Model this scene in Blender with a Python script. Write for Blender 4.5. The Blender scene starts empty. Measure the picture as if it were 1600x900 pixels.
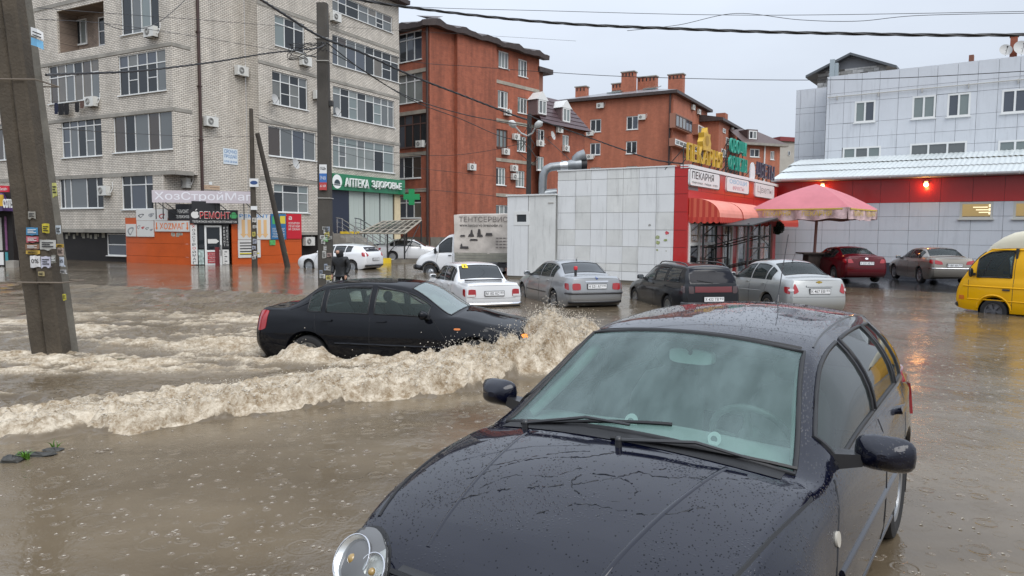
import bpy, math, random
import numpy as np
from mathutils import Vector, Matrix
from mathutils.bvhtree import BVHTree
from math import sin, cos, pi, radians, sqrt, atan, atan2, hypot
random.seed(7); np.random.seed(7)
SC = bpy.context.scene
COL = SC.collection

# ------------------------------------------------------------------ camera
CAM_F, CAM_H, CAM_ROLL = 1150.0, 2.0, 0.006
CAM_PITCH = atan(90 / CAM_F)
_F = Vector((0, cos(CAM_PITCH), -sin(CAM_PITCH)))
_U0 = Vector((0, sin(CAM_PITCH), cos(CAM_PITCH))); _R0 = Vector((1, 0, 0))
_R = cos(CAM_ROLL) * _R0 + sin(CAM_ROLL) * _U0
_U = -sin(CAM_ROLL) * _R0 + cos(CAM_ROLL) * _U0
CAM = Vector((0, 0, CAM_H))
cd = bpy.data.cameras.new('camera'); cam = bpy.data.objects.new('camera', cd); COL.objects.link(cam)
cd.sensor_width = 36; cd.lens = CAM_F / 1600 * 36; cd.clip_start = 0.05; cd.clip_end = 2000
m = Matrix.Identity(4)
for i in range(3):
 m[i][0] = _R[i]; m[i][1] = _U[i]; m[i][2] = -_F[i]; m[i][3] = CAM[i]
cam.matrix_world = m
SC.camera = cam

def ray(px, py): return _F + _R * ((px - 800) / CAM_F) + _U * ((450 - py) / CAM_F)
def G(px, py, z=0.0):
 d = ray(px, py); return CAM + d * ((z - CAM_H) / d.z)
def atY(px, py, Y):
 d = ray(px, py); return CAM + d * (Y / d.y)
def zat(px, py, Y): return atY(px, py, Y).z
def xat(px, Y): return (px - 800) / CAM_F * Y

# ------------------------------------------------------------------ light: overcast rain sky
SUN_EL, SUN_AZ = radians(50), radians(152)      # azimuth clockwise from +Y: behind the camera, a little right
w = bpy.data.worlds.new('World'); SC.world = w; w.use_nodes = True
nt = w.node_tree; nt.nodes.clear(); N = nt.nodes.new; Lk = nt.links.new
out = N('ShaderNodeOutputWorld'); bg = N('ShaderNodeBackground')
sky = N('ShaderNodeTexSky'); sky.sky_type = 'NISHITA'; sky.sun_disc = False
sky.sun_elevation = SUN_EL; sky.sun_rotation = SUN_AZ; sky.air_density = 1.0; sky.dust_density = 4.0
# cloud deck: CIE overcast brightening to the zenith, with soft cloud mottling, nearly hiding the clear sky
tc = N('ShaderNodeTexCoord'); sep = N('ShaderNodeSeparateXYZ'); Lk(tc.outputs['Generated'], sep.inputs[0])
mx = N('ShaderNodeMath'); mx.operation = 'MAXIMUM'; mx.inputs[1].default_value = 0.0; Lk(sep.outputs['Z'], mx.inputs[0])
ma = N('ShaderNodeMath'); ma.operation = 'MULTIPLY_ADD'; ma.inputs[1].default_value = 1.65; ma.inputs[2].default_value = 1.0
Lk(mx.outputs[0], ma.inputs[0])
mp = N('ShaderNodeMapping'); mp.inputs['Scale'].default_value = (1, 1, 2.6); Lk(tc.outputs['Generated'], mp.inputs[0])
nz = N('ShaderNodeTexNoise'); nz.inputs['Scale'].default_value = 2.2; nz.inputs['Detail'].default_value = 5
Lk(mp.outputs[0], nz.inputs['Vector'])
mr = N('ShaderNodeMapRange'); mr.inputs[1].default_value = .3; mr.inputs[2].default_value = .7
mr.inputs[3].default_value = .92; mr.inputs[4].default_value = 1.06; Lk(nz.outputs['Fac'], mr.inputs[0])
mm = N('ShaderNodeMath'); mm.operation = 'MULTIPLY'; Lk(ma.outputs[0], mm.inputs[0]); Lk(mr.outputs[0], mm.inputs[1])
cl = N('ShaderNodeVectorMath'); cl.operation = 'SCALE'; cl.inputs[0].default_value = (3.9, 4.27, 4.85); Lk(mm.outputs[0], cl.inputs['Scale'])
mix = N('ShaderNodeMix'); mix.data_type = 'RGBA'; mix.inputs[0].default_value = .93
Lk(sky.outputs[0], mix.inputs[6]); Lk(cl.outputs[0], mix.inputs[7])
Lk(mix.outputs[2], bg.inputs[0]); bg.inputs[1].default_value = 0.1
Lk(bg.outputs[0], out.inputs[0])
sd = bpy.data.lights.new('sun', 'SUN'); sun = bpy.data.objects.new('sun', sd); COL.objects.link(sun)
sd.energy = 1.5; sd.angle = radians(50); sd.color = (1, .975, .94)
sdir = Vector((sin(SUN_AZ) * cos(SUN_EL), cos(SUN_AZ) * cos(SUN_EL), sin(SUN_EL)))
sun.rotation_euler = (-sdir).to_track_quat('-Z', 'Y').to_euler()
SC.view_settings.view_transform = 'Standard'; SC.view_settings.look = 'None'
SC.view_settings.exposure = 0.56; SC.view_settings.gamma = 1.0
SC.render.engine = 'CYCLES'
SC.cycles.max_bounces = 7; SC.cycles.transparent_max_bounces = 10; SC.cycles.caustics_reflective = False; SC.cycles.caustics_refractive = False

# ------------------------------------------------------------------ materials
MATS = {}
def srgb(r, g, b):
 return tuple((c / 255 / 12.92 if c / 255 <= .04045 else ((c / 255 + .055) / 1.055) ** 2.4) for c in (r, g, b))
def mat(name, col, rough=.6, metal=0., spec=.5, coat=0., noise=None, bump=None, emit=None, coatr=.03, runs=0.):
 """noise=(scale, amount, detail) mottles the colour; bump=(scale, strength, dist) adds fine relief."""
 if name in MATS: return MATS[name]
 m = bpy.data.materials.new(name); m.use_nodes = True; MATS[name] = m
 nt = m.node_tree; b = nt.nodes['Principled BSDF']
 b.inputs['Base Color'].default_value = (*col, 1); b.inputs['Roughness'].default_value = rough
 b.inputs['Metallic'].default_value = metal; b.inputs['Specular IOR Level'].default_value = spec
 b.inputs['Coat Weight'].default_value = coat; b.inputs['Coat Roughness'].default_value = coatr
 if noise or bump or runs: tc = nt.nodes.new('ShaderNodeTexCoord')
 if noise:
  n = nt.nodes.new('ShaderNodeTexNoise'); n.inputs['Scale'].default_value = noise[0]
  n.inputs['Detail'].default_value = noise[2] if len(noise) > 2 else 6; n.inputs['Roughness'].default_value = .65
  nt.links.new(tc.outputs['Object'], n.inputs['Vector'])
  r = nt.nodes.new('ShaderNodeMapRange'); r.inputs[1].default_value = .3; r.inputs[2].default_value = .7
  r.inputs[3].default_value = 1 - noise[1]; r.inputs[4].default_value = 1 + noise[1]
  nt.links.new(n.outputs['Fac'], r.inputs[0])
  v = nt.nodes.new('ShaderNodeVectorMath'); v.operation = 'SCALE'; v.inputs[0].default_value = col
  nt.links.new(r.outputs[0], v.inputs['Scale']); nt.links.new(v.outputs[0], b.inputs['Base Color'])
  if runs:    # dirty run marks, long in the vertical
   mp = nt.nodes.new('ShaderNodeMapping'); mp.inputs['Scale'].default_value = (4, 4, .35); nt.links.new(tc.outputs['Object'], mp.inputs[0])
   n = nt.nodes.new('ShaderNodeTexNoise'); n.inputs['Scale'].default_value = 1.3; n.inputs['Detail'].default_value = 7; n.inputs['Roughness'].default_value = .7; nt.links.new(mp.outputs[0], n.inputs['Vector'])
   q = nt.nodes.new('ShaderNodeMapRange'); q.inputs[1].default_value = .52; q.inputs[2].default_value = .72; q.inputs[3].default_value = 1; q.inputs[4].default_value = 1 - runs; nt.links.new(n.outputs['Fac'], q.inputs[0])
   mu = nt.nodes.new('ShaderNodeMath'); mu.operation = 'MULTIPLY'; nt.links.new(r.outputs[0], mu.inputs[0]); nt.links.new(q.outputs[0], mu.inputs[1]); nt.links.new(mu.outputs[0], v.inputs['Scale'])
 if bump:
  n = nt.nodes.new('ShaderNodeTexNoise'); n.inputs['Scale'].default_value = bump[0]; n.inputs['Detail'].default_value = 5
  nt.links.new(tc.outputs['Object'], n.inputs['Vector'])
  bp = nt.nodes.new('ShaderNodeBump'); bp.inputs['Strength'].default_value = bump[1]
  bp.inputs['Distance'].default_value = bump[2] if len(bump) > 2 else .01
  nt.links.new(n.outputs['Fac'], bp.inputs['Height']); nt.links.new(bp.outputs[0], b.inputs['Normal'])
 if emit:
  b.inputs['Emission Color'].default_value = (*emit[0], 1); b.inputs['Emission Strength'].default_value = emit[1]
 return m

def brick_mat(name, c1, c2, mortar, stain=.25, bw=.26, bh=.08, msize=.012, streak=.3):
 """Brick courses in metres over UV (u along the wall, v up), with damp mottling of the brick itself."""
 if name in MATS: return MATS[name]
 m = bpy.data.materials.new(name); m.use_nodes = True; MATS[name] = m
 nt = m.node_tree; b = nt.nodes['Principled BSDF']; b.inputs['Roughness'].default_value = .75
 N = nt.nodes.new; L = nt.links.new
 uv = N('ShaderNodeUVMap')
 br = N('ShaderNodeTexBrick'); br.inputs['Scale'].default_value = 1
 br.inputs['Brick Width'].default_value = bw; br.inputs['Row Height'].default_value = bh
 br.inputs['Mortar Size'].default_value = msize; br.inputs['Mortar Smooth'].default_value = .3
 br.inputs['Color1'].default_value = (*c1, 1); br.inputs['Color2'].default_value = (*c2, 1); br.inputs['Mortar'].default_value = (*mortar, 1)
 L(uv.outputs[0], br.inputs['Vector'])
 mp = N('ShaderNodeMapping'); mp.inputs['Scale'].default_value = (1.1, .13, 1); L(uv.outputs[0], mp.inputs[0])
 n = N('ShaderNodeTexNoise'); n.inputs['Scale'].default_value = .9; n.inputs['Detail'].default_value = 8; n.inputs['Roughness'].default_value = .65
 L(mp.outputs[0], n.inputs['Vector'])
 r = N('ShaderNodeMapRange'); r.inputs[1].default_value = .35; r.inputs[2].default_value = .65; r.inputs[3].default_value = 1 - streak; r.inputs[4].default_value = 1.08
 L(n.outputs['Fac'], r.inputs[0])
 n2 = N('ShaderNodeTexNoise'); n2.inputs['Scale'].default_value = 2.2; n2.inputs['Detail'].default_value = 6; L(uv.outputs[0], n2.inputs['Vector'])
 r2 = N('ShaderNodeMapRange'); r2.inputs[1].default_value = .3; r2.inputs[2].default_value = .7; r2.inputs[3].default_value = 1 - stain; r2.inputs[4].default_value = 1 + stain * .5
 L(n2.outputs['Fac'], r2.inputs[0])
 mu = N('ShaderNodeMath'); mu.operation = 'MULTIPLY'; L(r.outputs[0], mu.inputs[0]); L(r2.outputs[0], mu.inputs[1])
 v = N('ShaderNodeVectorMath'); v.operation = 'SCALE'; L(br.outputs['Color'], v.inputs[0]); L(mu.outputs[0], v.inputs['Scale'])
 L(v.outputs[0], b.inputs['Base Color'])
 bp = N('ShaderNodeBump'); bp.inputs['Strength'].default_value = .35; bp.inputs['Distance'].default_value = .01; bp.invert = True
 L(br.outputs['Fac'], bp.inputs['Height']); L(bp.outputs[0], b.inputs['Normal'])
 return m

def curtain_mat(name, c1, c2, freq=9.):
 """Net curtain or blind seen through a pane: soft vertical folds over UV."""
 if name in MATS: return MATS[name]
 m = mat(name, c1, rough=.12, coat=.6); nt = m.node_tree; b = nt.nodes['Principled BSDF']; N = nt.nodes.new; L = nt.links.new
 uv = N('ShaderNodeUVMap'); w_ = N('ShaderNodeTexWave'); w_.inputs['Scale'].default_value = freq; w_.inputs['Distortion'].default_value = 4; w_.inputs['Detail'].default_value = 2; w_.inputs['Detail Scale'].default_value = .6; L(uv.outputs[0], w_.inputs['Vector'])
 n = N('ShaderNodeTexNoise'); n.inputs['Scale'].default_value = .9; L(uv.outputs[0], n.inputs['Vector']); mu = N('ShaderNodeMath'); mu.operation = 'MULTIPLY'; L(w_.outputs['Fac'], mu.inputs[0]); L(n.outputs['Fac'], mu.inputs[1])
 mx = N('ShaderNodeMix'); mx.data_type = 'RGBA'; mx.inputs[6].default_value = (*c1, 1); mx.inputs[7].default_value = (*c2, 1); L(mu.outputs[0], mx.inputs[0]); L(mx.outputs[2], b.inputs['Base Color']); return m

def glass_mat(name, tint, amount=.5, rough=.02, base=(.02, .025, .028), fog=0.):
 """Tinted pane: lets `amount` of the light through, the rest is a dark glossy sheet."""
 if name in MATS: return MATS[name]
 m = bpy.data.materials.new(name); m.use_nodes = True; MATS[name] = m
 nt = m.node_tree; b = nt.nodes['Principled BSDF']; o = nt.nodes['Material Output']
 b.inputs['Base Color'].default_value = (*base, 1); b.inputs['Roughness'].default_value = rough; b.inputs['Coat Weight'].default_value = .5
 t = nt.nodes.new('ShaderNodeBsdfTransparent'); t.inputs[0].default_value = (*tint, 1)
 fr = nt.nodes.new('ShaderNodeFresnel'); fr.inputs[0].default_value = 1.5
 s = nt.nodes.new('ShaderNodeMath'); s.operation = 'MULTIPLY_ADD'; s.inputs[1].default_value = -amount; s.inputs[2].default_value = amount
 nt.links.new(fr.outputs[0], s.inputs[0])
 so = s.outputs[0]
 if fog:     # condensation: soft patches and runs where less light comes through
  tc = nt.nodes.new('ShaderNodeTexCoord'); mp = nt.nodes.new('ShaderNodeMapping'); mp.inputs['Scale'].default_value = (1.5, 3.2, 1.5); nt.links.new(tc.outputs['Object'], mp.inputs[0])
  n = nt.nodes.new('ShaderNodeTexNoise'); n.inputs['Scale'].default_value = 1.6; n.inputs['Detail'].default_value = 9; n.inputs['Roughness'].default_value = .62; nt.links.new(mp.outputs[0], n.inputs['Vector'])
  r = nt.nodes.new('ShaderNodeMapRange'); r.inputs[1].default_value = .40; r.inputs[2].default_value = .62; r.inputs[3].default_value = 1; r.inputs[4].default_value = 1 - fog; nt.links.new(n.outputs['Fac'], r.inputs[0])
  q = nt.nodes.new('ShaderNodeMath'); q.operation = 'MULTIPLY'; nt.links.new(so, q.inputs[0]); nt.links.new(r.outputs[0], q.inputs[1]); so = q.outputs[0]
 mx = nt.nodes.new('ShaderNodeMixShader'); nt.links.new(so, mx.inputs[0])
 nt.links.new(b.outputs[0], mx.inputs[1]); nt.links.new(t.outputs[0], mx.inputs[2]); nt.links.new(mx.outputs[0], o.inputs[0])
 return m

def paint(name, col, metal=0., rough=.35, beads=.5, spec=.5, coat=1.0):
 """Wet car paint: clear coat broken up by standing rain beads."""
 if name in MATS: return MATS[name]
 m = mat(name, col, rough=rough, metal=metal, coat=coat, spec=spec)
 nt = m.node_tree; b = nt.nodes['Principled BSDF']; N = nt.nodes.new; L = nt.links.new
 tc = N('ShaderNodeTexCoord')
 v = N('ShaderNodeTexVoronoi'); v.inputs['Scale'].default_value = 75; v.inputs['Randomness'].default_value = 1
 L(tc.outputs['Object'], v.inputs['Vector'])
 r = N('ShaderNodeMapRange'); r.inputs[1].default_value = .12; r.inputs[2].default_value = .36; r.inputs[3].default_value = 1; r.inputs[4].default_value = 0
 L(v.outputs['Distance'], r.inputs[0])
 n = N('ShaderNodeTexNoise'); n.inputs['Scale'].default_value = 2.6; n.inputs['Detail'].default_value = 4; L(tc.outputs['Object'], n.inputs['Vector'])
 r2 = N('ShaderNodeMapRange'); r2.inputs[1].default_value = .48; r2.inputs[2].default_value = .6; L(n.outputs['Fac'], r2.inputs[0])
 mu = N('ShaderNodeMath'); mu.operation = 'MULTIPLY'; L(r.outputs[0], mu.inputs[0]); L(r2.outputs[0], mu.inputs[1])
 bp = N('ShaderNodeBump'); bp.inputs['Strength'].default_value = beads; bp.inputs['Distance'].default_value = .004
 L(mu.outputs[0], bp.inputs['Height']); L(bp.outputs[0], b.inputs['Coat Normal']); L(bp.outputs[0], b.inputs['Normal'])
 return m

# ------------------------------------------------------------------ mesh builder
class MB:
 def __init__(s): s.v = []; s.f = []; s.mi = []; s.uv = []
 def quad(s, a, b, c, d, mi=0, uv=None):
  n = len(s.v); s.v += [tuple(a), tuple(b), tuple(c), tuple(d)]; s.f.append((n, n + 1, n + 2, n + 3)); s.mi.append(mi); s.uv.append(uv)
 def tri(s, a, b, c, mi=0):
  n = len(s.v); s.v += [tuple(a), tuple(b), tuple(c)]; s.f.append((n, n + 1, n + 2)); s.mi.append(mi); s.uv.append(None)
 def poly(s, pts, mi=0, uv=None):
  n = len(s.v); s.v += [tuple(p) for p in pts]; s.f.append(tuple(range(n, n + len(pts)))); s.mi.append(mi); s.uv.append(uv)
 def hexa(s, p, mi=0):
  """p: 8 points, bottom ring 0-3 then top ring 4-7 (shared verts)."""
  n = len(s.v); s.v += [tuple(q) for q in p]
  for f in ((0, 3, 2, 1), (4, 5, 6, 7), (0, 1, 5, 4), (1, 2, 6, 5), (2, 3, 7, 6), (3, 0, 4, 7)):
   s.f.append(tuple(n + i for i in f)); s.mi.append(mi); s.uv.append(None)
 def box(s, x0, x1, y0, y1, z0, z1, mi=0):
  s.hexa([(x0, y0, z0), (x1, y0, z0), (x1, y1, z0), (x0, y1, z0), (x0, y0, z1), (x1, y0, z1), (x1, y1, z1), (x0, y1, z1)], mi)
 def grid(s, P, mi=0, closed_u=False, closed_v=False, flip=False):
  """P[i][j] points; shared verts."""
  P = [[tuple(q) for q in r] for r in P]; nu, nv = len(P), len(P[0]); n = len(s.v)
  for r in P: s.v += r
  for i in range(nu if closed_u else nu - 1):
   for j in range(nv if closed_v else nv - 1):
    a = n + i * nv + j; b = n + ((i + 1) % nu) * nv + j; c = n + ((i + 1) % nu) * nv + (j + 1) % nv; d = n + i * nv + (j + 1) % nv
    s.f.append((a, d, c, b) if flip else (a, b, c, d)); s.mi.append(mi); s.uv.append(None)
 def tube(s, pts, r, n=8, mi=0, cap=True, taper=None):
  pts = [Vector(p) for p in pts]; rings = []; up = None
  for i, p in enumerate(pts):
   t = (pts[min(i + 1, len(pts) - 1)] - pts[max(i - 1, 0)]).normalized()
   if up is None:
    up = Vector((0, 0, 1)) if abs(t.z) < .9 else Vector((1, 0, 0))
   e1 = t.cross(up).normalized(); e2 = e1.cross(t).normalized(); up = e2
   rr = r if taper is None else r * (1 + (taper - 1) * i / max(1, len(pts) - 1))
   if isinstance(r, (list, tuple)): rr = r[i]
   rings.append([p + e1 * rr * cos(2 * pi * k / n) + e2 * rr * sin(2 * pi * k / n) for k in range(n)])
  s.grid(rings, mi, closed_v=True, flip=True)
  if cap: s.poly(rings[0], mi); s.poly(rings[-1][::-1], mi)
 def lathe(s, prof, n=24, mi=0, axis='z', org=(0, 0, 0), closed=False):
  """prof: (radius, height) list, revolved about axis."""
  rows = []
  for k in range(n):
   a = 2 * pi * k / n; c, q = cos(a), sin(a); row = []
   for r, hh in prof:
    p = (r * c, r * q, hh) if axis == 'z' else ((r * c, hh, r * q) if axis == 'y' else (hh, r * c, r * q))
    row.append((p[0] + org[0], p[1] + org[1], p[2] + org[2]))
   rows.append(row)
  s.grid(rows, mi, closed_u=True, closed_v=closed)
 def sphere(s, c, r, n=10, m=7, mi=0, sc=(1, 1, 1)):
  rows = []
  for i in range(m + 1):
   th = pi * i / m
   rows.append([(c[0] + r * sc[0] * sin(th) * cos(2 * pi * k / n), c[1] + r * sc[1] * sin(th) * sin(2 * pi * k / n), c[2] + r * sc[2] * cos(th)) for k in range(n)])
  s.grid(rows, mi, closed_v=True)
 def xf(s, M):
  s.v = [tuple(M @ Vector(q)) for q in s.v]; return s
 def build(s, name, mats, parent=None, smooth=None, org=None):
  if not isinstance(mats, (list, tuple)): mats = [mats]
  v = s.v
  if org is None and parent is not None: org = worldloc(parent)
  if org is not None and (org[0] or org[1] or org[2]): v = [(a - org[0], b - org[1], c - org[2]) for a, b, c in v]
  me = bpy.data.meshes.new(name); me.from_pydata(v, [], s.f);
  for q in mats: me.materials.append(q)
  if len(mats) > 1: me.polygons.foreach_set('material_index', s.mi)
  if any(u is not None for u in s.uv):
   ul = me.uv_layers.new(name='UVMap'); k = 0; flat = []
   for f, u in zip(s.f, s.uv):
    for j in range(len(f)): flat += list(u[j]) if u else [0., 0.]
   ul.data.foreach_set('uv', flat)
  if smooth is not None:
   me.polygons.foreach_set('use_smooth', [True] * len(s.f)); me.set_sharp_from_angle(angle=radians(smooth))
  me.update()
  o = bpy.data.objects.new(name, me); COL.objects.link(o)
  if parent is not None: o.parent = parent
  elif org is not None: o.location = org
  return o
def worldloc(o):
 p = Vector((0, 0, 0))
 while o is not None: p += o.location; o = o.parent
 return p
def tag(o, label=None, cat=None, group=None, kind=None):
 if label: o['label'] = label
 if cat: o['category'] = cat
 if group: o['group'] = group
 if kind: o['kind'] = kind
 return o
def thing(name, label, cat, loc=(0, 0, 0), rz=0., group=None):
 o = bpy.data.objects.new(name, None); COL.objects.link(o); o.location = loc; o.rotation_euler = (0, 0, rz)
 o.empty_display_size = .2
 return tag(o, label, cat, group)
def kids(o): return [c for c in bpy.data.objects if c.parent == o]

def wipe_orphan(o):
 bpy.data.objects.remove(o)
# ------------------------------------------------------------------ lettering
_TX = {}
def text_mesh(txt, bold=0.0, ext=0.0, space=1.0):
 """Returns (verts, faces, width, height) of a line of lettering, lower-left at 0,0, unit em."""
 bold *= .35; key = (txt, bold, ext, space)
 if key in _TX: return _TX[key]
 cu = bpy.data.curves.new('lettering', 'FONT'); cu.body = txt; cu.size = 1; cu.extrude = ext; cu.offset = bold; cu.space_character = space
 cu.resolution_u = 3
 o = bpy.data.objects.new('lettering', cu); COL.objects.link(o)
 dg = bpy.context.evaluated_depsgraph_get(); me = bpy.data.meshes.new_from_object(o.evaluated_get(dg))
 v = [tuple(q.co) for q in me.vertices]; f = [tuple(p.vertices) for p in me.polygons]
 bpy.data.objects.remove(o); bpy.data.curves.remove(cu); bpy.data.meshes.remove(me)
 if not v: return ([], [], 1, 1)
 x0 = min(q[0] for q in v); x1 = max(q[0] for q in v); y0 = min(q[1] for q in v); y1 = max(q[1] for q in v)
 v = [(a - x0, b - y0, c) for a, b, c in v]
 _TX[key] = (v, f, x1 - x0, y1 - y0); return _TX[key]

# ------------------------------------------------------------------ vertical facade planes
class Plane:
 """Vertical plane: origin (x,y), unit direction d running to the right as seen from the street, outward normal n."""
 def __init__(s, P0, d, s0=0.):
  L = hypot(*d); s.d = (d[0] / L, d[1] / L); s.n = (s.d[1], -s.d[0]); s.o = (P0[0], P0[1])
 def P(s, t, z, o=0.): return (s.o[0] + s.d[0] * t + s.n[0] * o, s.o[1] + s.d[1] * t + s.n[1] * o, z)
 def hit(s, px, py, o=0.):
  r = ray(px, py); ox = s.o[0] + s.n[0] * o; oy = s.o[1] + s.n[1] * o
  k = (ox * s.n[0] + oy * s.n[1]) / (r.x * s.n[0] + r.y * s.n[1])
  x, y, z = r.x * k, r.y * k, CAM_H + r.z * k
  return ((x - s.o[0]) * s.d[0] + (y - s.o[1]) * s.d[1], z)
 def off(s, o): return Plane((s.o[0] + s.n[0] * o, s.o[1] + s.n[1] * o), s.d)
 def rect(s, x0, y0, x1, y1, o=0.):
  a = s.hit(x0, y0, o); b = s.hit(x1, y1, o); return (min(a[0], b[0]), max(a[0], b[0]), min(a[1], b[1]), max(a[1], b[1]))
def pbox(mb, pl, s0, s1, z0, z1, o0, o1, mi=0):
 """box on a facade: along s, up z, from offset o0 (inner) to o1 (outer)."""
 P = pl.P
 mb.hexa([P(s0, z0, o1), P(s1, z0, o1), P(s1, z0, o0), P(s0, z0, o0), P(s0, z1, o1), P(s1, z1, o1), P(s1, z1, o0), P(s0, z1, o0)], mi)
def pquad(mb, pl, s0, s1, z0, z1, o, mi=0):
 P = pl.P; mb.quad(P(s0, z0, o), P(s1, z0, o), P(s1, z1, o), P(s0, z1, o), mi, [(s0, z0), (s1, z0), (s1, z1), (s0, z1)])
def ptext(mb, pl, txt, s0, s1, z0, z1, o, depth=.0, bold=0., mi=0, space=1.):
 v, f, W, H = text_mesh(txt, bold, .5 if depth else 0., space)
 n = len(mb.v); sx = (s1 - s0) / W; sz = (z1 - z0) / H
 for a, b, c in v: mb.v.append(pl.P(s0 + a * sx, z0 + b * sz, o + (c + .5) * depth if depth else o))
 for q in f: mb.f.append(tuple(n + i for i in q)); mb.mi.append(mi); mb.uv.append(None)
def wall(pl, s0, s1, z0, z1, holes, mat_, parent, name='wall', depth=.14, o=0.):
 """Facade sheet with true openings and reveals."""
 mb = MB(); ss = sorted({s0, s1, *[min(max(q, s0), s1) for h in holes for q in h[:2]]}); zs = sorted({z0, z1, *[min(max(q, z0), z1) for h in holes for q in h[2:4]]})
 for i in range(len(ss) - 1):
  for j in range(len(zs) - 1):
   cs = (ss[i] + ss[i + 1]) / 2; cz = (zs[j] + zs[j + 1]) / 2
   if any(h[0] < cs < h[1] and h[2] < cz < h[3] for h in holes): continue
   pquad(mb, pl, ss[i], ss[i + 1], zs[j], zs[j + 1], o)
 for a, b, c, d in [h[:4] for h in holes]:
  P = pl.P
  for q0, q1 in (((a, c), (a, d)), ((b, d), (b, c)), ((a, d), (b, d)), ((b, c), (a, c))):
   mb.quad(P(q0[0], q0[1], o), P(q1[0], q1[1], o), P(q1[0], q1[1], o - depth), P(q0[0], q0[1], o - depth), 0,
     [(q0[0], q0[1]), (q1[0], q1[1]), (q1[0] + .1, q1[1] + .1), (q0[0] + .1, q0[1] + .1)])
 return mb.build(name, mat_, parent)
def window(pl, r, parent, cols=3, transom=None, fm=None, panes=None, depth=.12, o=0., sill=True, fw=.055, name='window', lower=None, sillm=None, mids=()):
 """r=(s0,s1,z0,z1). One frame mesh; each pane and the sill are its sub-parts."""
 s0, s1, z0, z1 = r; mb = MB(); oi = o - depth
 cuts = [k / cols for k in range(cols + 1)] if isinstance(cols, int) else cols
 xs = [s0 + (s1 - s0) * c for c in cuts]
 rows = [z0, z1]
 if transom: rows = [z0, z0 + (z1 - z0) * transom, z1]
 b = .045
 pbox(mb, pl, s0, s1, z0, z0 + fw, oi - .03, oi + b); pbox(mb, pl, s0, s1, z1 - fw, z1, oi - .03, oi + b)
 pbox(mb, pl, s0, s0 + fw, z0 + fw, z1 - fw, oi - .03, oi + b - .002); pbox(mb, pl, s1 - fw, s1, z0 + fw, z1 - fw, oi - .03, oi + b - .002)
 for q in xs[1:-1]: pbox(mb, pl, q - fw / 2, q + fw / 2, z0 + fw, z1 - fw, oi - .028, oi + b - .004)
 for q in rows[1:-1]: pbox(mb, pl, s0 + fw, s1 - fw, q - fw / 2, q + fw / 2, oi - .026, oi + b - .006)
 for k in mids:
  zm = z0 + (rows[1] - z0) * .52
  pbox(mb, pl, xs[k] + fw / 2, xs[k + 1] - fw / 2, zm - fw * .4, zm + fw * .4, oi - .026, oi + b - .008)
 wo = mb.build(name, fm, parent)
 for i in range(len(xs) - 1):
  for j in range(len(rows) - 1):
   pm = random.choice(panes) if not callable(panes) else panes(i, j)
   g = MB(); pquad(g, pl, xs[i] + .01, xs[i + 1] - .01, rows[j] + .01, rows[j + 1] - .01, oi)
   g.build('pane', pm, wo)
 if sill:
  g = MB(); pbox(g, pl, s0 - .05, s1 + .05, z0 - .05, z0 + .005, oi, o + .09); g.build('sill', sillm or fm, wo)
 return wo
# ------------------------------------------------------------------ vehicles
M_TYRE = mat('tyre_rubber', (.015, .015, .016), rough=.7, bump=(60, .2))
M_RIM = mat('wheel_alloy', (.45, .46, .47), rough=.3, metal=.9)
M_STEEL = mat('wheel_steel', (.12, .12, .13), rough=.45, metal=.5)
M_BLACKP = mat('black_plastic', (.016, .016, .018), rough=.4, coat=.3)
M_RUBBER = mat('rubber_seal', (.008, .008, .009), rough=.5)
M_CABIN = mat('cabin_trim', (.035, .036, .038), rough=.85)
M_SEAT = mat('seat_cloth', (.05, .05, .055), rough=.95)
M_CHROME = mat('chrome', (.75, .75, .77), rough=.12, metal=1)
M_RED = mat('tail_lens', (.32, .008, .012), rough=.12, coat=1)
M_REDD = mat('tail_lens_dark', (.12, .006, .008), rough=.15, coat=1)
M_AMBER = mat('amber_lens', (.6, .17, .02), rough=.15, coat=1)
M_CLEAR = mat('clear_lens', (.6, .6, .6), rough=.1, coat=1)
M_PLATE = mat('plate_white', (.72, .73, .74), rough=.4)
M_INK = mat('plate_ink', (.012, .012, .014), rough=.6)
M_GLASS = glass_mat('car_glass', (.66, .80, .77), .68, base=(.035, .05, .05))
M_GLASSD = glass_mat('car_glass_tinted', (.25, .28, .28), .12)
M_MIRROR = mat('mirror_glass', (.6, .62, .63), rough=.03, metal=1)

def interp(pts, x, smooth=True):
 """1-D monotone-ish interpolation through (x, value) control points (any x order)."""
 p = sorted(pts); p = [q for i, q in enumerate(p) if i == 0 or q[0] - p[i - 1][0] > 1e-6]; xs = [a for a, _ in p]; ys = [b for _, b in p]
 if x <= xs[0]: return ys[0]
 if x >= xs[-1]: return ys[-1]
 i = max(k for k in range(len(xs)) if xs[k] <= x); i = min(i, len(xs) - 2)
 h = xs[i + 1] - xs[i]; t = (x - xs[i]) / h
 if not smooth: return ys[i] + (ys[i + 1] - ys[i]) * t
 def sl(k):
  if k <= 0 or k >= len(xs) - 1:
   k2 = min(max(k, 0), len(xs) - 1); a, b = (0, 1) if k2 == 0 else (len(xs) - 2, len(xs) - 1)
   return (ys[b] - ys[a]) / (xs[b] - xs[a])
  d0 = (ys[k] - ys[k - 1]) / (xs[k] - xs[k - 1]); d1 = (ys[k + 1] - ys[k]) / (xs[k + 1] - xs[k])
  if d0 * d1 <= 0: return 0.
  return 2 * d0 * d1 / (d0 + d1)
 m0, m1 = sl(i) * h, sl(i + 1) * h; t2, t3 = t * t, t * t * t
 return (2 * t3 - 3 * t2 + 1) * ys[i] + (t3 - 2 * t2 + t) * m0 + (-2 * t3 + 3 * t2) * ys[i + 1] + (t3 - t2) * m1

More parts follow.
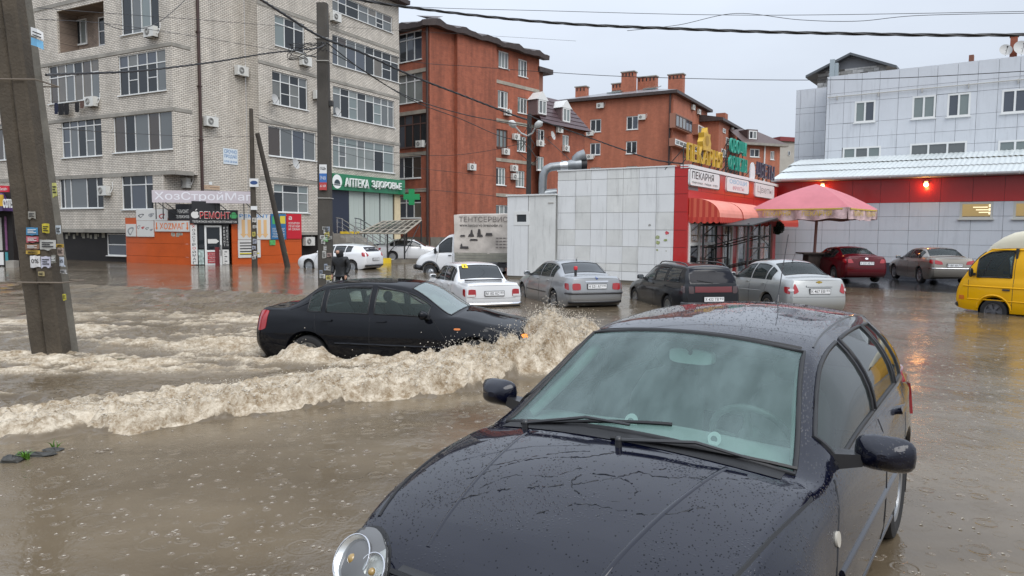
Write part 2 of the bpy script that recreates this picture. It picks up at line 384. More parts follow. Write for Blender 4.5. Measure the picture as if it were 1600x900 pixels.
NA, NB, NCW, ND, NE = 7, 4, 6, 5, 7
VA, VB, VC, VD = NA, NA + NB, NA + NB + NCW, NA + NB + NCW + ND     # index where each stretch of the half section ends
VE = VD + NE

def bez(a, b, c, t): return tuple((1 - t) ** 2 * a[i] + 2 * t * (1 - t) * b[i] + t * t * c[i] for i in range(2))

def car_section(sp, x):
 """Half section at x: list of (y, z) from sill to roof centre."""
 hw = interp(sp['halfw'], x); zb = interp(sp['belt'], x); zt = interp(sp['top'], x); yr = interp(sp['rail'], x); cr = interp(sp['crown'], x)
 zs = interp(sp['sill'], x); zw = sp.get('waist', .62)
 for xw in (0., -sp['wb']):
  ra = sp['arch']; dx = abs(x - xw)
  if dx < ra: zs = max(zs, sp['axle'] + sqrt(max(ra * ra - dx * dx, 0)))
 zr = zt - cr; zb = min(zb, zr - .004); yb = hw - interp(sp['tumble'], x)
 yr = min(yr, yb - .03)
 zw = min(max(zw, zs + .02), zb - .03)
 K0 = (hw - sp.get('tuck', .05), zs); K1 = (hw - .004, zs + (zw - zs) * .45); K2 = (hw, zw); K3 = (hw - (hw - yb) * .4, zb - min(sp.get('shoulder', .09), (zb - zw) * .5)); K4 = (yb, zb); K5 = (yr, zr); K6 = (0., zt)
 s = []
 side = [K0, K1, K2, K3]
 for k in range(NA + 1):
  z = K0[1] + (K3[1] - K0[1]) * k / NA
  y = interp([(q[1], q[0]) for q in side], z); s.append((y, z))
 # shoulder: bezier K3 -> K4 -> point a little up the window line
 f1 = .07; L = hypot(K5[0] - K4[0], K5[1] - K4[1])
 up = (K4[0] + (K5[0] - K4[0]) * f1, K4[1] + (K5[1] - K4[1]) * f1)
 for k in range(1, NB + 1): s.append(bez(K3, K4, up, k / NB))
 f2 = sp.get('rail_f', .86); ra_ = (K4[0] + (K5[0] - K4[0]) * f2, K4[1] + (K5[1] - K4[1]) * f2)
 bow = sp.get('bow', .03) * min(1, L / .5)
 for k in range(1, NCW + 1):
  t = k / NCW; y = up[0] + (ra_[0] - up[0]) * t; z = up[1] + (ra_[1] - up[1]) * t
  s.append((y + bow * 4 * t * (1 - t), z + bow * .3 * 4 * t * (1 - t)))
 crownp = lambda y: zr + cr * (1 - (y / max(yr, .01)) ** 2)
 e0 = (yr * .93, crownp(yr * .93))
 for k in range(1, ND + 1): s.append(bez(ra_, K5, e0, k / ND))
 for k in range(1, NE + 1):
  y = e0[0] * (1 - k / NE); s.append((y, crownp(y)))
 return s

PLAN = [(.3, 0), (-.05, .05), (-.4, .09), (-.95, .08), (-1.4, .03), (-1.9, 0), (-2.2, 0)]

class Car:
 """Lofted car shell.  Local frame: x forward from the front axle, y left, z up from the road."""
 def __init__(c, name, label, cat, sp, paint_, loc, yaw, group=None, scale=1., glass=None, pitch=0.):
  c.sp = sp; c.paint = paint_; c.root = thing(name, label, cat, loc, yaw, group); c.root.scale = (scale,) * 3
  c.root.rotation_euler = (0, pitch, yaw)
  c.glass = glass or M_GLASS
  xf, xr = sp['front'], -(sp['wb'] + sp['rear'])
  c.xf, c.xr = xf, xr
  st = set(np.linspace(xr, xf, 64).round(4))
  for q in (.02, .05, .09, .14, .2): st.add(round(xf - q, 4)); st.add(round(xr + q, 4))
  for xw in (0., -sp['wb']):
   st = {q for q in st if not (abs(q - xw) < sp['arch'] + .02)}
   for a in np.linspace(0, pi, 15): st.add(round(xw + sp['arch'] * cos(a), 4))
   st.add(round(xw + sp['arch'] + .004, 4)); st.add(round(xw - sp['arch'] - .004, 4))
  for a, b in sp['windows']: st.add(a); st.add(b)
  for q in (*sp['screen'], *sp.get('rearglass', ())): st.add(q)
  xs = sorted(st); xs = [q for i, q in enumerate(xs) if i == 0 or q - xs[i - 1] > .0015 or any(abs(q - e) < 1e-6 for ab in sp['windows'] for e in ab)]
  c.xs = xs; c.sec = [car_section(sp, q) for q in xs]
  c.P = []     # P[i][j], j over the full ring right sill -> left sill
  for x, s in zip(xs, c.sec):
   full = [(-y, z) for y, z in s] + [(y, z) for y, z in s[-2::-1]]
   row = []
   for y, z in full:
    X = x
    fl, rl = sp.get('fblend', .45), sp.get('rblend', .45)
    if x > xf - fl: X = x + ((x - xf + fl) / fl) ** 2 * interp(sp['fprof'], z)
    if x < xr + rl: X = x - ((xr + rl - x) / rl) ** 2 * interp(sp['rprof'], z)
    X += interp(sp.get('plan', PLAN), x) * (1 - min(1, (y / .8) ** 2))     # screens bow forward in plan
    row.append((X, y, z))
   c.P.append(row)
  c.nj = 2 * VE + 1
  c.shell()
 def jl(c, v): return 2 * VE - v          # left-side index of section point v
 def shell(c):
  sp = c.sp; P = c.P; xs = c.xs; ni, nj = len(P), c.nj
  idx = lambda x: min(range(ni), key=lambda k: abs(xs[k] - x))
  regions = []     # (name, i0, i1, j0, j1)
  for a, b in sp['windows']:
   i0, i1 = sorted((idx(a), idx(b)))
   regions.append(('window', i0, i1, VB, VC)); regions.append(('window', i0, i1, 2 * VE - VC, 2 * VE - VB))
  def scr(nm, ab):
   i0, i1 = sorted((idx(ab[0]), idx(ab[1]))); regions.append((nm, i0, i1, VD, 2 * VE - VD))
  scr('windscreen', sp['screen'])
  if sp.get('rearglass'): scr('rear_window', sp['rearglass'])
  c.regions = regions
  hole = np.zeros((ni, nj), bool)
  for _, i0, i1, j0, j1 in regions: hole[i0:i1, j0:j1] = True
  flat = [q for r in P for q in r]; faces = []
  for i in range(ni - 1):
   for j in range(nj - 1):
    if hole[i, j]: continue
    a = i * nj + j; faces.append((a, a + 1, a + nj + 1, a + nj))
   a = i * nj; faces.append((a + nj - 1, a, a + nj, a + 2 * nj - 1))   # floor
  # end caps: rows across from the right to the left side
  for i, sgn, bul in ((0, -1, sp.get('rbulge', .05)), (ni - 1, 1, sp.get('fbulge', .07))):
   rows = []; NY = 12
   for v in range(VE):
    l = P[i][v]; r_ = P[i][2 * VE - v]; row = [i * nj + v]
    for k in range(1, NY):
     t = k / NY; y = l[1] + (r_[1] - l[1]) * t; q = 1 - (2 * t - 1) ** 2
     x = l[0] + sgn * bul * q * min(1, 1.0)
     # top rows follow the crown
     z = l[2]
     if v >= VC:
      yv = abs(y); pts = [(s[0], s[1]) for s in c.sec[i][v:]]
      z = interp(pts, yv, False) if len(pts) > 1 else l[2]
      x = l[0] + sgn * bul * q * max(0., (VE - v) / (VE - VC)) * 1.0
     flat.append((x, y, z)); row.append(len(flat) - 1)
    row.append(i * nj + 2 * VE - v); rows.append(row)
    if v >= VD: break
   for a, b in zip(rows, rows[1:]):
    for k in range(NY):
     q = (a[k], a[k + 1], b[k + 1], b[k]); faces.append(q if sgn > 0 else q[::-1])
   top = rows[-1]; ring = [i * nj + j for j in range(VD, 2 * VE - VD + 1)]
   poly = top + ring[-2:0:-1]
   if len(set(poly)) > 2: faces.append(tuple(poly) if sgn > 0 else tuple(poly[::-1]))
  c.flat, c.faces = flat, faces
  me = bpy.data.meshes.new('body'); me.from_pydata(flat, [], faces); me.materials.append(c.paint)
  me.polygons.foreach_set('use_smooth', [True] * len(faces)); me.set_sharp_from_angle(angle=radians(38)); me.update()
  # outward normals
  import bmesh
  bm = bmesh.new(); bm.from_mesh(me); bmesh.ops.remove_doubles(bm, verts=bm.verts, dist=1e-5); bmesh.ops.recalc_face_normals(bm, faces=bm.faces); bm.to_mesh(me); bm.free()
  c.body = bpy.data.objects.new('body', me); COL.objects.link(c.body); c.body.parent = c.root
  allf = faces + [(i * nj + j, i * nj + j + 1, (i + 1) * nj + j + 1, (i + 1) * nj + j) for _, i0, i1, j0, j1 in regions for i in range(i0, i1) for j in range(j0, j1)]
  c.bvh = BVHTree.FromPolygons([Vector(q) for q in flat], allf)
  for nm, i0, i1, j0, j1 in regions:
   g = MB(); g.grid([[P[i][j] for j in range(j0, j1 + 1)] for i in range(i0, i1 + 1)], 0)
   gm = c.sp.get('glass_' + nm, c.glass)
   if nm == 'window' and xs[i0] < -1.6 and 'glass_back' in c.sp: gm = c.sp['glass_back']
   o = g.build(nm, gm, c.root, smooth=60, org=(0, 0, 0))
   # rubber seal round the opening
   loop = [P[i][j0] for i in range(i0, i1)] + [P[i1][j] for j in range(j0, j1)] + [P[i][j1] for i in range(i1, i0, -1)] + [P[i0][j] for j in range(j1, j0, -1)]
   s = MB(); pts = [Vector(q) for q in loop]; n = len(pts); r = c.sp.get('seal', .011); rings = []
   for k in range(n):
    t = (pts[(k + 1) % n] - pts[k - 1]).normalized(); e1 = t.cross(Vector((.3, .5, 1))).normalized(); e2 = t.cross(e1)
    rings.append([pts[k] + e1 * r * cos(a) + e2 * r * sin(a) for a in (0, pi / 3, 2 * pi / 3, pi, 4 * pi / 3, 5 * pi / 3)])
   s.grid(rings, 0, closed_u=True, closed_v=True); s.build('window_seal', M_RUBBER, o, smooth=60, org=(0, 0, 0))
 # -- pieces laid on the skin by casting along an axis
 def cast(c, axis, a, b):
  """axis 'r' rear (a=y,b=z), 'f' front, 'l' left side (a=x,b=z), 'R' right side, 't' top (a=x,b=y)."""
  O, D = {'r': ((-9, a, b), (1, 0, 0)), 'f': ((9, a, b), (-1, 0, 0)), 'l': ((a, 9, b), (0, -1, 0)), 'R': ((a, -9, b), (0, 1, 0)), 't': ((a, b, 9), (0, 0, -1))}[axis]
  p, n, i, d = c.bvh.ray_cast(Vector(O), Vector(D))
  if p is None: return None, None
  if n.dot(Vector(D)) > 0: n = -n
  return p, n
 def patch(c, name, axis, corners, m, off=.006, thick=.02, nx=8, ny=6, rnd=.0, parent=None, bulge=0., smooth=50, flatten=False):
  """corners: 4 (a,b) in order; rnd 0..1 rounds the outline; raised by off and closed back by thick."""
  c0, c1, c2, c3 = corners; F = []; B = []; lastn = None; lastp = None
  for i in range(nx + 1):
   rf, rb = [], []
   for j in range(ny + 1):
    u, v = i / nx, j / ny
    if rnd:
     a, b = 2 * u - 1, 2 * v - 1; a2 = a * sqrt(1 - b * b / 2 * rnd); b2 = b * sqrt(1 - a * a / 2 * rnd); u, v = (a2 + 1) / 2, (b2 + 1) / 2
    q = [(1 - u) * (1 - v) * c0[k] + u * (1 - v) * c1[k] + u * v * c2[k] + (1 - u) * v * c3[k] for k in range(2)]
    p, nn = c.cast(axis, *q)
    if p is None:
     p, nn = lastp, lastn
     if p is None: continue
    lastp, lastn = p, nn
    e = bulge * (1 - (2 * u - 1) ** 2) * (1 - (2 * v - 1) ** 2)
    rf.append(p + nn * (off + e)); rb.append(p - nn * thick)
   F.append(rf); B.append(rb)
  if any(len(r) != ny + 1 for r in F): return None
  g = MB(); g.grid(F);
  rim = lambda A: A[0] + [r[-1] for r in A[1:]] + A[-1][-2::-1] + [r[0] for r in A[-2:0:-1]]
  g.grid([rim(F), rim(B)], closed_v=True, flip=True)
  return g.build(name, m, parent or c.root, smooth=smooth, org=(0, 0, 0))
 def strip(c, name, axis, pts, m, r=.006, parent=None, sunk=.35, n=5):
  """thin line on the skin (shut line, moulding)."""
  out = []
  for a, b in zip(pts, pts[1:]):
   k = max(2, int(hypot(b[0] - a[0], b[1] - a[1]) / .05))
   for t in range(k): out.append((a[0] + (b[0] - a[0]) * t / k, a[1] + (b[1] - a[1]) * t / k))
  out.append(pts[-1]); P = []
  for q in out:
   p, nn = c.cast(axis, *q)
   if p is not None: P.append(p - nn * r * sunk)
  if len(P) < 2: return None
  g = MB(); g.tube(P, r, n); return g.build(name, m, parent or c.root, smooth=60, org=(0, 0, 0))
 def plate(c, txt, region, y=0., z=.7, w=.52, h=.112, off=.02):
  p, n = c.cast('r', y, z); x = p.x - off
  g = MB(); g.box(x - .006, x + .03, y - w / 2 - .012, y + w / 2 + .012, z - h / 2 - .012, z + h / 2 + .012); fr = g.build('plate_frame', M_BLACKP, c.root, org=(0, 0, 0))
  g = MB(); g.box(x - .009, x, y - w / 2, y + w / 2, z - h / 2, z + h / 2); pl = g.build('number_plate', M_PLATE, fr, org=(0, 0, 0))
  t = MB(); v, f, W, H = text_mesh(txt, .015)
  def put(v, f, W, H, yl, yr_, zb, zt):
   k = len(t.v)
   for a, b, _ in v: t.v.append((x - .0105, yl + (yr_ - yl) * a / W, zb + (zt - zb) * b / H))
   for q in f: t.f.append(tuple(k + i for i in q)); t.mi.append(0); t.uv.append(None)
  put(v, f, W, H, y + w / 2 - .02, y - w / 2 + w * .27, z - h * .34, z + h * .34)
  put(*text_mesh(region, .01), y - w / 2 + w * .23, y - w / 2 + .02, z - h * .1, z + h * .36)
  t.build('plate_characters', M_INK, fr, org=(0, 0, 0)); return fr
 def wheels(c, r=.31, wdt=.195, rimm=None, spokes=10, skip=(), ty=None, steer=0.):
  sp = c.sp; ty = ty or (interp(sp['halfw'], 0) - .02)
  for xw in (0., -sp['wb']):
   for sd in (1, -1):
    w_ = MB(); rr = r * .64
    prof = [(rr, -wdt * .42), (r * .82, -wdt * .5), (r * .96, -wdt * .44), (r, -wdt * .3), (r, wdt * .3), (r * .96, wdt * .44), (r * .82, wdt * .5), (rr, wdt * .42)]
    w_.lathe(prof, 28, axis='y')
    o = w_.build('wheel', M_TYRE, c.root, smooth=40, org=(0, 0, 0)); o.location = (xw, sd * (ty - wdt / 2), sp['axle'])
    g = MB(); k = sd
    g.lathe([(rr + .002, -wdt * .4 * k), (rr + .004, wdt * .43 * k), (rr * .9, wdt * .40 * k), (rr * .88, wdt * .2 * k), (.05, wdt * .16 * k), (0.001, wdt * .16 * k)], 28, axis='y')
    for q in range(spokes):
     a0 = 2 * pi * q / spokes; da = pi / spokes * .5
     pts = []
     for yy in (wdt * .22 * k, wdt * .36 * k):
      pts += [(rad * cos(a0 + e * da * (1.5 if rad < .1 else 1)), yy, rad * sin(a0 + e * da * (1.5 if rad < .1 else 1))) for rad, e in ((.055, -1), (rr * .93, -1), (rr * .93, 1), (.055, 1))]
     g.hexa(pts)
    g.lathe([(.06, wdt * .15 * k), (.06, wdt * .4 * k), (.001, wdt * .42 * k)], 14, axis='y')
    ro = g.build('rim', rimm or M_RIM, o, smooth=35, org=(0, 0, 0))
    if steer and xw == 0: o.rotation_euler = (0, 0, steer)
    # dark well behind the wheel
    a = MB(); R_ = sp['arch'] - .003; yo = interp(sp['halfw'], xw) - .035; yi = yo - .42
    ring = [[(xw + R_ * cos(t), sd * y, sp['axle'] + R_ * sin(t)) for t in np.linspace(-.35, pi + .35, 22)] for y in (yo, yi)]
    a.grid(ring); a.poly(ring[1])
    a.build('wheel_well', M_RUBBER, c.root, smooth=40, org=(0, 0, 0))
 def mirrors(c, x, z, m=None, sz=(.11, .2, .13), y=None, arm=.05):
  for sd in (1, -1):
   p, n = c.cast('l' if sd > 0 else 'R', x, z - .04)
   y0 = abs(p.y); g = MB(); a, b, d = sz
   rows = []
   for k in range(9):
    t = k / 8; s_ = sin(pi * (.12 + .88 * t)) ** .45 if t < 1 else .0
    s_ = (1 - abs(2 * t - 1) ** 3.2) ** .5 if 0 < t < 1 else .02
    xx = x + a * (t - .45)
    f = .55 + .45 * min(1, (1 - t) * 1.6)
    rows.append([(xx, sd * (y0 + arm + b / 2 + b / 2 * (.3 + .7 * s_) * (abs(cos(q)) ** .6 * (1 if cos(q) > 0 else -1)) * f), z + d / 2 * (.3 + .7 * s_) * f * (abs(sin(q)) ** .6 * (1 if sin(q) > 0 else -1))) for q in np.linspace(0, 2 * pi, 18, endpoint=False)])
   g.grid(rows, closed_v=True); g.poly(rows[0]); g.poly(rows[-1])
   o = g.build('wing_mirror', m or c.paint, c.root, smooth=60, org=(0, 0, 0))
   k = MB(); yy = sd * y0
   k.hexa([(x - .05, sd * (y0 - .03), z - .09), (x + .06, sd * (y0 - .03), z - .09), (x + .03, sd * (y0 + arm + .04), z - .06), (x - .03, sd * (y0 + arm + .04), z - .06),
     (x - .05, sd * (y0 - .03), z - .02), (x + .06, sd * (y0 - .03), z - .02), (x + .03, sd * (y0 + arm + .04), z - .01), (x - .03, sd * (y0 + arm + .04), z - .01)])
   k.build('mirror_foot', M_BLACKP, o, org=(0, 0, 0))
   gl = MB(); xx = x - a * .46; yc = sd * (y0 + arm + b / 2)
   gl.poly([(xx, yc + b * .4 * cos(q), z + d * .38 * sin(q)) for q in np.linspace(0, 2 * pi, 16, endpoint=False)]); gl.build('mirror_glass', M_MIRROR, o, org=(0, 0, 0))
 def handles(c, xs, z, m=None):
  for x in xs:
   for ax in ('l', 'R'):
    c.patch('door_handle', ax, [(x - .085, z - .014), (x + .085, z - .014), (x + .085, z + .018), (x - .085, z + .018)], m or c.paint, off=.03, thick=.0, nx=6, ny=3, rnd=.5)
 def gaps(c, xs, z0=.3, r=.005):
  """door shut lines on both sides: x positions (list of (x_bottom, x_top))."""
  for a, b in xs:
   for ax in ('l', 'R'):
    c.strip('door_gap', ax, [(a, z0), (a, .62), (b, interp(c.sp['belt'], b) - .015)], M_RUBBER, r)
 def seats(c, m=None, rows=((-1.25,), (-2.1,)), z=.42, cabin=None):
  m = m or M_SEAT; sp = c.sp; hw = interp(sp['halfw'], -1.2)
  zt = .62
  g = MB(); g.box(-sp['wb'] - .25, -.35, -hw + .12, hw - .12, .26, zt - .1); g.build('cabin_floor', cabin or M_CABIN, c.root, org=(0, 0, 0))
  g = MB(); g.box(-.62, -.3, -hw + .16, hw - .16, .45, interp(sp['belt'], -.6) - .07); d = g.build('dashboard', cabin or M_CABIN, c.root, org=(0, 0, 0))
  for x in rows[0]:
   for y in (.36, -.36):
    s = MB(); rowsP = []
    for t, wd, th in ((.0, .23, .10), (.18, .25, .1), (.38, .24, .09), (.52, .17, .07), (.56, .06, .03)):
     xx = x - .28 - t * .38; zz = .5 + t
     rowsP.append([(xx + th * cos(q), y + wd * (abs(cos(q + pi / 2)) ** .7 * (1 if cos(q + pi / 2) > 0 else -1)), zz) for q in np.linspace(0, 2 * pi, 12, endpoint=False)])
    s.grid(rowsP, closed_v=True); s.poly(rowsP[-1])
    o = s.build('seat', m, c.root, smooth=60, org=(0, 0, 0))
    hr = MB(); hr.sphere((x - .53, y, 1.13), .12, sc=(.55, 1.05, .75)); hr.build('headrest', m, o, smooth=60, org=(0, 0, 0))
  for x in rows[1]:
   s = MB(); s.hexa([(x - .4, -hw + .2, .5), (x - .2, -hw + .2, .5), (x - .2, hw - .2, .5), (x - .4, hw - .2, .5), (x - .62, -hw + .28, 1.0), (x - .48, -hw + .28, 1.0), (x - .48, hw - .28, 1.0), (x - .62, hw - .28, 1.0)])
   s.build('rear_seat', m, c.root, org=(0, 0, 0))
 def aerial(c, x, L=.5, lean=.25, y=0., r=.0035):
  p, n = c.cast('t', x, y); g = MB(); g.tube([p, p + Vector((-.02, 0, .05))], .016, 8, taper=.5); g.tube([p + Vector((-.02, 0, .05)), p + Vector((-.02 - L * lean, 0, .05 + L))], r, 6)
  g.build('aerial', M_BLACKP, c.root, smooth=60, org=(0, 0, 0))
# ------------------------------------------------------------------ body shapes (x from the front axle, metres)
def sedan(front=.85, wb=2.65, rear=1.0, hw=.87, H=1.43, nose=.68, hood=.98, belt=.92, deck=1.06, cowl=-.38, scr1=-1.15, roof_r=-2.35, rg1=-2.98, deckx=-3.05, ww=.72, rw=.56, arch=.35, axle=.31, boxy=0., tail=1.0):
 xr = -(wb + rear); b = boxy
 return dict(front=front, wb=wb, rear=rear, arch=arch, axle=axle, waist=.60,
  top=[(front, nose - .1), (front - .07, nose), (front - .3, nose + (hood - nose) * .45 + .05 * b), (0, nose + (hood - nose) * .78), (cowl + .1, hood - .015), (cowl, hood), (cowl - .08, hood + .03), (scr1, H - .05), (scr1 - .3, H - .012), (scr1 - .75, H), (roof_r, H - .045), (rg1, deck + .04), (rg1 - .06, deck + .015), (deckx - .1, deck), (xr + .1, deck - .005), (xr, deck - .05)],
  belt=[(front, nose - .16), (front - .2, nose - .02), (0, hood - .15), (cowl, hood - .085), (cowl - .25, belt - .01), (-1.5, belt), (-2.6, belt + .03), (deckx, deck - .06), (xr, deck - .1)],
  halfw=[(front, hw * (.70 + .2 * b)), (front - .06, hw * (.82 + .12 * b)), (front - .18, hw * (.90 + .07 * b)), (front - .4, hw * .965), (0, hw * .99), (-.6, hw), (-2.2, hw), (-2.8, hw * .985), (xr + .35, hw * (.95 + .03 * b)), (xr + .12, hw * (.9 + .06 * b)), (xr, hw * (.80 + .14 * b))],
  tumble=[(front, .04), (-.3, .09), (-.7, .06), (-2.4, .06), (xr + .5, .09), (xr, .06)],
  rail=[(front, hw * .6), (front - .3, hw * .76), (cowl, hw * .83), (cowl - .1, hw * .80), (scr1, hw * .665), (scr1 - .5, rw), (roof_r, rw), (rg1, hw * .74), (deckx - .1, hw * .78), (xr, hw * .72)],
  crown=[(front, .02), (front - .3, .045), (cowl + .05, .05), (cowl - .15, .085), (scr1 + .2, .085), (scr1 - .1, .06), (-1.9, .05), (roof_r, .05), (rg1 + .25, .07), (rg1, .04), (deckx - .1, .028), (xr, .02)],
  sill=[(front, .27), (front - .2, .2), (0, .19), (-wb, .19), (xr + .2, .24), (xr, .32)],
  fprof=[(.2, -.10), (.42, 0), (.6, -.02), (.75, -.1)], rprof=[(.25, -.14), (.45, -.01), (.6, 0), (.8, -.03 * tail), (1.1, -.10 * tail)],
  windows=[(-.72, -1.55), (-1.64, -2.32), (-2.4, -2.62)], screen=(cowl - .06, scr1 + .03), rearglass=(roof_r - .06, rg1 + .05))

def finish(c, tail, plate=None, fl=None, mir=(-.72, .98), handles=(-1.42, -2.28), hz=.86, gaps=((-.42, -.62), (-1.6, -1.6), (-2.45, -2.5)), rim=None, spokes=10, r=.31, seats=True, tailm=None, wrap=True, wd=.195):
 """tail: list of 4-corner outlines (y,z) for the left lamp, mirrored to the right."""
 for q in tail:
  lim = interp(c.sp['halfw'], c.xr + .03) * .93; zl = [b for a, b in q if a > lim]
  for sg in (1, -1):
   o = c.patch('tail_light', 'r', [(sg * min(a, lim), b) for a, b in q], tailm or M_RED, off=.012, thick=.04, rnd=.4)
   if len(zl) > 1 or wrap:
    z0, z1 = (min(zl), max(zl)) if len(zl) > 1 else (q[1][1], q[2][1])
    c.patch('lamp_flank', 'l' if sg > 0 else 'R', [(c.xr + .06, z0), (c.xr + .06 + .16, z0 + .04), (c.xr + .06 + .20, z1), (c.xr + .10, z1)], tailm or M_RED, off=.008, thick=.02, parent=o, rnd=.3)
 for q in fl or ():
  for sg in (1, -1): c.patch('headlight', 'f', [(sg * a, b) for a, b in q], M_CLEAR, off=.012, thick=.04, rnd=.6)
 if plate: c.plate(*plate[:2], **(plate[2] if len(plate) > 2 else {}))
 c.mirrors(*mir, m=None); c.handles(handles, hz); c.gaps(gaps)
 c.wheels(r=r, rimm=rim, spokes=spokes, wdt=wd)
 if seats: c.seats()

PT_BLACK = paint('black_paint', (.0035, .004, .006), rough=.25, beads=.0, spec=.0, coat=.6)
PT_NAVY = paint('dark_blue_paint', (.0014, .0021, .0095), rough=.2, beads=.4, spec=.05)
PT_WHITE = paint('white_paint', (.66, .67, .68), rough=.35, beads=.1)
PT_SILVER = paint('silver_paint', (.30, .31, .32), metal=.55, rough=.38, beads=.15)
PT_SILVER2 = paint('pale_silver_paint', (.37, .38, .375), metal=.5, rough=.38, beads=.15)
PT_GRAPH = paint('dark_graphite_paint', (.010, .011, .014), rough=.3, beads=.05, spec=.1, coat=.7)
PT_RED = paint('dark_red_paint', (.085, .003, .007), rough=.3, beads=.05, spec=.05, coat=.7)
PT_BEIGE = paint('grey_beige_paint', (.19, .175, .15), metal=.5, rough=.38, beads=.15)
PT_YELLOW = paint('yellow_paint', (.74, .385, .0), rough=.5, beads=.04, spec=.1, coat=.4)
PT_CREAM = mat('cream_roof', (.56, .52, .40), rough=.5, noise=(2, .08))

# ---- dark blue hatchback in the foreground -------------------------------------------------
def hero():
 sp = dict(front=.69, wb=2.51, rear=.77, arch=.365, axle=.315, waist=.60, seal=.012, bow=.035, fblend=.4, fbulge=.10,
  top=[(.69, .66), (.66, .735), (.585, .785), (.43, .845), (.1, .93), (-.2, .975), (-.36, .99), (-.44, 1.01), (-.52, 1.045), (-1.15, 1.385), (-1.4, 1.425), (-2.0, 1.448), (-2.6, 1.42), (-2.95, 1.375), (-3.28, 1.32)],
  belt=[(.69, .59), (.63, .68), (.49, .765), (.25, .83), (0, .868), (-.4, .905), (-.7, .93), (-1.5, .945), (-2.5, .97), (-3.28, .99)],
  halfw=[(.69, .63), (.65, .715), (.58, .75), (.46, .785), (.28, .825), (0, .856), (-.4, .8675), (-2.4, .8675), (-2.85, .845), (-3.1, .80), (-3.28, .70)],
  tumble=[(.69, .04), (.25, .08), (-.3, .085), (-.6, .06), (-3.2, .06)],
  rail=[(.69, .48), (.52, .62), (.2, .70), (-.36, .755), (-.5, .735), (-1.15, .60), (-1.6, .57), (-2.6, .55), (-3.1, .54), (-3.28, .5)],
  crown=[(.69, .02), (.4, .045), (-.3, .055), (-.5, .09), (-.9, .088), (-1.15, .06), (-1.6, .055), (-3, .05)],
  sill=[(.69, .26), (.55, .19), (0, .19), (-2.5, .19), (-3.28, .3)],
  fprof=[(.2, -.04), (.42, .04), (.56, .02), (.68, -.02), (.8, -.09)], rprof=[(.3, -.08), (.55, 0), (.85, -.02), (1.0, -.06), (1.34, -.3)], rblend=.5,
  windows=[(-.70, -1.60), (-1.68, -2.34), (-2.40, -2.66)], screen=(-.46, -1.13))
 sp['glass_windscreen'] = glass_mat('screen_glass', (.78, .97, .92), .76, base=(.20, .285, .28), fog=.2)
 sp['glass_window'] = glass_mat('door_glass', (.55, .66, .62), .45, base=(.04, .05, .05))
 c = Car('hatchback', 'wet dark blue hatchback in the foreground with rain on its bonnet and windscreen', 'car', sp, PT_NAVY, (.318, 3.04, -.01), radians(-124.7), scale=1.06)
 # interior pieces
 trim = mat('pale_headlining', (.50, .55, .53), rough=.9); dash = mat('grey_dashboard', (.36, .40, .39), rough=.85)
 c.seats(m=mat('grey_seats', (.22, .24, .24), rough=.95), cabin=dash)
 g = MB()
 rows = []
 for x in np.linspace(-.47, -1.0, 8):
  zz = .94 + .03 * sin((x + .47) / .53 * pi) * -1 - (abs(x) - .47) * .06
  rows.append([(x + .09 * (1 - (y / .75) ** 2), y, zz + .02 * cos(y * 4)) for y in np.linspace(-.70, .70, 17)])
 g.grid(rows); g.build('dashboard_top', dash, c.root, smooth=60, org=(0, 0, 0))
 g = MB(); g.grid([[(x, y, 1.36 - (x + 1.9) ** 2 * .06 - y * y * .1) for y in np.linspace(-.55, .55, 9)] for x in np.linspace(-1.15, -2.9, 9)])
 g.build('headlining', trim, c.root, smooth=60, org=(0, 0, 0))
 for sg in (1, -1):   # pale inner faces of the windscreen pillars
  g = MB(); g.tube([(-.60, sg * .665, .95), (-.86, sg * .60, 1.10), (-1.12, sg * .55, 1.25)], .03, 6); g.build('pillar_trim', mat('pale_pillar_trim', (.55, .68, .62), rough=.8), c.root, smooth=60, org=(0, 0, 0))
 # steering wheel on the car's left
 g = MB(); ctr = Vector((-.98, .36, .91)); ax = Vector((-.86, 0, .5)).normalized(); e1 = Vector((0, 1, 0)); e2 = ax.cross(e1)
 rings = []
 for k in range(32):
  a = 2 * pi * k / 32; q = ctr + (e1 * cos(a) + e2 * sin(a)) * .19; rr = .017
  rings.append([q + ((e1 * cos(a) + e2 * sin(a)) * cos(b) + ax * sin(b)) * rr for b in np.linspace(0, 2 * pi, 8, endpoint=False)])
 g.grid(rings, closed_u=True, closed_v=True)
 for a in (0, pi, -pi / 2): g.tube([ctr - ax * .03, ctr + (e1 * cos(a) + e2 * sin(a)) * .185], .018, 6)
 g.sphere(ctr - ax * .02, .07, sc=(.6, 1, 1))
 g.build('steering_wheel', mat('steering_wheel_leather', (.10, .115, .11), rough=.6), c.root, smooth=60, org=(0, 0, 0))
 # inner mirror with its stalk
 g = MB(); rows = []
 for t in (0, .2, 1):
  rows.append([(-1.10 + .03 * t, .01 + (.125 - .012 * (t == 1)) * (abs(cos(q)) ** .5) * (1 if cos(q) > 0 else -1), 1.255 + .038 * (abs(sin(q)) ** .5) * (1 if sin(q) > 0 else -1)) for q in np.linspace(0, 2 * pi, 24, endpoint=False)])
 g.grid(rows, closed_v=True); g.poly(rows[-1]); g.poly(rows[0][::-1])
 im = g.build('inner_mirror', mat('mirror_shell', (.62, .72, .68), rough=.5), c.root, smooth=40, org=(0, 0, 0))
 g = MB(); g.tube([(-1.06, .01, 1.30), (-1.085, .01, 1.26)], .012, 8); g.sphere((-1.055, .01, 1.305), .02, sc=(.5, 1, 1)); g.build('mirror_stalk', M_BLACKP, im, smooth=50, org=(0, 0, 0))
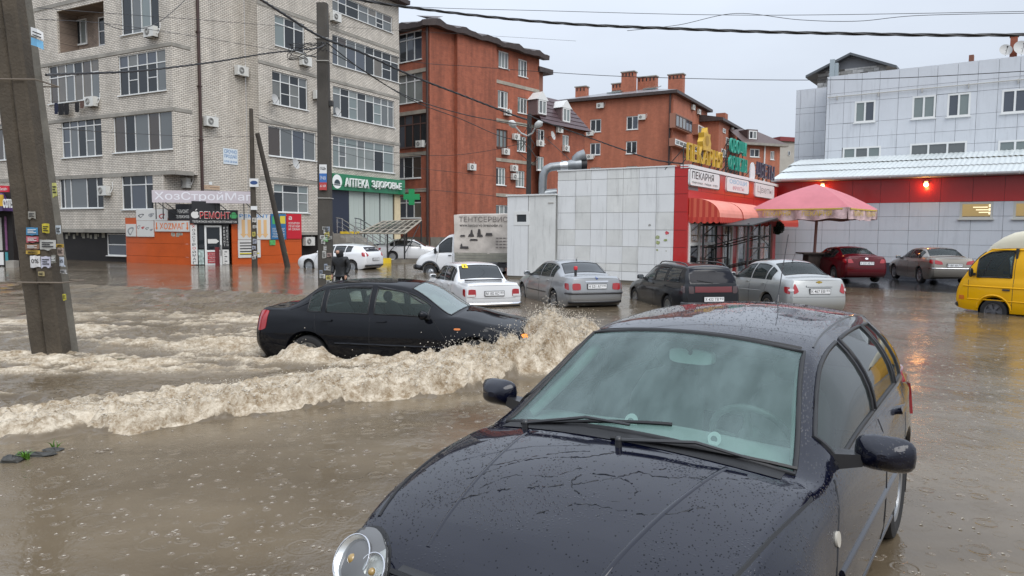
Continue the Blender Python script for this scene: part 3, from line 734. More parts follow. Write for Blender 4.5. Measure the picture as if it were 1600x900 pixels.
 # round badge stickers behind the screen
 for (x, y, r) in ((-.66, -.12, .035), (-.60, .31, .03)):
  g = MB(); k = Vector((x, y, .985)); g.poly([k + Vector((-.012 * sin(a) * r / .03, r * cos(a), r * sin(a))) for a in np.linspace(0, 2 * pi, 20, endpoint=False)])
  o = g.build('round_sticker', mat('sticker_white', (.75, .8, .78), rough=.6), c.root, org=(0, 0, 0))
  h = MB(); h.poly([k + Vector((.004, r * .5 * cos(a), r * .5 * sin(a))) for a in np.linspace(0, 2 * pi, 16, endpoint=False)]); h.build('sticker_print', mat('sticker_grey', (.18, .24, .23), rough=.6), o, org=(0, 0, 0))
 g = MB(); g.poly([(-.60, -.27 + .13 * a, .962 + .0 * b) if 0 else (-.60 + .05 * b, -.33 + .12 * a, .965) for a, b in ((-1, -.3), (-.4, -.6), (.5, -.5), (1.3, -.9), (1.5, .2), (.8, .5), (-.2, .6), (-.9, .4))])
 g.build('paper_slip', mat('sticker_white', (.75, .8, .78)), c.root, org=(0, 0, 0))
 # black sun band across the top of the screen
 g = MB(); i1 = min(range(len(c.xs)), key=lambda k: abs(c.xs[k] + 1.12)); i0 = min(range(len(c.xs)), key=lambda k: abs(c.xs[k] + 1.045))
 if i0 > i1: i0, i1 = i1, i0
 g.grid([[Vector(c.P[i][j]) + Vector((-.004, 0, -.008)) for j in range(VD, 2 * VE - VD + 1)] for i in range(i0, i1 + 1)])
 g.build('sun_band', glass_mat('sun_band_tint', (.12, .13, .16), .25, base=(.02, .02, .03)), c.root, smooth=60, org=(0, 0, 0))
 # cowl, wipers, washer jets
 g = MB(); rows = []
 for x in (-.375, -.41, -.45):
  rows.append([(lambda p, n: p + n * .003)(*c.cast('t', x + .085 * (1 - min(1, (y / .8) ** 2)), y)) for y in np.linspace(-.66, .66, 21)])
 g.grid(rows); g.build('cowl', M_RUBBER, c.root, smooth=60, org=(0, 0, 0))
 for px, ex, fl in (((-.37, -.50), (-.47, .10), 1), ((-.33, .02), (-.42, .62), -1)):
  def on(a, b, h):
   p, n = c.cast('t', a + .085 * (1 - min(1, (b / .8) ** 2)), b); return p + n * h
  base = on(px[0], px[1], .015); tip = on(ex[0], ex[1], .03)
  mid = on((px[0] + ex[0]) / 2 - .04, (px[1] + ex[1]) / 2, .045)
  g = MB(); g.tube([base - Vector((0, 0, .02)), base + Vector((0, 0, .012))], .015, 10); g.sphere(base + Vector((0, 0, .014)), .016)
  g.tube([base + Vector((0, 0, .014)), mid, mid * .3 + tip * .7], .009, 6, taper=.7)
  w = g.build('wiper', M_BLACKP, c.root, smooth=50, org=(0, 0, 0))
  g = MB(); P = []
  for t in np.linspace(-.1, 1.12, 16):
   a = px[0] + (ex[0] - px[0]) * t; b = px[1] + (ex[1] - px[1]) * t; P.append(on(a - .055, b, .012))
  g.tube(P, .009, 5); g.build('wiper_blade', M_RUBBER, w, smooth=50, org=(0, 0, 0))
 # bonnet shut lines, creases and bonnet leading edge
 def rail(x, k=1.0): return interp(sp['rail'], x) * k
 for sg in (1, -1):
  c.strip('bonnet_gap', 't', [(x, sg * rail(x, 1.035)) for x in np.linspace(.50, -.33, 14)], M_RUBBER, .009)
  c.strip('bonnet_crease', 't', [(x, sg * (.33 + .16 * (.55 - x))) for x in np.linspace(.58, -.30, 12)], PT_NAVY, .016, sunk=.72, n=10)
 c.gaps(((-.40, -.58), (-1.64, -1.64), (-2.30, -2.5)), r=.0055)
 # headlamp clusters
 HB = mat('headlamp_reflector', (.82, .84, .83), rough=.32, metal=.75); HW = mat('headlamp_inner', (.62, .63, .61), rough=.3, metal=.15); LC = glass_mat('lamp_cover', (.93, .95, .95), .9, base=(.1, .1, .1))
 for sg in (1, -1):
  o = c.patch('headlight', 'f', [(sg * .425, .545), (sg * .72, .555), (sg * .705, .75), (sg * .445, .735)], HW, off=.003, thick=.05, rnd=.9, nx=14, ny=12)
  c.patch('lamp_seal', 'f', [(sg * .412, .533), (sg * .73, .543), (sg * .715, .76), (sg * .435, .746)], M_RUBBER, off=.001, thick=.01, rnd=.9, nx=14, ny=12, parent=o)
  c.patch('lamp_cover', 'f', [(sg * .425, .545), (sg * .72, .555), (sg * .705, .75), (sg * .445, .735)], LC, off=.014, thick=.012, rnd=.9, nx=14, ny=12, bulge=.02, parent=o)
  c.patch('indicator', 'f', [(sg * .545, .546), (sg * .715, .552), (sg * .72, .595), (sg * .585, .59)], mat('indicator_lens', (.62, .60, .54), rough=.2, coat=1), off=.009, thick=.01, rnd=.6, parent=o)
  ctr, n = c.cast('f', sg * .567, .648)
  e1 = Vector((0, 1, 0)); e1 = (e1 - n * e1.dot(n)).normalized(); e2 = n.cross(e1)
  for (a, b, r, m) in ((-.046, .014, .088, HB), (.078, -.004, .064, HB)):
   k = ctr + e1 * a * sg * -1 + e2 * b * (1 if e2.z > 0 else -1) + n * .016
   g = MB(); rows = []
   for rr, d in ((1.0, .012), (.96, .006), (.8, -.012), (.5, -.03), (.28, -.034), (.26, .0), (.01, .006)):
    rows.append([k + (e1 * cos(q) + e2 * sin(q)) * r * rr + n * d for q in np.linspace(0, 2 * pi, 26, endpoint=False)])
   g.grid(rows, closed_v=True); g.build('reflector', m, o, smooth=50, org=(0, 0, 0))
   g = MB(); g.sphere(k + n * .004, r * .24); g.build('bulb_cap', mat('bulb_amber', (.30, .19, .05), rough=.2, coat=1), o, smooth=60, org=(0, 0, 0))
   g = MB(); g.grid([[k + (e1 * cos(q) + e2 * sin(q)) * (r * 1.04) + n * .012 + ((e1 * cos(q) + e2 * sin(q)) * cos(b2) + n * sin(b2)) * .0032 for b2 in np.linspace(0, 2 * pi, 6, endpoint=False)] for q in np.linspace(0, 2 * pi, 30, endpoint=False)], closed_u=True, closed_v=True)
   g.build('lamp_ring', M_CHROME, o, smooth=60, org=(0, 0, 0))
 gr = c.patch('grille', 'f', [(-.42, .58), (.42, .58), (.40, .70), (-.40, .70)], M_BLACKP, off=.008, thick=.02, nx=10, ny=4, rnd=.2)
 for z in (.61, .64, .67): c.strip('grille_bar', 'f', [(-.42, z), (.42, z)], M_RUBBER, .012, parent=gr, sunk=-.8)
 c.strip('bumper_gap', 'f', [(-.72, .535), (.72, .535)], M_RUBBER, .006)
 for ax in ('l', 'R'):
  c.patch('side_repeater', ax, [(-.475, .69), (-.415, .69), (-.415, .75), (-.475, .75)], mat('repeater_lens', (.55, .52, .45), rough=.15, coat=1), off=.008, thick=.01, rnd=1)
  c.strip('side_moulding', ax, [(-.5, .56), (-2.05, .56)], PT_NAVY, .022, sunk=.35, n=8)
  c.strip('sill_line', ax, [(-.45, .27), (-2.1, .27)], PT_NAVY, .016, sunk=.4, n=8)
  c.strip('window_moulding', ax, [(-.66, .945), (-1.6, .96), (-2.7, .985)], M_BLACKP, .013)
 for sg in (1, -1):   # drip rails along the roof
  c.strip('roof_moulding', 't', [(x, sg * interp(sp['rail'], x) * .97) for x in np.linspace(-1.2, -2.95, 12)], M_BLACKP, .008)
 c.strip('screen_top_seal', 't', [(-1.145 + .06 * (1 - (y / .58) ** 2), y) for y in np.linspace(-.54, .54, 11)], M_RUBBER, .013)
 c.handles((-1.42, -2.20), .875); c.mirrors(-.74, 1.0, sz=(.12, .23, .15), arm=.06)
 c.wheels(r=.315, wdt=.2, spokes=14)
 for q in ([(.60, .70), (.83, .70), (.80, 1.0), (.63, .98)],):
  for sg in (1, -1): c.patch('tail_light', 'r', [(sg * a, b) for a, b in q], M_RED, off=.012, thick=.04)
 c.aerial(-2.72, L=.42, lean=.5)
 # standing rain: rivulet rims on the bonnet, beads on roof, pillars and glass
 W_ = mat('rain_film', (.003, .004, .007), rough=.08, spec=.25)
 random.seed(3); g = MB()
 def trickle(pts, r, jit=.012):
  P = []
  dens = []
  for a, b in zip(pts, pts[1:]):
   k = max(2, int(hypot(a[0] - b[0], a[1] - b[1]) / .012))
   dens += [(a[0] + (b[0] - a[0]) * t / k, a[1] + (b[1] - a[1]) * t / k) for t in range(k)]
  for i, (a, b) in enumerate(dens):
   p, n = c.cast('t', a + random.uniform(-jit, jit) * .5, b + random.uniform(-jit, jit) * .5)
   if p: P.append((p - n * r * .5, r * (.45 + .8 * random.random())))
  i = 0
  while i < len(P) - 3:
   k = random.randint(6, 22); seg = P[i:i + k]
   if len(seg) > 2: g.tube([q[0] for q in seg], [q[1] for q in seg], 6)
   i += k + random.randint(0, 3)
 def wav(x0, y0, x1, y1, amp, n=9): return [(x0 + (x1 - x0) * t + amp * sin(t * 7 + x0 * 9), y0 + (y1 - y0) * t + amp * .5 * cos(t * 9)) for t in np.linspace(0, 1, n)]
 trickle(wav(.42, -.42, -.12, .30, .035), .0042); trickle(wav(.20, -.44, -.20, .05, .03), .004); trickle(wav(.10, -.42, -.24, .10, .02), .003)
 trickle(wav(.36, -.05, .02, .56, .04), .0045); trickle(wav(.28, -.36, .0, .0, .03), .003); trickle(wav(-.05, .2, -.22, .6, .03), .0035)
 trickle([(.10 + .085 * cos(a), .13 + .13 * sin(a)) for a in np.linspace(.6, 5.9, 26)], .0045, .008)
 trickle(wav(-.1, .35, -.28, .62, .02), .003)
 g.build('rain_rivulet', W_, c.root, smooth=60, org=(0, 0, 0))
 g = MB()
 for k in range(4200):
  u = random.random()
  if u < .5: x, y = random.uniform(-1.2, -2.9), random.uniform(-.54, .54)
  elif u < .86: x, y = random.uniform(-.3, .6), random.choice((-1, 1)) * random.uniform(.42, .82)
  else: x, y = random.uniform(-.3, .6), random.uniform(-.5, .5)
  p, n = c.cast('t', x, y)
  if p is None: continue
  r = random.uniform(.0013, .0038); e1 = n.cross(Vector((0, 1, .2))).normalized(); e2 = n.cross(e1)
  base = [p + (e1 * cos(q) + e2 * sin(q)) * r for q in np.linspace(0, 2 * pi, 6, endpoint=False)]
  mid = [p + (e1 * cos(q) + e2 * sin(q)) * r * .7 + n * r * .4 for q in np.linspace(0, 2 * pi, 6, endpoint=False)]
  g.grid([base, mid], closed_v=True); g.poly(mid)
 o = g.build('rain_bead', W_, c.root, smooth=80, org=(0, 0, 0)); tag(o, kind='stuff')
 return c

def all_cars():
 H = hero()
 # moving dark saloon, bow wave over its nose
 sp = sedan(.84, 2.615, .93, .85, 1.45, nose=.68, hood=1.0, belt=.93, deck=1.045, cowl=-.36, scr1=-1.10, roof_r=-2.42, rg1=-2.98, deckx=-3.04, arch=.355)
 sp['glass_window'] = glass_mat('moving_car_glass', (.78, .90, .86), .8, base=(.10, .13, .125)); sp['glass_windscreen'] = glass_mat('moving_car_screen', (.75, .88, .85), .4, base=(.24, .30, .30))  # pale base colour of the windscreen stands in for reflected sky
 c = Car('saloon_car', 'black saloon ploughing through the flood and pushing up a bow wave', 'car', sp, PT_BLACK, (-.36, 11.27, -.20), radians(-12.4), pitch=radians(-.5))
 finish(c, [[(.56, .66), (.76, .66), (.76, .98), (.62, .96)]], ('О 317 КЕ', '93'))
 c.patch('indicator', 'f', [(-.46, .58), (-.66, .58), (-.66, .70), (-.50, .69)], mat('lit_indicator', (.5, .16, .02), emit=((1, .27, .02), .7)), off=.012, thick=.03, rnd=.6)
 for ax in ('l', 'R'):
  c.strip('side_moulding', ax, [(-.45, .50), (-2.15, .52)], PT_BLACK, .022, n=6)
  c.strip('wind_deflector', ax, [(-.80, 1.12), (-1.1, 1.28), (-1.55, 1.36)], M_BLACKP, .016, n=6); c.strip('wind_deflector', ax, [(-1.64, 1.36), (-2.0, 1.355), (-2.3, 1.31)], M_BLACKP, .016, n=6)
  c.patch('side_repeater', ax, [(-.30, .76), (-.20, .76), (-.20, .79), (-.30, .79)], M_AMBER, off=.008, thick=.01, rnd=.7)
 # white boxy saloon
 sp = sedan(.63, 2.424, 1.09, .80, 1.44, nose=.78, hood=.96, belt=.90, deck=.965, cowl=-.42, scr1=-.98, roof_r=-2.16, rg1=-2.62, deckx=-2.7, arch=.32, axle=.29, boxy=1., rw=.59, tail=.2)
 sp['windows'] = [(-.66, -1.40), (-1.48, -2.10), (-2.16, -2.32)]; sp['glass_rear_window'] = M_GLASSD; sp['glass_back'] = M_GLASSD; sp['shoulder'] = .035; sp['bow'] = .012
 sp['rail'] = [(.63, .56), (.3, .66), (-.42, .70), (-.52, .68), (-.98, .60), (-1.4, .59), (-2.1, .59), (-2.62, .67), (-2.75, .70), (-3.51, .70)]; sp['tumble'] = [(.63, .03), (-.7, .05), (-3.51, .05)]
 sp['crown'] = [(.63, .015), (-.3, .03), (-.55, .05), (-1.0, .05), (-2.1, .045), (-2.55, .035), (-2.8, .02), (-3.51, .015)]
 c = Car('classic_saloon', 'white boxy old saloon with a yellow sticker in its dark rear window', 'car', sp, PT_WHITE, (-1.75, 22.43, -.33), radians(111.3))
 finish(c, [[(.50, .60), (.755, .60), (.755, .80), (.50, .80)]], ('М 182 АС', '193', dict(z=.69)), mir=(-.70, .99), handles=(-1.28, -2.0), hz=.84, wrap=False, gaps=((-.5, -.6), (-1.44, -1.44), (-2.2, -2.3)), rim=M_CHROME, r=.29)
 for sg in (1, -1):
  c.patch('reverse_light', 'r', [(sg * .52, .61), (sg * .74, .61), (sg * .74, .665), (sg * .52, .665)], M_CLEAR, off=.018, thick=.02)
 c.strip('bumper', 'r', [(-.76, .42), (.76, .42)], M_CHROME, .045, sunk=-.7, n=10); c.strip('bumper_pad', 'r', [(-.76, .375), (.76, .375)], M_BLACKP, .045, sunk=-.5, n=8)
 c.strip('boot_gap', 'r', [(-.6, .56), (.6, .56)], M_RUBBER, .005); c.strip('boot_edge', 'r', [(-.66, .895), (.66, .895)], M_CHROME, .006)
 p, n = c.cast('t', -2.24, .40)
 g = MB(); e = Vector((0, 1, 0)); f = n.cross(e); k = p + n * .012
 g.quad(k - e * .08 - f * .09, k + e * .08 - f * .09, k + e * .08 + f * .09, k - e * .08 + f * .09); st = g.build('warning_sticker', mat('sticker_yellow', (.75, .55, .02), rough=.5), c.root, org=(0, 0, 0))
 g = MB(); k = k + n * .003; g.quad(k - e * .012 - f * .02, k + e * .012 - f * .02, k + e * .02 + f * .06, k - e * .02 + f * .06); g.quad(k - e * .012 - f * .05, k + e * .012 - f * .05, k + e * .012 - f * .03, k - e * .012 - f * .03); g.build('exclamation_mark', M_INK, st, org=(0, 0, 0))
 # silver saloon with coloured plug on the boot
 sp = sedan(.75, 2.725, 1.0, .87, 1.415, nose=.68, hood=.98, belt=.92, deck=1.05, cowl=-.45, scr1=-1.25, roof_r=-2.45, rg1=-3.02, deckx=-3.1, tail=.6)
 sp['glass_rear_window'] = M_GLASSD
 c = Car('silver_saloon', 'silver saloon with dark bumper strip parked beside the white panelled wall', 'car', sp, PT_SILVER, (1.12, 22.7, -.22), radians(106.9))
 finish(c, [[(.44, .69), (.82, .68), (.82, .86), (.45, .86)]], ('Н 521 АТ', '193', dict(z=.78)), gaps=((-.5, -.66), (-1.6, -1.6), (-2.6, -2.6)))
 c.strip('bumper_strip', 'r', [(-.80, .60), (.80, .60)], M_BLACKP, .028, sunk=-.2, n=8); c.strip('bumper_foot', 'r', [(-.74, .36), (.74, .36)], M_BLACKP, .05, n=8)
 c.strip('side_moulding', 'l', [(-.5, .52), (-2.2, .53)], M_BLACKP, .02, n=6); c.strip('side_moulding', 'R', [(-.5, .52), (-2.2, .53)], M_BLACKP, .02, n=6)
 c.patch('boot_handle', 'r', [(-.32, .885), (.32, .885), (.32, .925), (-.32, .925)], M_CHROME, off=.015, thick=.01)
 c.patch('badge', 'r', [(-.035, .955), (.035, .955), (.035, 1.02), (-.035, 1.02)], mat('badge_blue', (.03, .06, .2), rough=.2, coat=1), off=.01, thick=.01, rnd=1)
 c.aerial(-2.3, L=.05, lean=.8)
 p, n = c.cast('t', -3.25, .40)
 g = MB(); g.lathe([(.03, 0), (.034, .12), (.03, .13), (.001, .13)], 12, org=p); b = thing('aerosol_can', 'red topped black can standing on the boot of the silver saloon', 'can', tuple(c.root.matrix_world @ p))
 mw = Matrix.Translation(c.root.location) @ Matrix.Rotation(radians(106.9), 4, 'Z'); q = mw @ p; b.location = q
 g = MB(); g.lathe([(.001, 0), (.034, 0), (.036, .13), (.032, .15), (.001, .15)], 14); g.build('can_body', M_BLACKP, b, smooth=40, org=(0, 0, 0))
 g = MB(); g.lathe([(.001, .15), (.05, .15), (.052, .23), (.04, .245), (.001, .245)], 14); g.build('can_cap', mat('cap_red', (.5, .01, .02), rough=.4), b, smooth=40, org=(0, 0, 0))
 # dark estate with roof rails
 sp = sedan(.80, 2.49, .99, .835, 1.45, nose=.70, hood=.98, belt=.93, deck=1.30, cowl=-.34, scr1=-1.05, roof_r=-2.9, rg1=-3.3, deckx=-3.35, arch=.345, rw=.56)
 sp.pop('rearglass')
 sp['top'] = [q for q in sp['top'] if q[0] > -1.9] + [(-2.4, 1.45), (-3.0, 1.435), (-3.3, 1.40), (-3.48, 1.33)]
 sp['belt'] = [q for q in sp['belt'] if q[0] > -2.6] + [(-2.6, .955), (-3.48, .97)]
 sp['rail'] = [q for q in sp['rail'] if q[0] > -1.2] + [(-1.5, .57), (-3.2, .57), (-3.48, .56)]
 sp['crown'] = [q for q in sp['crown'] if q[0] > -2.] + [(-2.4, .045), (-3.48, .035)]
 sp['rprof'] = [(.25, -.1), (.45, 0), (.7, 0), (.95, -.02), (1.4, -.30)]; sp['rblend'] = .5
 sp['windows'] = [(-.68, -1.46), (-1.54, -2.18), (-2.30, -3.0)]; sp['glass_back'] = M_GLASSD
 c = Car('estate_car', 'dark graphite estate car with roof rails parked in front of the bakery doors', 'car', sp, PT_GRAPH, (4.40, 21.72, -.28), radians(100.2), glass=M_GLASSD)
 finish(c, [[(.50, .74), (.775, .74), (.765, .92), (.52, .92)]], ('Х 422 ТВ', '93', dict(z=.60)), mir=(-.72, 1.0), gaps=((-.45, -.6), (-1.5, -1.5), (-2.35, -2.25)), tailm=mat('smoked_lens', (.05, .025, .025), rough=.15, coat=1))
 c.patch('rear_window', 'r', [(-.62, 1.0), (.62, 1.0), (.535, 1.345), (-.535, 1.345)], mat('estate_rear_glass', (.008, .009, .014), rough=.08, spec=.15), off=.006, thick=.01, nx=14)
 c.patch('reflector_panel', 'r', [(-.49, .77), (.49, .77), (.49, .915), (-.49, .915)], M_REDD, off=.014, thick=.02, nx=12)
 c.strip('bumper', 'r', [(-.76, .48), (.76, .48)], M_BLACKP, .05, sunk=0, n=8)
 for sg in (1, -1):
  g = MB(); P = []
  for x, h in ((-1.25, .0), (-1.35, .05), (-1.6, .07), (-2.6, .07), (-2.95, .05), (-3.08, 0)):
   p, n = c.cast('t', x, sg * .52); P.append(p + Vector((0, 0, h)))
  g.tube(P, .016, 8); g.build('roof_rail', M_BLACKP, c.root, smooth=60, org=(0, 0, 0))
 c.strip('rear_wiper', 'r', [(.02, 1.0), (.42, 1.06)], M_RUBBER, .008, sunk=-1.5)
 # pale silver saloon, tall boot
 sp = sedan(.85, 2.525, 1.02, .867, 1.517, nose=.72, hood=1.04, belt=.98, deck=1.13, cowl=-.34, scr1=-1.2, roof_r=-2.3, rg1=-2.98, deckx=-3.05, arch=.36, axle=.33, rw=.55)
 c = Car('compact_saloon', 'pale silver compact saloon parked between the dark estate and the parasol', 'car', sp, PT_SILVER2, (6.98, 21.45, -.24), radians(98.8))
 finish(c, [[(.53, .78), (.83, .72), (.84, .90), (.62, 1.0)]], ('К 467 ЕВ', '193', dict(z=.80)), mir=(-.72, 1.06), hz=.92, r=.325, gaps=((-.45, -.62), (-1.58, -1.58), (-2.4, -2.5)))
 for sg in (1, -1):
  c.patch('lamp_centre', 'r', [(sg * (.66), .79), (sg * .75, .79), (sg * .75, .86), (sg * .66, .86)], M_CLEAR, off=.022, thick=.01, rnd=1)
  c.strip('side_crease', 'l' if sg > 0 else 'R', [(-.5, .66), (-2.2, .72)], c.paint, .015, sunk=.6, n=8)
 c.patch('boot_trim', 'r', [(-.34, .905), (.34, .905), (.34, .94), (-.34, .94)], c.paint, off=.03, thick=.0)
 BT = mat('badge_gold', (.55, .38, .08), rough=.3, metal=.7)
 p, n = c.cast('r', 0, 1.02); g = MB()
 g.hexa([(p.x - .012 - d, y, 1.02 + z) for z in (-.016, .016) for y, d in ((-.075, 0), (.075, 0), (.07, -.02), (-.07, -.02))]); g.hexa([(p.x - .013 - d, y, 1.02 + z) for z in (-.03, .03) for y, d in ((-.03, 0), (.03, 0), (.03, -.02), (-.03, -.02))]); g.build('badge', BT, c.root, org=(0, 0, 0))
 c.aerial(-2.25, L=.18, lean=.6); c.strip('bumper_gap', 'r', [(-.78, .66), (.78, .66)], M_RUBBER, .005)
 # dark red saloon on the forecourt
 sp = sedan(.85, 2.73, 1.0, .90, 1.425, nose=.68, hood=.99, belt=.93, deck=1.09, cowl=-.45, scr1=-1.25, roof_r=-2.4, rg1=-3.05, deckx=-3.12, arch=.36, axle=.32)
 c = Car('red_saloon', 'dark red saloon parked by the white store wall next to the parasol table', 'car', sp, PT_RED, (13.75, 32.0, .02), radians(88))
 finish(c, [[(.48, .80), (.82, .80), (.80, .95), (.56, .96)]], ('У 337 ХЕ', '93', dict(z=.80)), tailm=M_RED, gaps=((-.5, -.66), (-1.6, -1.6), (-2.6, -2.6)))
 c.patch('badge', 'r', [(-.06, .94), (.06, .94), (.06, 1.01), (-.06, 1.01)], M_CHROME, off=.012, thick=.01, rnd=1); c.strip('bumper_gap', 'r', [(-.8, .60), (.8, .60)], M_RUBBER, .006)
 # grey beige saloon on the forecourt
 sp = sedan(.90, 2.648, 1.03, .886, 1.427, nose=.68, hood=.99, belt=.93, deck=1.07, cowl=-.42, scr1=-1.22, roof_r=-2.4, rg1=-3.02, deckx=-3.1, arch=.355, axle=.315)
 c = Car('beige_saloon', 'grey beige saloon parked by the store wall between the red saloon and yellow van', 'car', sp, PT_BEIGE, (17.2, 31.4, .02), radians(82))
 finish(c, [[(.40, .78), (.82, .80), (.80, .96), (.44, .90)]], ('Р 887 МА', '93', dict(z=.76)), gaps=((-.5, -.66), (-1.6, -1.6), (-2.6, -2.6)))
 c.strip('bumper_line', 'r', [(-.82, .64), (.82, .64)], M_CHROME, .018, sunk=-.1, n=6); c.strip('window_moulding', 'l', [(-.7, .955), (-2.6, .985)], M_CHROME, .01)
 # white hatchback by the kiosk
 sp = sedan(.88, 2.65, .82, .90, 1.48, nose=.74, hood=1.02, belt=.98, deck=1.2, cowl=-.3, scr1=-1.15, roof_r=-2.9, rg1=-3.2, deckx=-3.3, arch=.36, axle=.33)
 sp.pop('rearglass')
 sp['top'] = [q for q in sp['top'] if q[0] > -1.95] + [(-2.4, 1.46), (-2.95, 1.40), (-3.2, 1.36), (-3.47, 1.26)]
 sp['belt'] = [q for q in sp['belt'] if q[0] > -1.6] + [(-2.2, 1.03), (-3.0, 1.10), (-3.47, 1.10)]
 sp['rail'] = [q for q in sp['rail'] if q[0] > -1.2] + [(-1.5, .57), (-3.1, .55), (-3.47, .5)]
 sp['crown'] = [q for q in sp['crown'] if q[0] > -2.] + [(-2.4, .05), (-3.47, .04)]
 sp['rprof'] = [(.25, -.1), (.5, 0), (.8, 0), (1.0, -.06), (1.35, -.42)]; sp['rblend'] = .55
 sp['windows'] = [(-.66, -1.5), (-1.58, -2.2), (-2.28, -2.6)]
 c = Car('white_hatchback', 'white hatchback with red tail lights parked behind the thick grey pole', 'car', sp, PT_WHITE, (-10.1, 38.6, -.2), radians(156), glass=M_GLASSD)
 finish(c, [[(.52, .92), (.84, .84), (.86, 1.06), (.64, 1.04)]], ('В 410 СК', '123', dict(z=.72)), mir=(-.68, 1.05), gaps=((-.4, -.6), (-1.54, -1.54), (-2.3, -2.3)), r=.33)
 c.patch('rear_window', 'r', [(-.56, 1.10), (.56, 1.10), (.5, 1.32), (-.5, 1.32)], mat('estate_rear_glass', (.012, .014, .02)), off=.006, thick=.01, nx=12)
 c.strip('bumper_foot', 'r', [(-.76, .40), (.76, .40)], M_BLACKP, .06, n=8)
 # small white saloon beyond the pharmacy steps
 sp = sedan(.75, 2.48, .95, .83, 1.42, nose=.70, hood=.98, belt=.91, deck=1.03, cowl=-.4, scr1=-1.15, roof_r=-2.25, rg1=-2.85, deckx=-2.92)
 c = Car('small_saloon', 'small white saloon half hidden behind the box truck by the pharmacy steps', 'car', sp, PT_WHITE, (-5.15, 47.2, .02), radians(8), glass=M_GLASSD)
 finish(c, [[(.52, .68), (.78, .68), (.78, .85), (.56, .85)]], None, [[(.46, .58), (.74, .58), (.74, .72), (.5, .70)]], gaps=((-.45, -.6), (-1.55, -1.55), (-2.4, -2.4)))
 return H
# ------------------------------------------------------------------ building materials
B_GREY = brick_mat('pale_silicate_brick', (.70, .65, .575), (.62, .57, .495), (.13, .11, .09), stain=.12, bw=.28, bh=.10, msize=.014, streak=.22)
B_RED = brick_mat('red_brick', (.42, .108, .05), (.34, .086, .042), (.28, .12, .08), stain=.18, streak=.4)
B_RED2 = brick_mat('orange_red_brick', (.46, .14, .072), (.39, .115, .06), (.32, .15, .10), stain=.10, streak=.18)
M_CONC = mat('concrete', (.27, .255, .225), rough=.85, noise=(1.3, .25), bump=(18, .3))
M_CONCD = mat('damp_concrete', (.15, .135, .11), rough=.8, noise=(1.6, .35), bump=(14, .5))
M_PVC = mat('white_pvc', (.68, .69, .68), rough=.4)
M_PVCG = mat('grey_old_frame', (.42, .41, .38), rough=.6)
M_BROWNF = mat('brown_frame', (.10, .045, .03), rough=.5)
M_DARK = mat('dark_opening', (.012, .012, .013), rough=.6)
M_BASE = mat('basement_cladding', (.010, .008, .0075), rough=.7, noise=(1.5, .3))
M_PIPE = mat('brown_pipe', (.045, .022, .018), rough=.45)
PANES = [mat('pane_dark', (.018, .022, .026), rough=.05), mat('pane_blue', (.055, .066, .085), rough=.05, coat=.5),
   mat('pane_grey', (.11, .12, .122), rough=.06, coat=.5), curtain_mat('pane_curtain', (.07, .075, .07), (.30, .30, .28))]
PANES_L = [mat('pane_pale', (.15, .185, .18), rough=.08, coat=1), curtain_mat('pane_net', (.12, .14, .135), (.40, .42, .40)), PANES[0], PANES[2]]
PANES_W = [curtain_mat('pane_beige', (.07, .062, .05), (.24, .21, .17), 6), PANES[0], PANES[1], PANES[2], mat('pane_brown', (.05, .038, .03), rough=.08, coat=.5)]
PANES_D = [PANES[0], PANES[0], PANES[1]]
M_ROOFD = mat('dark_roof_sheet', (.05, .035, .032), rough=.5, noise=(3, .3))
M_ROOFG = mat('wet_grey_roof', (.19, .19, .20), rough=.35, noise=(1.2, .3))
M_ACW = mat('ac_casing', (.60, .60, .57), rough=.45, noise=(3, .1))
M_ACD = mat('ac_grille', (.06, .06, .06), rough=.6)
M_IRON = mat('black_iron', (.02, .02, .02), rough=.5, noise=(8, .3))
M_STAIN = mat('stainless_tube', (.55, .56, .57), rough=.2, metal=1)

def ac(pl, px, py, label, o=0., w=.82, h=.56, face=1, group='air conditioner units on the facades'):
 s, z = pl.hit(px, py, o + .2)
 loc = pl.P(s, z, o)
 g = MB(); pbox(g, pl, s - w / 2, s + w / 2, z - h / 2, z + h / 2, o + .08, o + .38)
 r = g.build('air_conditioner', M_ACW, None, org=loc); tag(r, label, 'air conditioner', group)
 g = MB(); cs = s - w * .14; n = 18
 for k in range(n):
  a, b = 2 * pi * k / n, 2 * pi * (k + 1) / n
  g.quad(pl.P(cs + .2 * cos(a), z + .2 * sin(a), o + .384), pl.P(cs + .2 * cos(b), z + .2 * sin(b), o + .384), pl.P(cs + .06 * cos(b), z + .06 * sin(b), o + .40), pl.P(cs + .06 * cos(a), z + .06 * sin(a), o + .40))
 for k in range(3):
  rr = .07 + .055 * k
  g.tube([pl.P(cs + rr * cos(2 * pi * q / 14), z + rr * sin(2 * pi * q / 14), o + .405) for q in range(15)], .008, 4, mi=1)
 g.build('fan_grille', [M_ACD, M_ACW], r, org=loc)
 for q in (-.3, .3):
  g = MB(); pbox(g, pl, s + q - .02, s + q + .02, z - h / 2 - .035, z - h / 2 - .001, o, o + .4); g.build('bracket', M_IRON, r, org=loc)
 g = MB(); g.tube([pl.P(s + w / 2, z - .1, o + .2), pl.P(s + w / 2 + .1, z - .12, o + .15), pl.P(s + w / 2 + .14, z + .2, o + .03), pl.P(s + w / 2 + .1, z + .5, o)], .018, 5); g.build('pipe', M_PVC, r, smooth=60, org=loc)
 return r
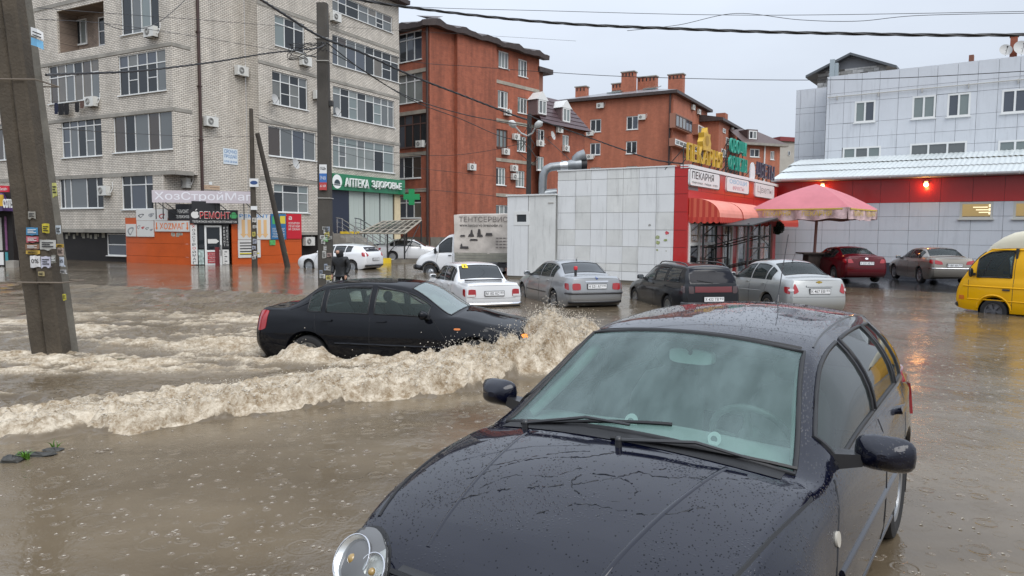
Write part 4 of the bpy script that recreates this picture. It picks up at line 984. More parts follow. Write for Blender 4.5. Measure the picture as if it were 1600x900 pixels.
def dish(pl, px, py, label, r=.32, o=0., m=None, aim=(0, -.8, .5)):
 s, z = pl.hit(px, py, o + .5); c = Vector(pl.P(s, z, o + .5)); loc = pl.P(s, z, o)
 ax = Vector((pl.n[0], pl.n[1], .35)).normalized(); ax = (ax + Vector((.3, 0, 0))).normalized(); e1 = ax.cross(Vector((0, 0, 1))).normalized(); e2 = ax.cross(e1)
 g = MB(); rows = []
 for t in np.linspace(.02, 1, 6): rows.append([c + (e1 * cos(a) + e2 * sin(a) * 1.08) * r * t + ax * (.25 * r * t * t) for a in np.linspace(0, 2 * pi, 20, endpoint=False)])
 g.grid(rows, closed_v=True)
 d = g.build('satellite_dish', m or mat('dish_grey', (.42, .42, .41), rough=.5), None, smooth=60, org=loc); tag(d, label, 'satellite dish', 'satellite dishes')
 g = MB(); g.tube([c, Vector(pl.P(s, z - .1, o))], .025, 6); g.tube([c - e2 * r * .0 + ax * .02 + Vector((0, 0, -r * .9)), c + ax * r * 1.1], .012, 5); g.sphere(c + ax * r * 1.1, .05)
 g.build('dish_arm', M_IRON, d, smooth=60, org=loc)
 return d
def eave(name, pts_in, pts_out, z0, z1, m, parent, org=None):
 """roof slab following polylines of (x,y)."""
 g = MB()
 A = [Vector((*p, z0)) for p in pts_in]; Bq = [Vector((*p, z0 - .05)) for p in pts_out]; T = [Vector((*p, z1)) for p in pts_in]; O = [Vector((*p, z0 + .12)) for p in pts_out]
 g.grid([A, Bq, O, T]); return g.build(name, m, parent)

# ================================================================== pale brick apartment block
def grey_block():
 C0 = (-18.65, 41.0); U = (.474, .88); V = (.88, -.474)
 PL = Plane(C0, V); PA = Plane(C0, U); PB = Plane((-15.3, 45.0), U); PR = Plane((-16.24, 45.52), V)
 R = thing('apartment_building', 'pale grey brick apartment block with many glazed balconies on the left', 'building', (*C0, 0))
 ZT = 21.5; ZO = 5.05; LV = [5.1, 8.56, 12.05, 15.5]
 sx = lambda px, py=200: PL.hit(px, py)[0]
 H = {}
 wins = [  # rect px, cols, transom, panes, frame
  ((187, -30, 249, 45), [0, .27, .52, .76, 1], .76, PANES_L, M_PVC, ()), ((75, 104, 156, 153), 6, .68, PANES_W, M_PVC, ()), ((184, 88, 260, 141), [0, .2, .4, .6, .8, 1], .70, PANES, M_PVC, (1, 3)),
  ((95, 190, 160, 243), 5, .82, PANES, M_PVC, (0, 3)), ((176, 182, 270, 233), [0, .2, .37, .6, .78, 1], None, PANES_W, M_PVC, ()),
  ((92, 277, 162, 325), [0, .1, .25, .62, .85, 1], None, PANES_L, M_PVC, ()), ((189, 273, 240, 327), [0, .28, .75, 1], .70, PANES_D, M_PVC, ()),
  ((-14, 36, 10, 84), 3, None, PANES, M_PVC, ()), ((-16, 121, 18, 166), 3, None, PANES, M_PVC, ()), ((-16, 196, 24, 249), 4, None, PANES_W, M_PVC, ())]
 rects = [PL.rect(*w_[0]) for w_ in wins]
 log = PL.rect(88, 18, 164, 70)
 s256 = PL.hit(256, 300)[0]
 wall(PL, -34, 0, ZO, ZT, [r for r in rects if r[2] > ZO] + [log], B_GREY, R)
 wall(PL, -34, s256, 1.75, ZO, [r for r in rects if r[3] < ZO + .2], B_GREY, R)
 for w_, r in zip(wins, rects): window(PL, r, R, w_[1], w_[2], w_[4], w_[3], mids=w_[5], depth=.10)
 # open loggia with its back wall, window and door
 g = MB(); D = 1.3
 for a, b in (((log[0], log[2]), (log[0], log[3])), ((log[1], log[3]), (log[1], log[2])), ((log[0], log[3]), (log[1], log[3])), ((log[1], log[2]), (log[0], log[2]))):
  g.quad(PL.P(*a, -.14), PL.P(*b, -.14), PL.P(*b, -D), PL.P(*a, -D), 0, [(0, a[1]), (1, b[1]), (1, b[1]), (0, a[1])])
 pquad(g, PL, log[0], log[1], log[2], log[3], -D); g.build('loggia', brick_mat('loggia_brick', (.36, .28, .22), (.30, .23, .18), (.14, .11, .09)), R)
 q = PL.rect(117, 33, 137, 68, -D); window(PL, q, R, 2, None, M_PVC, PANES_L, depth=-.03, o=-D)
 q = PL.rect(155, 28, 168, 70, -D); window(PL, q, R, 1, .5, M_PVC, PANES_D, depth=-.03, o=-D)
 # recessed ground-floor corner below the overhang
 PO = PL.off(-1.5)
 g = MB(); pquad(g, PO, s256, 0, 1.75, ZO, 0); P = PL.P
 g.quad(P(s256, 1.75), P(s256, 1.75, -1.5), P(s256, ZO, -1.5), P(s256, ZO), 0, [(0, 1.75), (1.5, 1.75), (1.5, ZO), (0, ZO)]); g.build('recessed_wall', B_GREY, R)
 g = MB(); g.quad(P(s256, ZO + .002), P(0, ZO + .002), P(0, ZO + .002, -1.5), P(s256, ZO + .002, -1.5)); g.build('overhang_soffit', M_CONC, R)
 wall(PA, 0, 5.09, ZO, ZT, [], B_GREY, R); wall(PA, 1.5, 5.09, 0, ZO, [], B_GREY, R)
 wall(PR, 0, 1.07, 0, ZT, [], B_GREY, R)
 bw = [((429, 22, 476, 84), 3, .74, PANES_L, ()), ((425, 110, 481, 173), [0, .24, .5, .76, 1], .72, PANES, (1, 2)), ((419, 196, 494, 252), 4, None, PANES_W, ()), ((428, 287, 483, 333), [0, .26, .70, 1], .72, PANES_L, (2,)),
   ((519, -12, 613, 52), [0, .1, .22, .42, .58, .72, .84, 1], .6, PANES_W, (5,)), ((519, 53, 624, 130), [0, .08, .2, .33, .47, .60, .73, .87, 1], .72, PANES_W, (6,)), ((520, 134, 616, 200), [0, .12, .25, .38, .52, .65, .78, .9, 1], .76, PANES_L, (2, 5)), ((520, 212, 616, 271), [0, .1, .2, .38, .5, .66, .82, 1], .72, PANES_L, (1,))]
 br = [PB.rect(*b[0]) for b in bw]
 sph = PB.hit(519, 290); SE = 13.9; zph = PB.hit(575, 295)[1]
 wall(PB, 0, SE, zph, 19.1, br, B_GREY, R); wall(PB, 0, sph[0], 1.75, zph, br, B_GREY, R)
 for b, r in zip(bw, br): window(PB, r, R, b[1], b[2], M_PVC, b[3], mids=b[4], depth=.10)
 g = MB(); e = Vector(PB.P(SE, 0)); g.quad(PB.P(SE, 0), PB.P(SE, 0, -14), PB.P(SE, 19.1, -14), PB.P(SE, 19.1), 0, [(0, 0), (14, 0), (14, 19), (0, 19)]); g.build('end_wall', B_GREY, R)
 # slab edges and basement
 for z in LV:
  g = MB(); pbox(g, PL, -34, .03, z - .12, z + .08, -.01, .035); pbox(g, PB, 0, SE + .02, z - .12, z + .08, -.01, .035); pbox(g, PA, 0.04, 1.2, z - .12, z + .08, -.01, .03); g.build('slab_edge', M_CONC, R)
 g = MB(); pbox(g, PL, -34, s256 - .02, 1.72, 1.95, -.02, .10); pbox(g, PB, 0, sph[0], 1.62, 1.82, -.02, .06); g.build('basement_ledge', M_CONC, R)
 wb = PL.rect(167, 365, 198, 400, -.25)
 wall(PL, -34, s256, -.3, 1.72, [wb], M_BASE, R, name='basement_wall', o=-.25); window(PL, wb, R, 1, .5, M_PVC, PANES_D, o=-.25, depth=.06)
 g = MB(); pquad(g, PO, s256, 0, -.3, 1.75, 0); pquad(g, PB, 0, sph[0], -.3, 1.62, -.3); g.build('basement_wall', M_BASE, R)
 # torn notices stuck along the basement
 for k in range(11):
  px = 104 + k * 5.6 + random.uniform(-2, 2); s, z = PL.hit(px, 366 + random.uniform(-2, 4), -.24); a = random.uniform(.12, .3)
  g = MB(); pbox(g, PL, s - a / 2, s + a / 2, z - a * .6, z + a * .6, -.245, -.235); tag(g.build('notice', mat('old_paper', (.34, .33, .28), rough=.9, noise=(9, .3)), R), None)
 # drainpipe on the side wall
 g = MB(); s = PA.hit(309, 100)[0]; g.tube([PA.P(s, 2.6, .12), PA.P(s, 8, .12), PA.P(s, 14, .12), PA.P(s, ZT, .12)], .085, 10)
 for z in (4, 7, 10, 13, 16): pbox(g, PA, s - .1, s + .1, z, z + .06, 0, .22)
 g.build('drainpipe', M_PIPE, R, smooth=50)
 # roof eave over the right-hand bay
 g = MB(); z = 19.0
 g.hexa([PB.P(-2, z, .7), PB.P(SE + .5, z, .7), PB.P(SE + .5, z, -9), PB.P(-2, z, -9), PB.P(-2, z + .3, .72), PB.P(SE + .5, z + .3, .72), PB.P(SE + .5, z + 1.4, -9), PB.P(-2, z + 1.4, -9)]); g.build('roof', M_ROOFD, R)
 # laundry line under the second balcony
 t = thing('laundry', 'dark clothes drying on a line below a glazed balcony', 'laundry', PL.P(PL.hit(100, 165)[0], PL.hit(100, 165)[1], .3))
 g = MB(); g.tube([PL.P(PL.hit(83, 160)[0], PL.hit(83, 160)[1], .3), PL.P(PL.hit(130, 158)[0], PL.hit(130, 158)[1], .3)], .012, 5); g.build('line', M_IRON, t)
 for (a, b, c_, d, m) in ((85, 161, 91, 178, 'navy_cloth'), (91, 162, 100, 179, 'black_cloth'), (100, 162, 108, 179, 'black_cloth'), (117, 160, 124, 175, 'black_cloth'), (125, 158, 131, 169, 'brown_cloth')):
  r = PL.rect(a, b, c_, d, .3); g = MB(); cols = {'navy_cloth': (.012, .016, .04), 'black_cloth': (.012, .012, .014), 'brown_cloth': (.10, .06, .05)}
  g.grid([[PL.P(r[0] + (r[1] - r[0]) * u, r[2] + (r[3] - r[2]) * v, .3 + .05 * sin(u * 9 + v * 2) * (1 - v)) for v in np.linspace(0, 1, 5)] for u in np.linspace(0, 1, 8)]); g.build('garment', mat(m, cols[m], rough=.95), t)
 for pl, px, py, lb in ((PL, 236, 50, 'air conditioner under the topmost window of the pale block'), (PL, 143, 159, 'air conditioner beside the drying laundry'), (PO, 288, 286, 'air conditioner in the recessed corner behind the kiosk sign'), (PL, 163, 298, 'rusty stained air conditioner between two ground floor windows'),
       (PA, 377, 111, 'upper air conditioner on the blank side wall right of the drainpipe'), (PA, 329, 190, 'lower air conditioner on the blank side wall just right of the drainpipe'), (PB, 477, 96, 'air conditioner tangled in cables left of the thick grey pole'), (PB, 524, 27, 'air conditioner behind the top of the thick grey pole'), (PB, 498, 149, 'air conditioner just left of the thick grey pole at third floor')):
  ac(pl, px, py, lb)
 ac(PB, 482, 377, 'air conditioner low on the dark basement right of the orange kiosk', o=-.3)
 dish(PB, 429, 156, 'pale satellite dish left of a third floor window of the grey block'); dish(PB, 527, 176, 'satellite dish right beside the thick grey pole'); dish(PB, 461, 256, 'grey satellite dish under the second floor window above the kiosk')
 # banner SROCHNO PRODAYU, street name plate, house number
 r = PA.rect(348, 231, 371, 258); t = thing('sale_banner', 'white banner with blue lettering urgently selling on the side wall', 'banner', PA.P(r[0], r[2], .03))
 g = MB(); pbox(g, PA, r[0], r[1], r[2], r[3], .01, .04); g.build('banner_sheet', mat('banner_white', (.62, .68, .72), rough=.6), t)
 g = MB(); h = r[3] - r[2]; a, b = r[0] + .07, r[1] - .07; BL = mat('banner_blue', (.03, .16, .38), rough=.6)
 for q, c_, d in (('СРОЧНО', .68, .93), ('ПРОДАЮ', .36, .61), ('8 918 158 50 64', .10, .24)): g = MB(); ptext(g, PA, q, a, b, r[2] + h * c_, r[2] + h * d, .045, bold=.02); g.build('lettering', BL, t)
 r = PA.rect(318, 289, 343, 297); g = MB(); pbox(g, PA, r[0], r[1], r[2], r[3], .01, .03); n = tag(g.build('street_plate', mat('plate_tan', (.5, .36, .25), rough=.6), None, org=PA.P(r[0], r[2])), 'tan street name plate on the side wall above the kiosk sign', 'sign')
 g = MB(); ptext(g, PA, 'ул. Тургенева', r[0] + .05, r[1] - .05, r[2] + .08, r[3] - .07, .034); g.build('lettering', M_INK, n, org=PA.P(r[0], r[2]))
 r = PA.rect(326, 284, 331, 289); g = MB(); pbox(g, PA, r[0], r[1], r[2], r[3], .01, .03); tag(g.build('number_sign', M_PVC, None, org=PA.P(r[0], r[2])), 'small white number sign above the street name plate', 'sign')
 return R, PL, PA, PB

def pharmacy(R, PB):
 SE = 13.9; a = PB.hit(519, 290)[0]
 rs = PB.rect(519, 277, 631, 302, .3); s0 = a - .25; zc = PB.hit(575, 288, .3)[1]
 T = thing('pharmacy_sign', 'green pharmacy fascia sign with white lettering below the glazed balconies', 'sign', PB.P(s0, zc - .55, .3))
 g = MB(); pbox(g, PB, s0, SE + .2, zc - .55, zc + .55, .02, .35); g.build('fascia', mat('pharmacy_green', (.01, .17, .075), rough=.35, coat=.3), T)
 WL = mat('letter_white', (.8, .82, .8), rough=.4)
 x0 = PB.hit(538, 290, .4)[0]; x1 = PB.hit(596, 290, .4)[0]; x2 = PB.hit(580, 290, .4)[0]; x3 = PB.hit(626, 296, .4)[0]; xm = PB.hit(575, 290, .4)[0]
 g = MB(); ptext(g, PB, 'АПТЕКА', x0, xm, zc - .30, zc + .30, .42, .1, bold=.03); g.build('lettering', WL, T)
 g = MB(); ptext(g, PB, 'ЗДОРОВЬЕ', x2, x3, zc - .30, zc + .30, .42, .1, bold=.03); g.build('lettering', WL, T)
 g = MB(); cs = PB.hit(527, 288, .36)[0]; g.poly([PB.P(cs + .48 * cos(q), zc + .48 * sin(q), .36) for q in np.linspace(0, 2 * pi, 26, endpoint=False)]); rd = g.build('round_emblem', WL, T)
 g = MB(); GR = mat('pharmacy_green', (0, 0, 0)); g.poly([PB.P(cs + .3 * cos(q), zc - .16 + .3 * sin(q), .365) for q in np.linspace(0, pi, 14)]); pquad(g, PB, cs - .3, cs + .3, zc - .27, zc - .19, .365); g.build('emblem_print', mat('emblem_dark', (.03, .05, .06), rough=.5), rd)
 # shop front
 F = thing('pharmacy_shop', 'pharmacy shop facade with dark blue panel and pale shuttered windows', 'shop front', PB.P(a, 0, 0))
 z1 = zc - .5; z0 = .95
 pan = [(519, 545, mat('panel_navy', (.018, .024, .045), rough=.45)), (546, 568, 0), (571, 593, 0), (595, 614, 0)]
 PS = mat('pale_shutter', (.42, .47, .43), rough=.4, coat=.4)
 g = MB(); pbox(g, PB, a - .3, SE, 0, z1, -.3, -.06); g.build('backing', mat('shopfront_dark', (.025, .027, .03), rough=.5), F)
 for x0, x1, m in pan:
  s0 = PB.hit(x0, 330)[0] - (.3 if m else 0); s1 = PB.hit(x1, 330)[0]; g = MB(); pbox(g, PB, s0, s1, z0, z1 - .02, -.06, .02 if m else -.02)
  if not m:
   for q in (.33, .66): pbox(g, PB, s0 + (s1 - s0) * q - .015, s0 + (s1 - s0) * q + .015, z0, z1 - .02, -.02, -.012)
  g.build('panel' if m else 'shop_window', m or PS, F)
 s0 = PB.hit(616, 330)[0]; g = MB(); pbox(g, PB, s0, SE, z0 - .2, z1, -.05, .05); g.build('cream_pier', mat('cream_render', (.62, .52, .34), rough=.7, noise=(2, .1)), F)
 g = MB(); pbox(g, PB, a - .3, SE, -.3, z0 - .2, -.04, .06); g.build('plinth', mat('plinth_grey', (.13, .13, .14), rough=.7, noise=(2, .2)), F)
 # raised steps with hand rails (run out from the wall, toward the street)
 st = thing('entrance_steps', 'concrete pharmacy steps with stainless hand rails and yellow edge', 'steps', PB.P(a + .6, 0, 1.5))
 A0, A1 = PB.hit(519, 340)[0] - .2, PB.hit(546, 340)[0] + .3
 for k in range(6):
  g = MB(); z = 1.72 - k * .28; pbox(g, PB, A0, A1, -.3, z, .07 if k == 0 else .9 + (k - 1) * .5, .9 + k * .5); g.build('step', M_CONC, st)
 g = MB(); pbox(g, PB, A0, A1 + 1.2, 1.70, 1.86, .86, .93); g.build('yellow_edge', mat('road_yellow', (.62, .42, .02), rough=.6, noise=(4, .2)), st)
 for s in (A0 + .25, A1 - .1):
  g = MB(); top = [PB.P(s, 2.8, .3), PB.P(s, 2.72, .8), PB.P(s, 1.1, 4.1)]; g.tube(top, .04, 8)
  for dz in (.3, .6): g.tube([PB.P(s, 2.8 - dz, .3), PB.P(s, 2.72 - dz, .8), PB.P(s, 1.1 - dz, 4.1)], .024, 6)
  for o in (.4, .85, 1.9, 3.0, 4.05):
   zt = 2.74 if o < .9 else 2.72 - 1.62 * (o - .8) / 3.3; g.tube([PB.P(s, zt - 1.0, o), PB.P(s, zt, o)], .03, 6)
  g.build('hand_rail', M_STAIN, st, smooth=60)
 # green cross, hung on the corner
 s, z = PB.hit(642, 308, .5); t = thing('pharmacy_cross', 'green pharmacy cross projecting at the corner of the building', 'sign', PB.P(SE, z, .1))
 g = MB(); c = Vector(PB.P(SE + .3, z, .9)); d = Vector((1, 0, 0))
 for w_, h in ((.62, .22), (.22, .62)): g.box(c.x - w_, c.x + w_, c.y - .08 - (.004 if w_ > h else 0), c.y + .08, c.z - h, c.z + h)
 g.build('cross', mat('cross_green', (.01, .25, .08), rough=.4), t)
 g = MB(); g.tube([c, PB.P(SE, z, .02)], .03, 6); g.build('arm', M_IRON, t)
 # lattice canopy on posts over the basement stair
 cn = thing('stair_canopy', 'sloping translucent canopy on thin metal posts beside the pharmacy steps', 'canopy', tuple(G(610, 404)))
 A, B_, C_, D = atY(562, 364, 45.5), atY(598, 346, 48.5), atY(658, 344, 48.0), atY(632, 365, 45.0)
 g = MB(); up = Vector((0, 0, .05))
 g.hexa([A, D, C_, B_, A + up * .4, D + up * .4, C_ + up * .4, B_ + up * .4]); g.build('canopy_sheet', glass_mat('canopy_sheet', (.45, .42, .36), .55, rough=.2, base=(.09, .085, .07)), cn)
 lat = MB()
 for k in range(8):
  t = k / 7; lat.tube([A.lerp(D, t), B_.lerp(C_, t)], .06, 5)
  if k < 5: lat.tube([A.lerp(B_, k / 4), D.lerp(C_, k / 4)], .05, 5)
 lat.build('canopy_frame', mat('canopy_bar', (.30, .27, .22), rough=.6), cn)
 for p in (A.lerp(D, .62), D, A.lerp(D, .85) + (B_ - A) * .4, C_):
  g = MB(); g.tube([p - up, (p.x, p.y, -.2)], .05, 8); g.build('post', M_IRON, cn, smooth=60)
 for p, q in ((D, A.lerp(D, .62)), (C_, D)):
  g = MB(); g.tube([p - up, (q.x, q.y, .5)], .03, 6); g.build('brace', M_IRON, cn, smooth=60)

# ================================================================== red brick blocks
def red_block_a():
 C0 = (-6.8, 61.0); V = (.771, -.637); U = (.637, .771)
 PL, PR = Plane(C0, V), Plane(C0, U)
 R = thing('brick_apartment_building', 'tall dark red brick block with rain streaked corner behind the pale block', 'building', (*C0, 0))
 ZT = PL.hit(672, 40)[1]; BR = [M_PVC, M_PVC, M_BROWNF, M_PVC, M_PVC]
 lw = [((622, 54, 659, 92), 3, .74, PANES_D), ((621, 118, 660, 158), 3, .72, PANES_L), ((620, 182, 668, 228), 4, .7, PANES_D), ((621, 246, 658, 278), [0, .25, .62, 1], None, PANES_W), ((622, 307, 658, 341), 3, .7, PANES_W)]
 rl = [PL.rect(*q[0]) for q in lw]; wall(PL, -12, 0, -.3, ZT, rl, B_RED, R)
 for q, r, f in zip(lw, rl, BR): window(PL, r, R, q[1], q[2], f, q[3], fw=.09)
 rw = [((779, 78, 795, 109), M_PVC), ((778, 140, 794, 171), M_PVC), ((776, 201, 793, 232), M_BROWNF), ((775, 261, 790, 290), M_PVC), ((775, 320, 795, 345), M_PVC), ((810, 91, 824, 122), M_PVC), ((809, 151, 824, 179), M_PVC), ((808, 212, 822, 238), M_PVC), ((806, 266, 820, 293), M_PVC), ((805, 318, 819, 345), M_PVC)]
 rr = [PR.rect(*q[0], o=.0) for q in rw]; wall(PR, 0, 14.6, -.3, ZT, rr, B_RED, R)
 for (q, f), r in zip(rw, rr):
  window(PR, r, R, 3, None, f, PANES_L, fw=.09)
 for px in ((672, 710), (772, 773)):
  pass
 s0, s1 = PR.hit(710, 200)[0], PR.hit(771, 200)[0]
 g = MB(); P = PR.P; o = .35
 g.quad(P(s0, -.3, o), P(s1, -.3, o), P(s1, ZT, o), P(s0, ZT, o), 0, [(s0, 0), (s1, 0), (s1, ZT), (s0, ZT)]); g.quad(P(s0, -.3), P(s0, -.3, o), P(s0, ZT, o), P(s0, ZT), 0, [(0, 0), (.35, 0), (.35, ZT), (0, ZT)]); g.quad(P(s1, -.3, o), P(s1, -.3), P(s1, ZT), P(s1, ZT, o), 0, [(0, 0), (.35, 0), (.35, ZT), (0, ZT)])
 g.build('wall_bay', B_RED, R)
 LC = mat('lintel_concrete', (.32, .29, .24), rough=.8, noise=(2, .25))
 for a, b in ((112, 668), (176, 670), (241, 668), (298, 668)):
  z = PL.hit(650, a)[1]; g = MB(); pbox(g, PL, -4, -.15, z - .12, z + .18, -.01, .06); g.build('lintel', LC, R)
 for y in (129, 189, 250, 305):
  z = PR.hit(785, y)[1]; g = MB(); sa = PR.hit(774, y)[0]; pbox(g, PR, sa, 14.6, z - .15, z + .15, -.01, .05); g.build('lintel', LC, R)
 g = MB(); pbox(g, PL, -12, -.1, -.3, 1.4, -.02, .08); pbox(g, PR, 0, 14.6, -.3, 1.4, -.02, .08); g.build('plinth', M_CONCD, R)
 g = MB(); pbox(g, PL, -7, -1.6, -.3, 1.15, .07, .10); g.build('basement_opening', M_DARK, R)
 g = MB(); g.tube([PL.P(-.15, 1, .14), PL.P(-.15, ZT, .14)], .1, 8); g.build('drainpipe', M_PIPE, R, smooth=60)
 # wavy eave
 g = MB(); top, bot = [], []
 def edge(pl, a, b, n, ph):
  for k in range(n):
   s = a + (b - a) * k / (n - 1); wv = .12 * sin(s * 1.9 + ph) + .07 * sin(s * 4.3)
   yield s, wv
 rows = []
 for pl, a, b, ph in ((PL, -12, .0, 0), (PR, 0., 15.2, 1)):
  rr_ = []
  for s, wv in edge(pl, a, b, 40, ph):
   e = .75; c = 0 if (pl is PL) else 0
   rr_.append([pl.P(s, ZT - .05, .0), pl.P(s, ZT - .1 + wv * .4, e), pl.P(s, ZT + .34 + wv, e + .05), pl.P(s, ZT + 1.1, -1.6)])
  rows.append(rr_)
 for r in rows: g.grid(r)
 a, b = rows[0][-1], rows[1][0]; g.grid([a, b]); g.build('roof_eave', M_ROOFD, R)
 g = MB(); pbox(g, PR, 14.6, 15.6, 2, ZT - 1.2, -3, -.3); g.build('rear_bay', B_RED, R)
 g = MB(); pbox(g, PR, 14.4, 16.6, ZT - 1.2, ZT - .75, -4, .2); g.build('rear_bay_roof', M_ROOFD, R)
 for pl, px, py, lb in ((PL, 657, 225, 'air conditioner in the brown loggia of the dark red block'), (PR, 737, 261, 'air conditioner alone on the streaked blank brick bay'), (PR, 793, 176, 'air conditioner at the third floor window of the dark red block'), (PR, 790, 237, 'air conditioner just left of the black street lamp pole'), (PR, 803, 263, 'upper of two stacked air conditioners beside the black lamp pole'), (PR, 804, 276, 'lower of two stacked air conditioners beside the black lamp pole'), (PR, 806, 214, 'air conditioner left of the street lamp heads')):
  ac(pl, px, py, lb, o=.35 if px == 737 else 0)
 # mansard roofed lower wing
 M0 = PR.P(14.9, 0); D = Plane((2.55, 70.9), U)
 R2 = thing('mansard_building', 'low red brick building with brown mansard roof and two white dormers', 'building', D.P(0, 0))
 ze = D.hit(870, 196)[1]; L = 7.6
 wr = [((840, 201, 851, 225), 2), ((879, 210, 889, 237), 2), ((840, 244, 850, 267), 2), ((877, 250, 888, 272), 2)]
 rr = [D.rect(*q[0]) for q in wr]; wall(D, 0, L, -.3, ze, rr, B_RED, R2)
 for q, r in zip(wr, rr): window(D, r, R2, q[1], None, M_PVC, PANES_L, fw=.1)
 g = MB(); P = D.P; g.quad(P(L, -.3), P(L, -.3, -9), P(L, ze, -9), P(L, ze), 0, [(0, 0), (9, 0), (9, 12), (0, 12)]); g.build('end_wall', B_RED, R2)
 zr = ze + 3.0; MT = mat('mansard_tile', (.075, .045, .05), rough=.45, noise=(5, .25)); g = MB()
 n = 7      # courses of metal tile
 for k in range(n):
  t0, t1 = k / n, (k + 1) / n; oo = lambda t: .55 - 2.0 * t
  z0, z1 = ze - .1 + (zr - ze) * t0, ze - .1 + (zr - ze) * t1; e0 = L + .4 - 1.9 * t0; e1 = L + .4 - 1.9 * t1
  g.quad(P(-.3, z0, oo(t0) + .06), P(e0, z0, oo(t0) + .06), P(e1, z1, oo(t1)), P(-.3, z1, oo(t1))); g.quad(P(-.3, z0, oo(t0) + .06), P(-.3, z0, oo(t0) - .02), P(e0, z0, oo(t0) - .02), P(e0, z0, oo(t0) + .06)); g.quad(P(e0, z0, oo(t0) + .06), P(e0, z0, -9), P(e1, z1, -9), P(e1, z1, oo(t1)))
 g.quad(P(-.3, zr - .1, -1.45), P(L - 1.5, zr - .1, -1.45), P(L - 2.5, zr + .4, -9), P(-.3, zr + .4, -9)); g.build('mansard_roof', MT, R2)
 for x0, y0, x1, y1 in ((841, 155, 853, 180), (879, 168, 890, 192)):
  r = D.rect(x0, y0, x1, y1, .2); g = MB(); o0, o1 = -1.6, .2; sm = (r[0] + r[1]) / 2
  pbox(g, D, r[0] - .15, r[1] + .15, r[2] - .1, r[3], o0, o1); d = g.build('dormer', mat('dormer_side', (.16, .11, .11), rough=.6), R2)
  g = MB(); g.poly([P(r[0] - .3, r[3], o1 + .1), P(r[1] + .3, r[3], o1 + .1), P(sm, r[3] + .8, o1 + .1)]); g.quad(P(r[0] - .3, r[3], o1 + .1), P(sm, r[3] + .8, o1 + .1), P(sm, r[3] + .8, o0), P(r[0] - .3, r[3], o0)); g.quad(P(sm, r[3] + .8, o1 + .1), P(r[1] + .3, r[3], o1 + .1), P(r[1] + .3, r[3], o0), P(sm, r[3] + .8, o0)); g.build('dormer_gable', M_PVC, d)
  window(D, r, d.parent, 2, None, M_PVC, PANES_L, depth=-.03, o=.2, fw=.12, sill=False)
 for px, py, lb in ((844, 224, 'air conditioner under the left upper window of the mansard building'), (884, 232, 'air conditioner hanging below the right upper window of the mansard building'), (874, 203, 'small air conditioner right below the mansard eave')): ac(D, px, py, lb)
 dish(D, 863, 212, 'small satellite dish on the mansard building wall', r=.4)

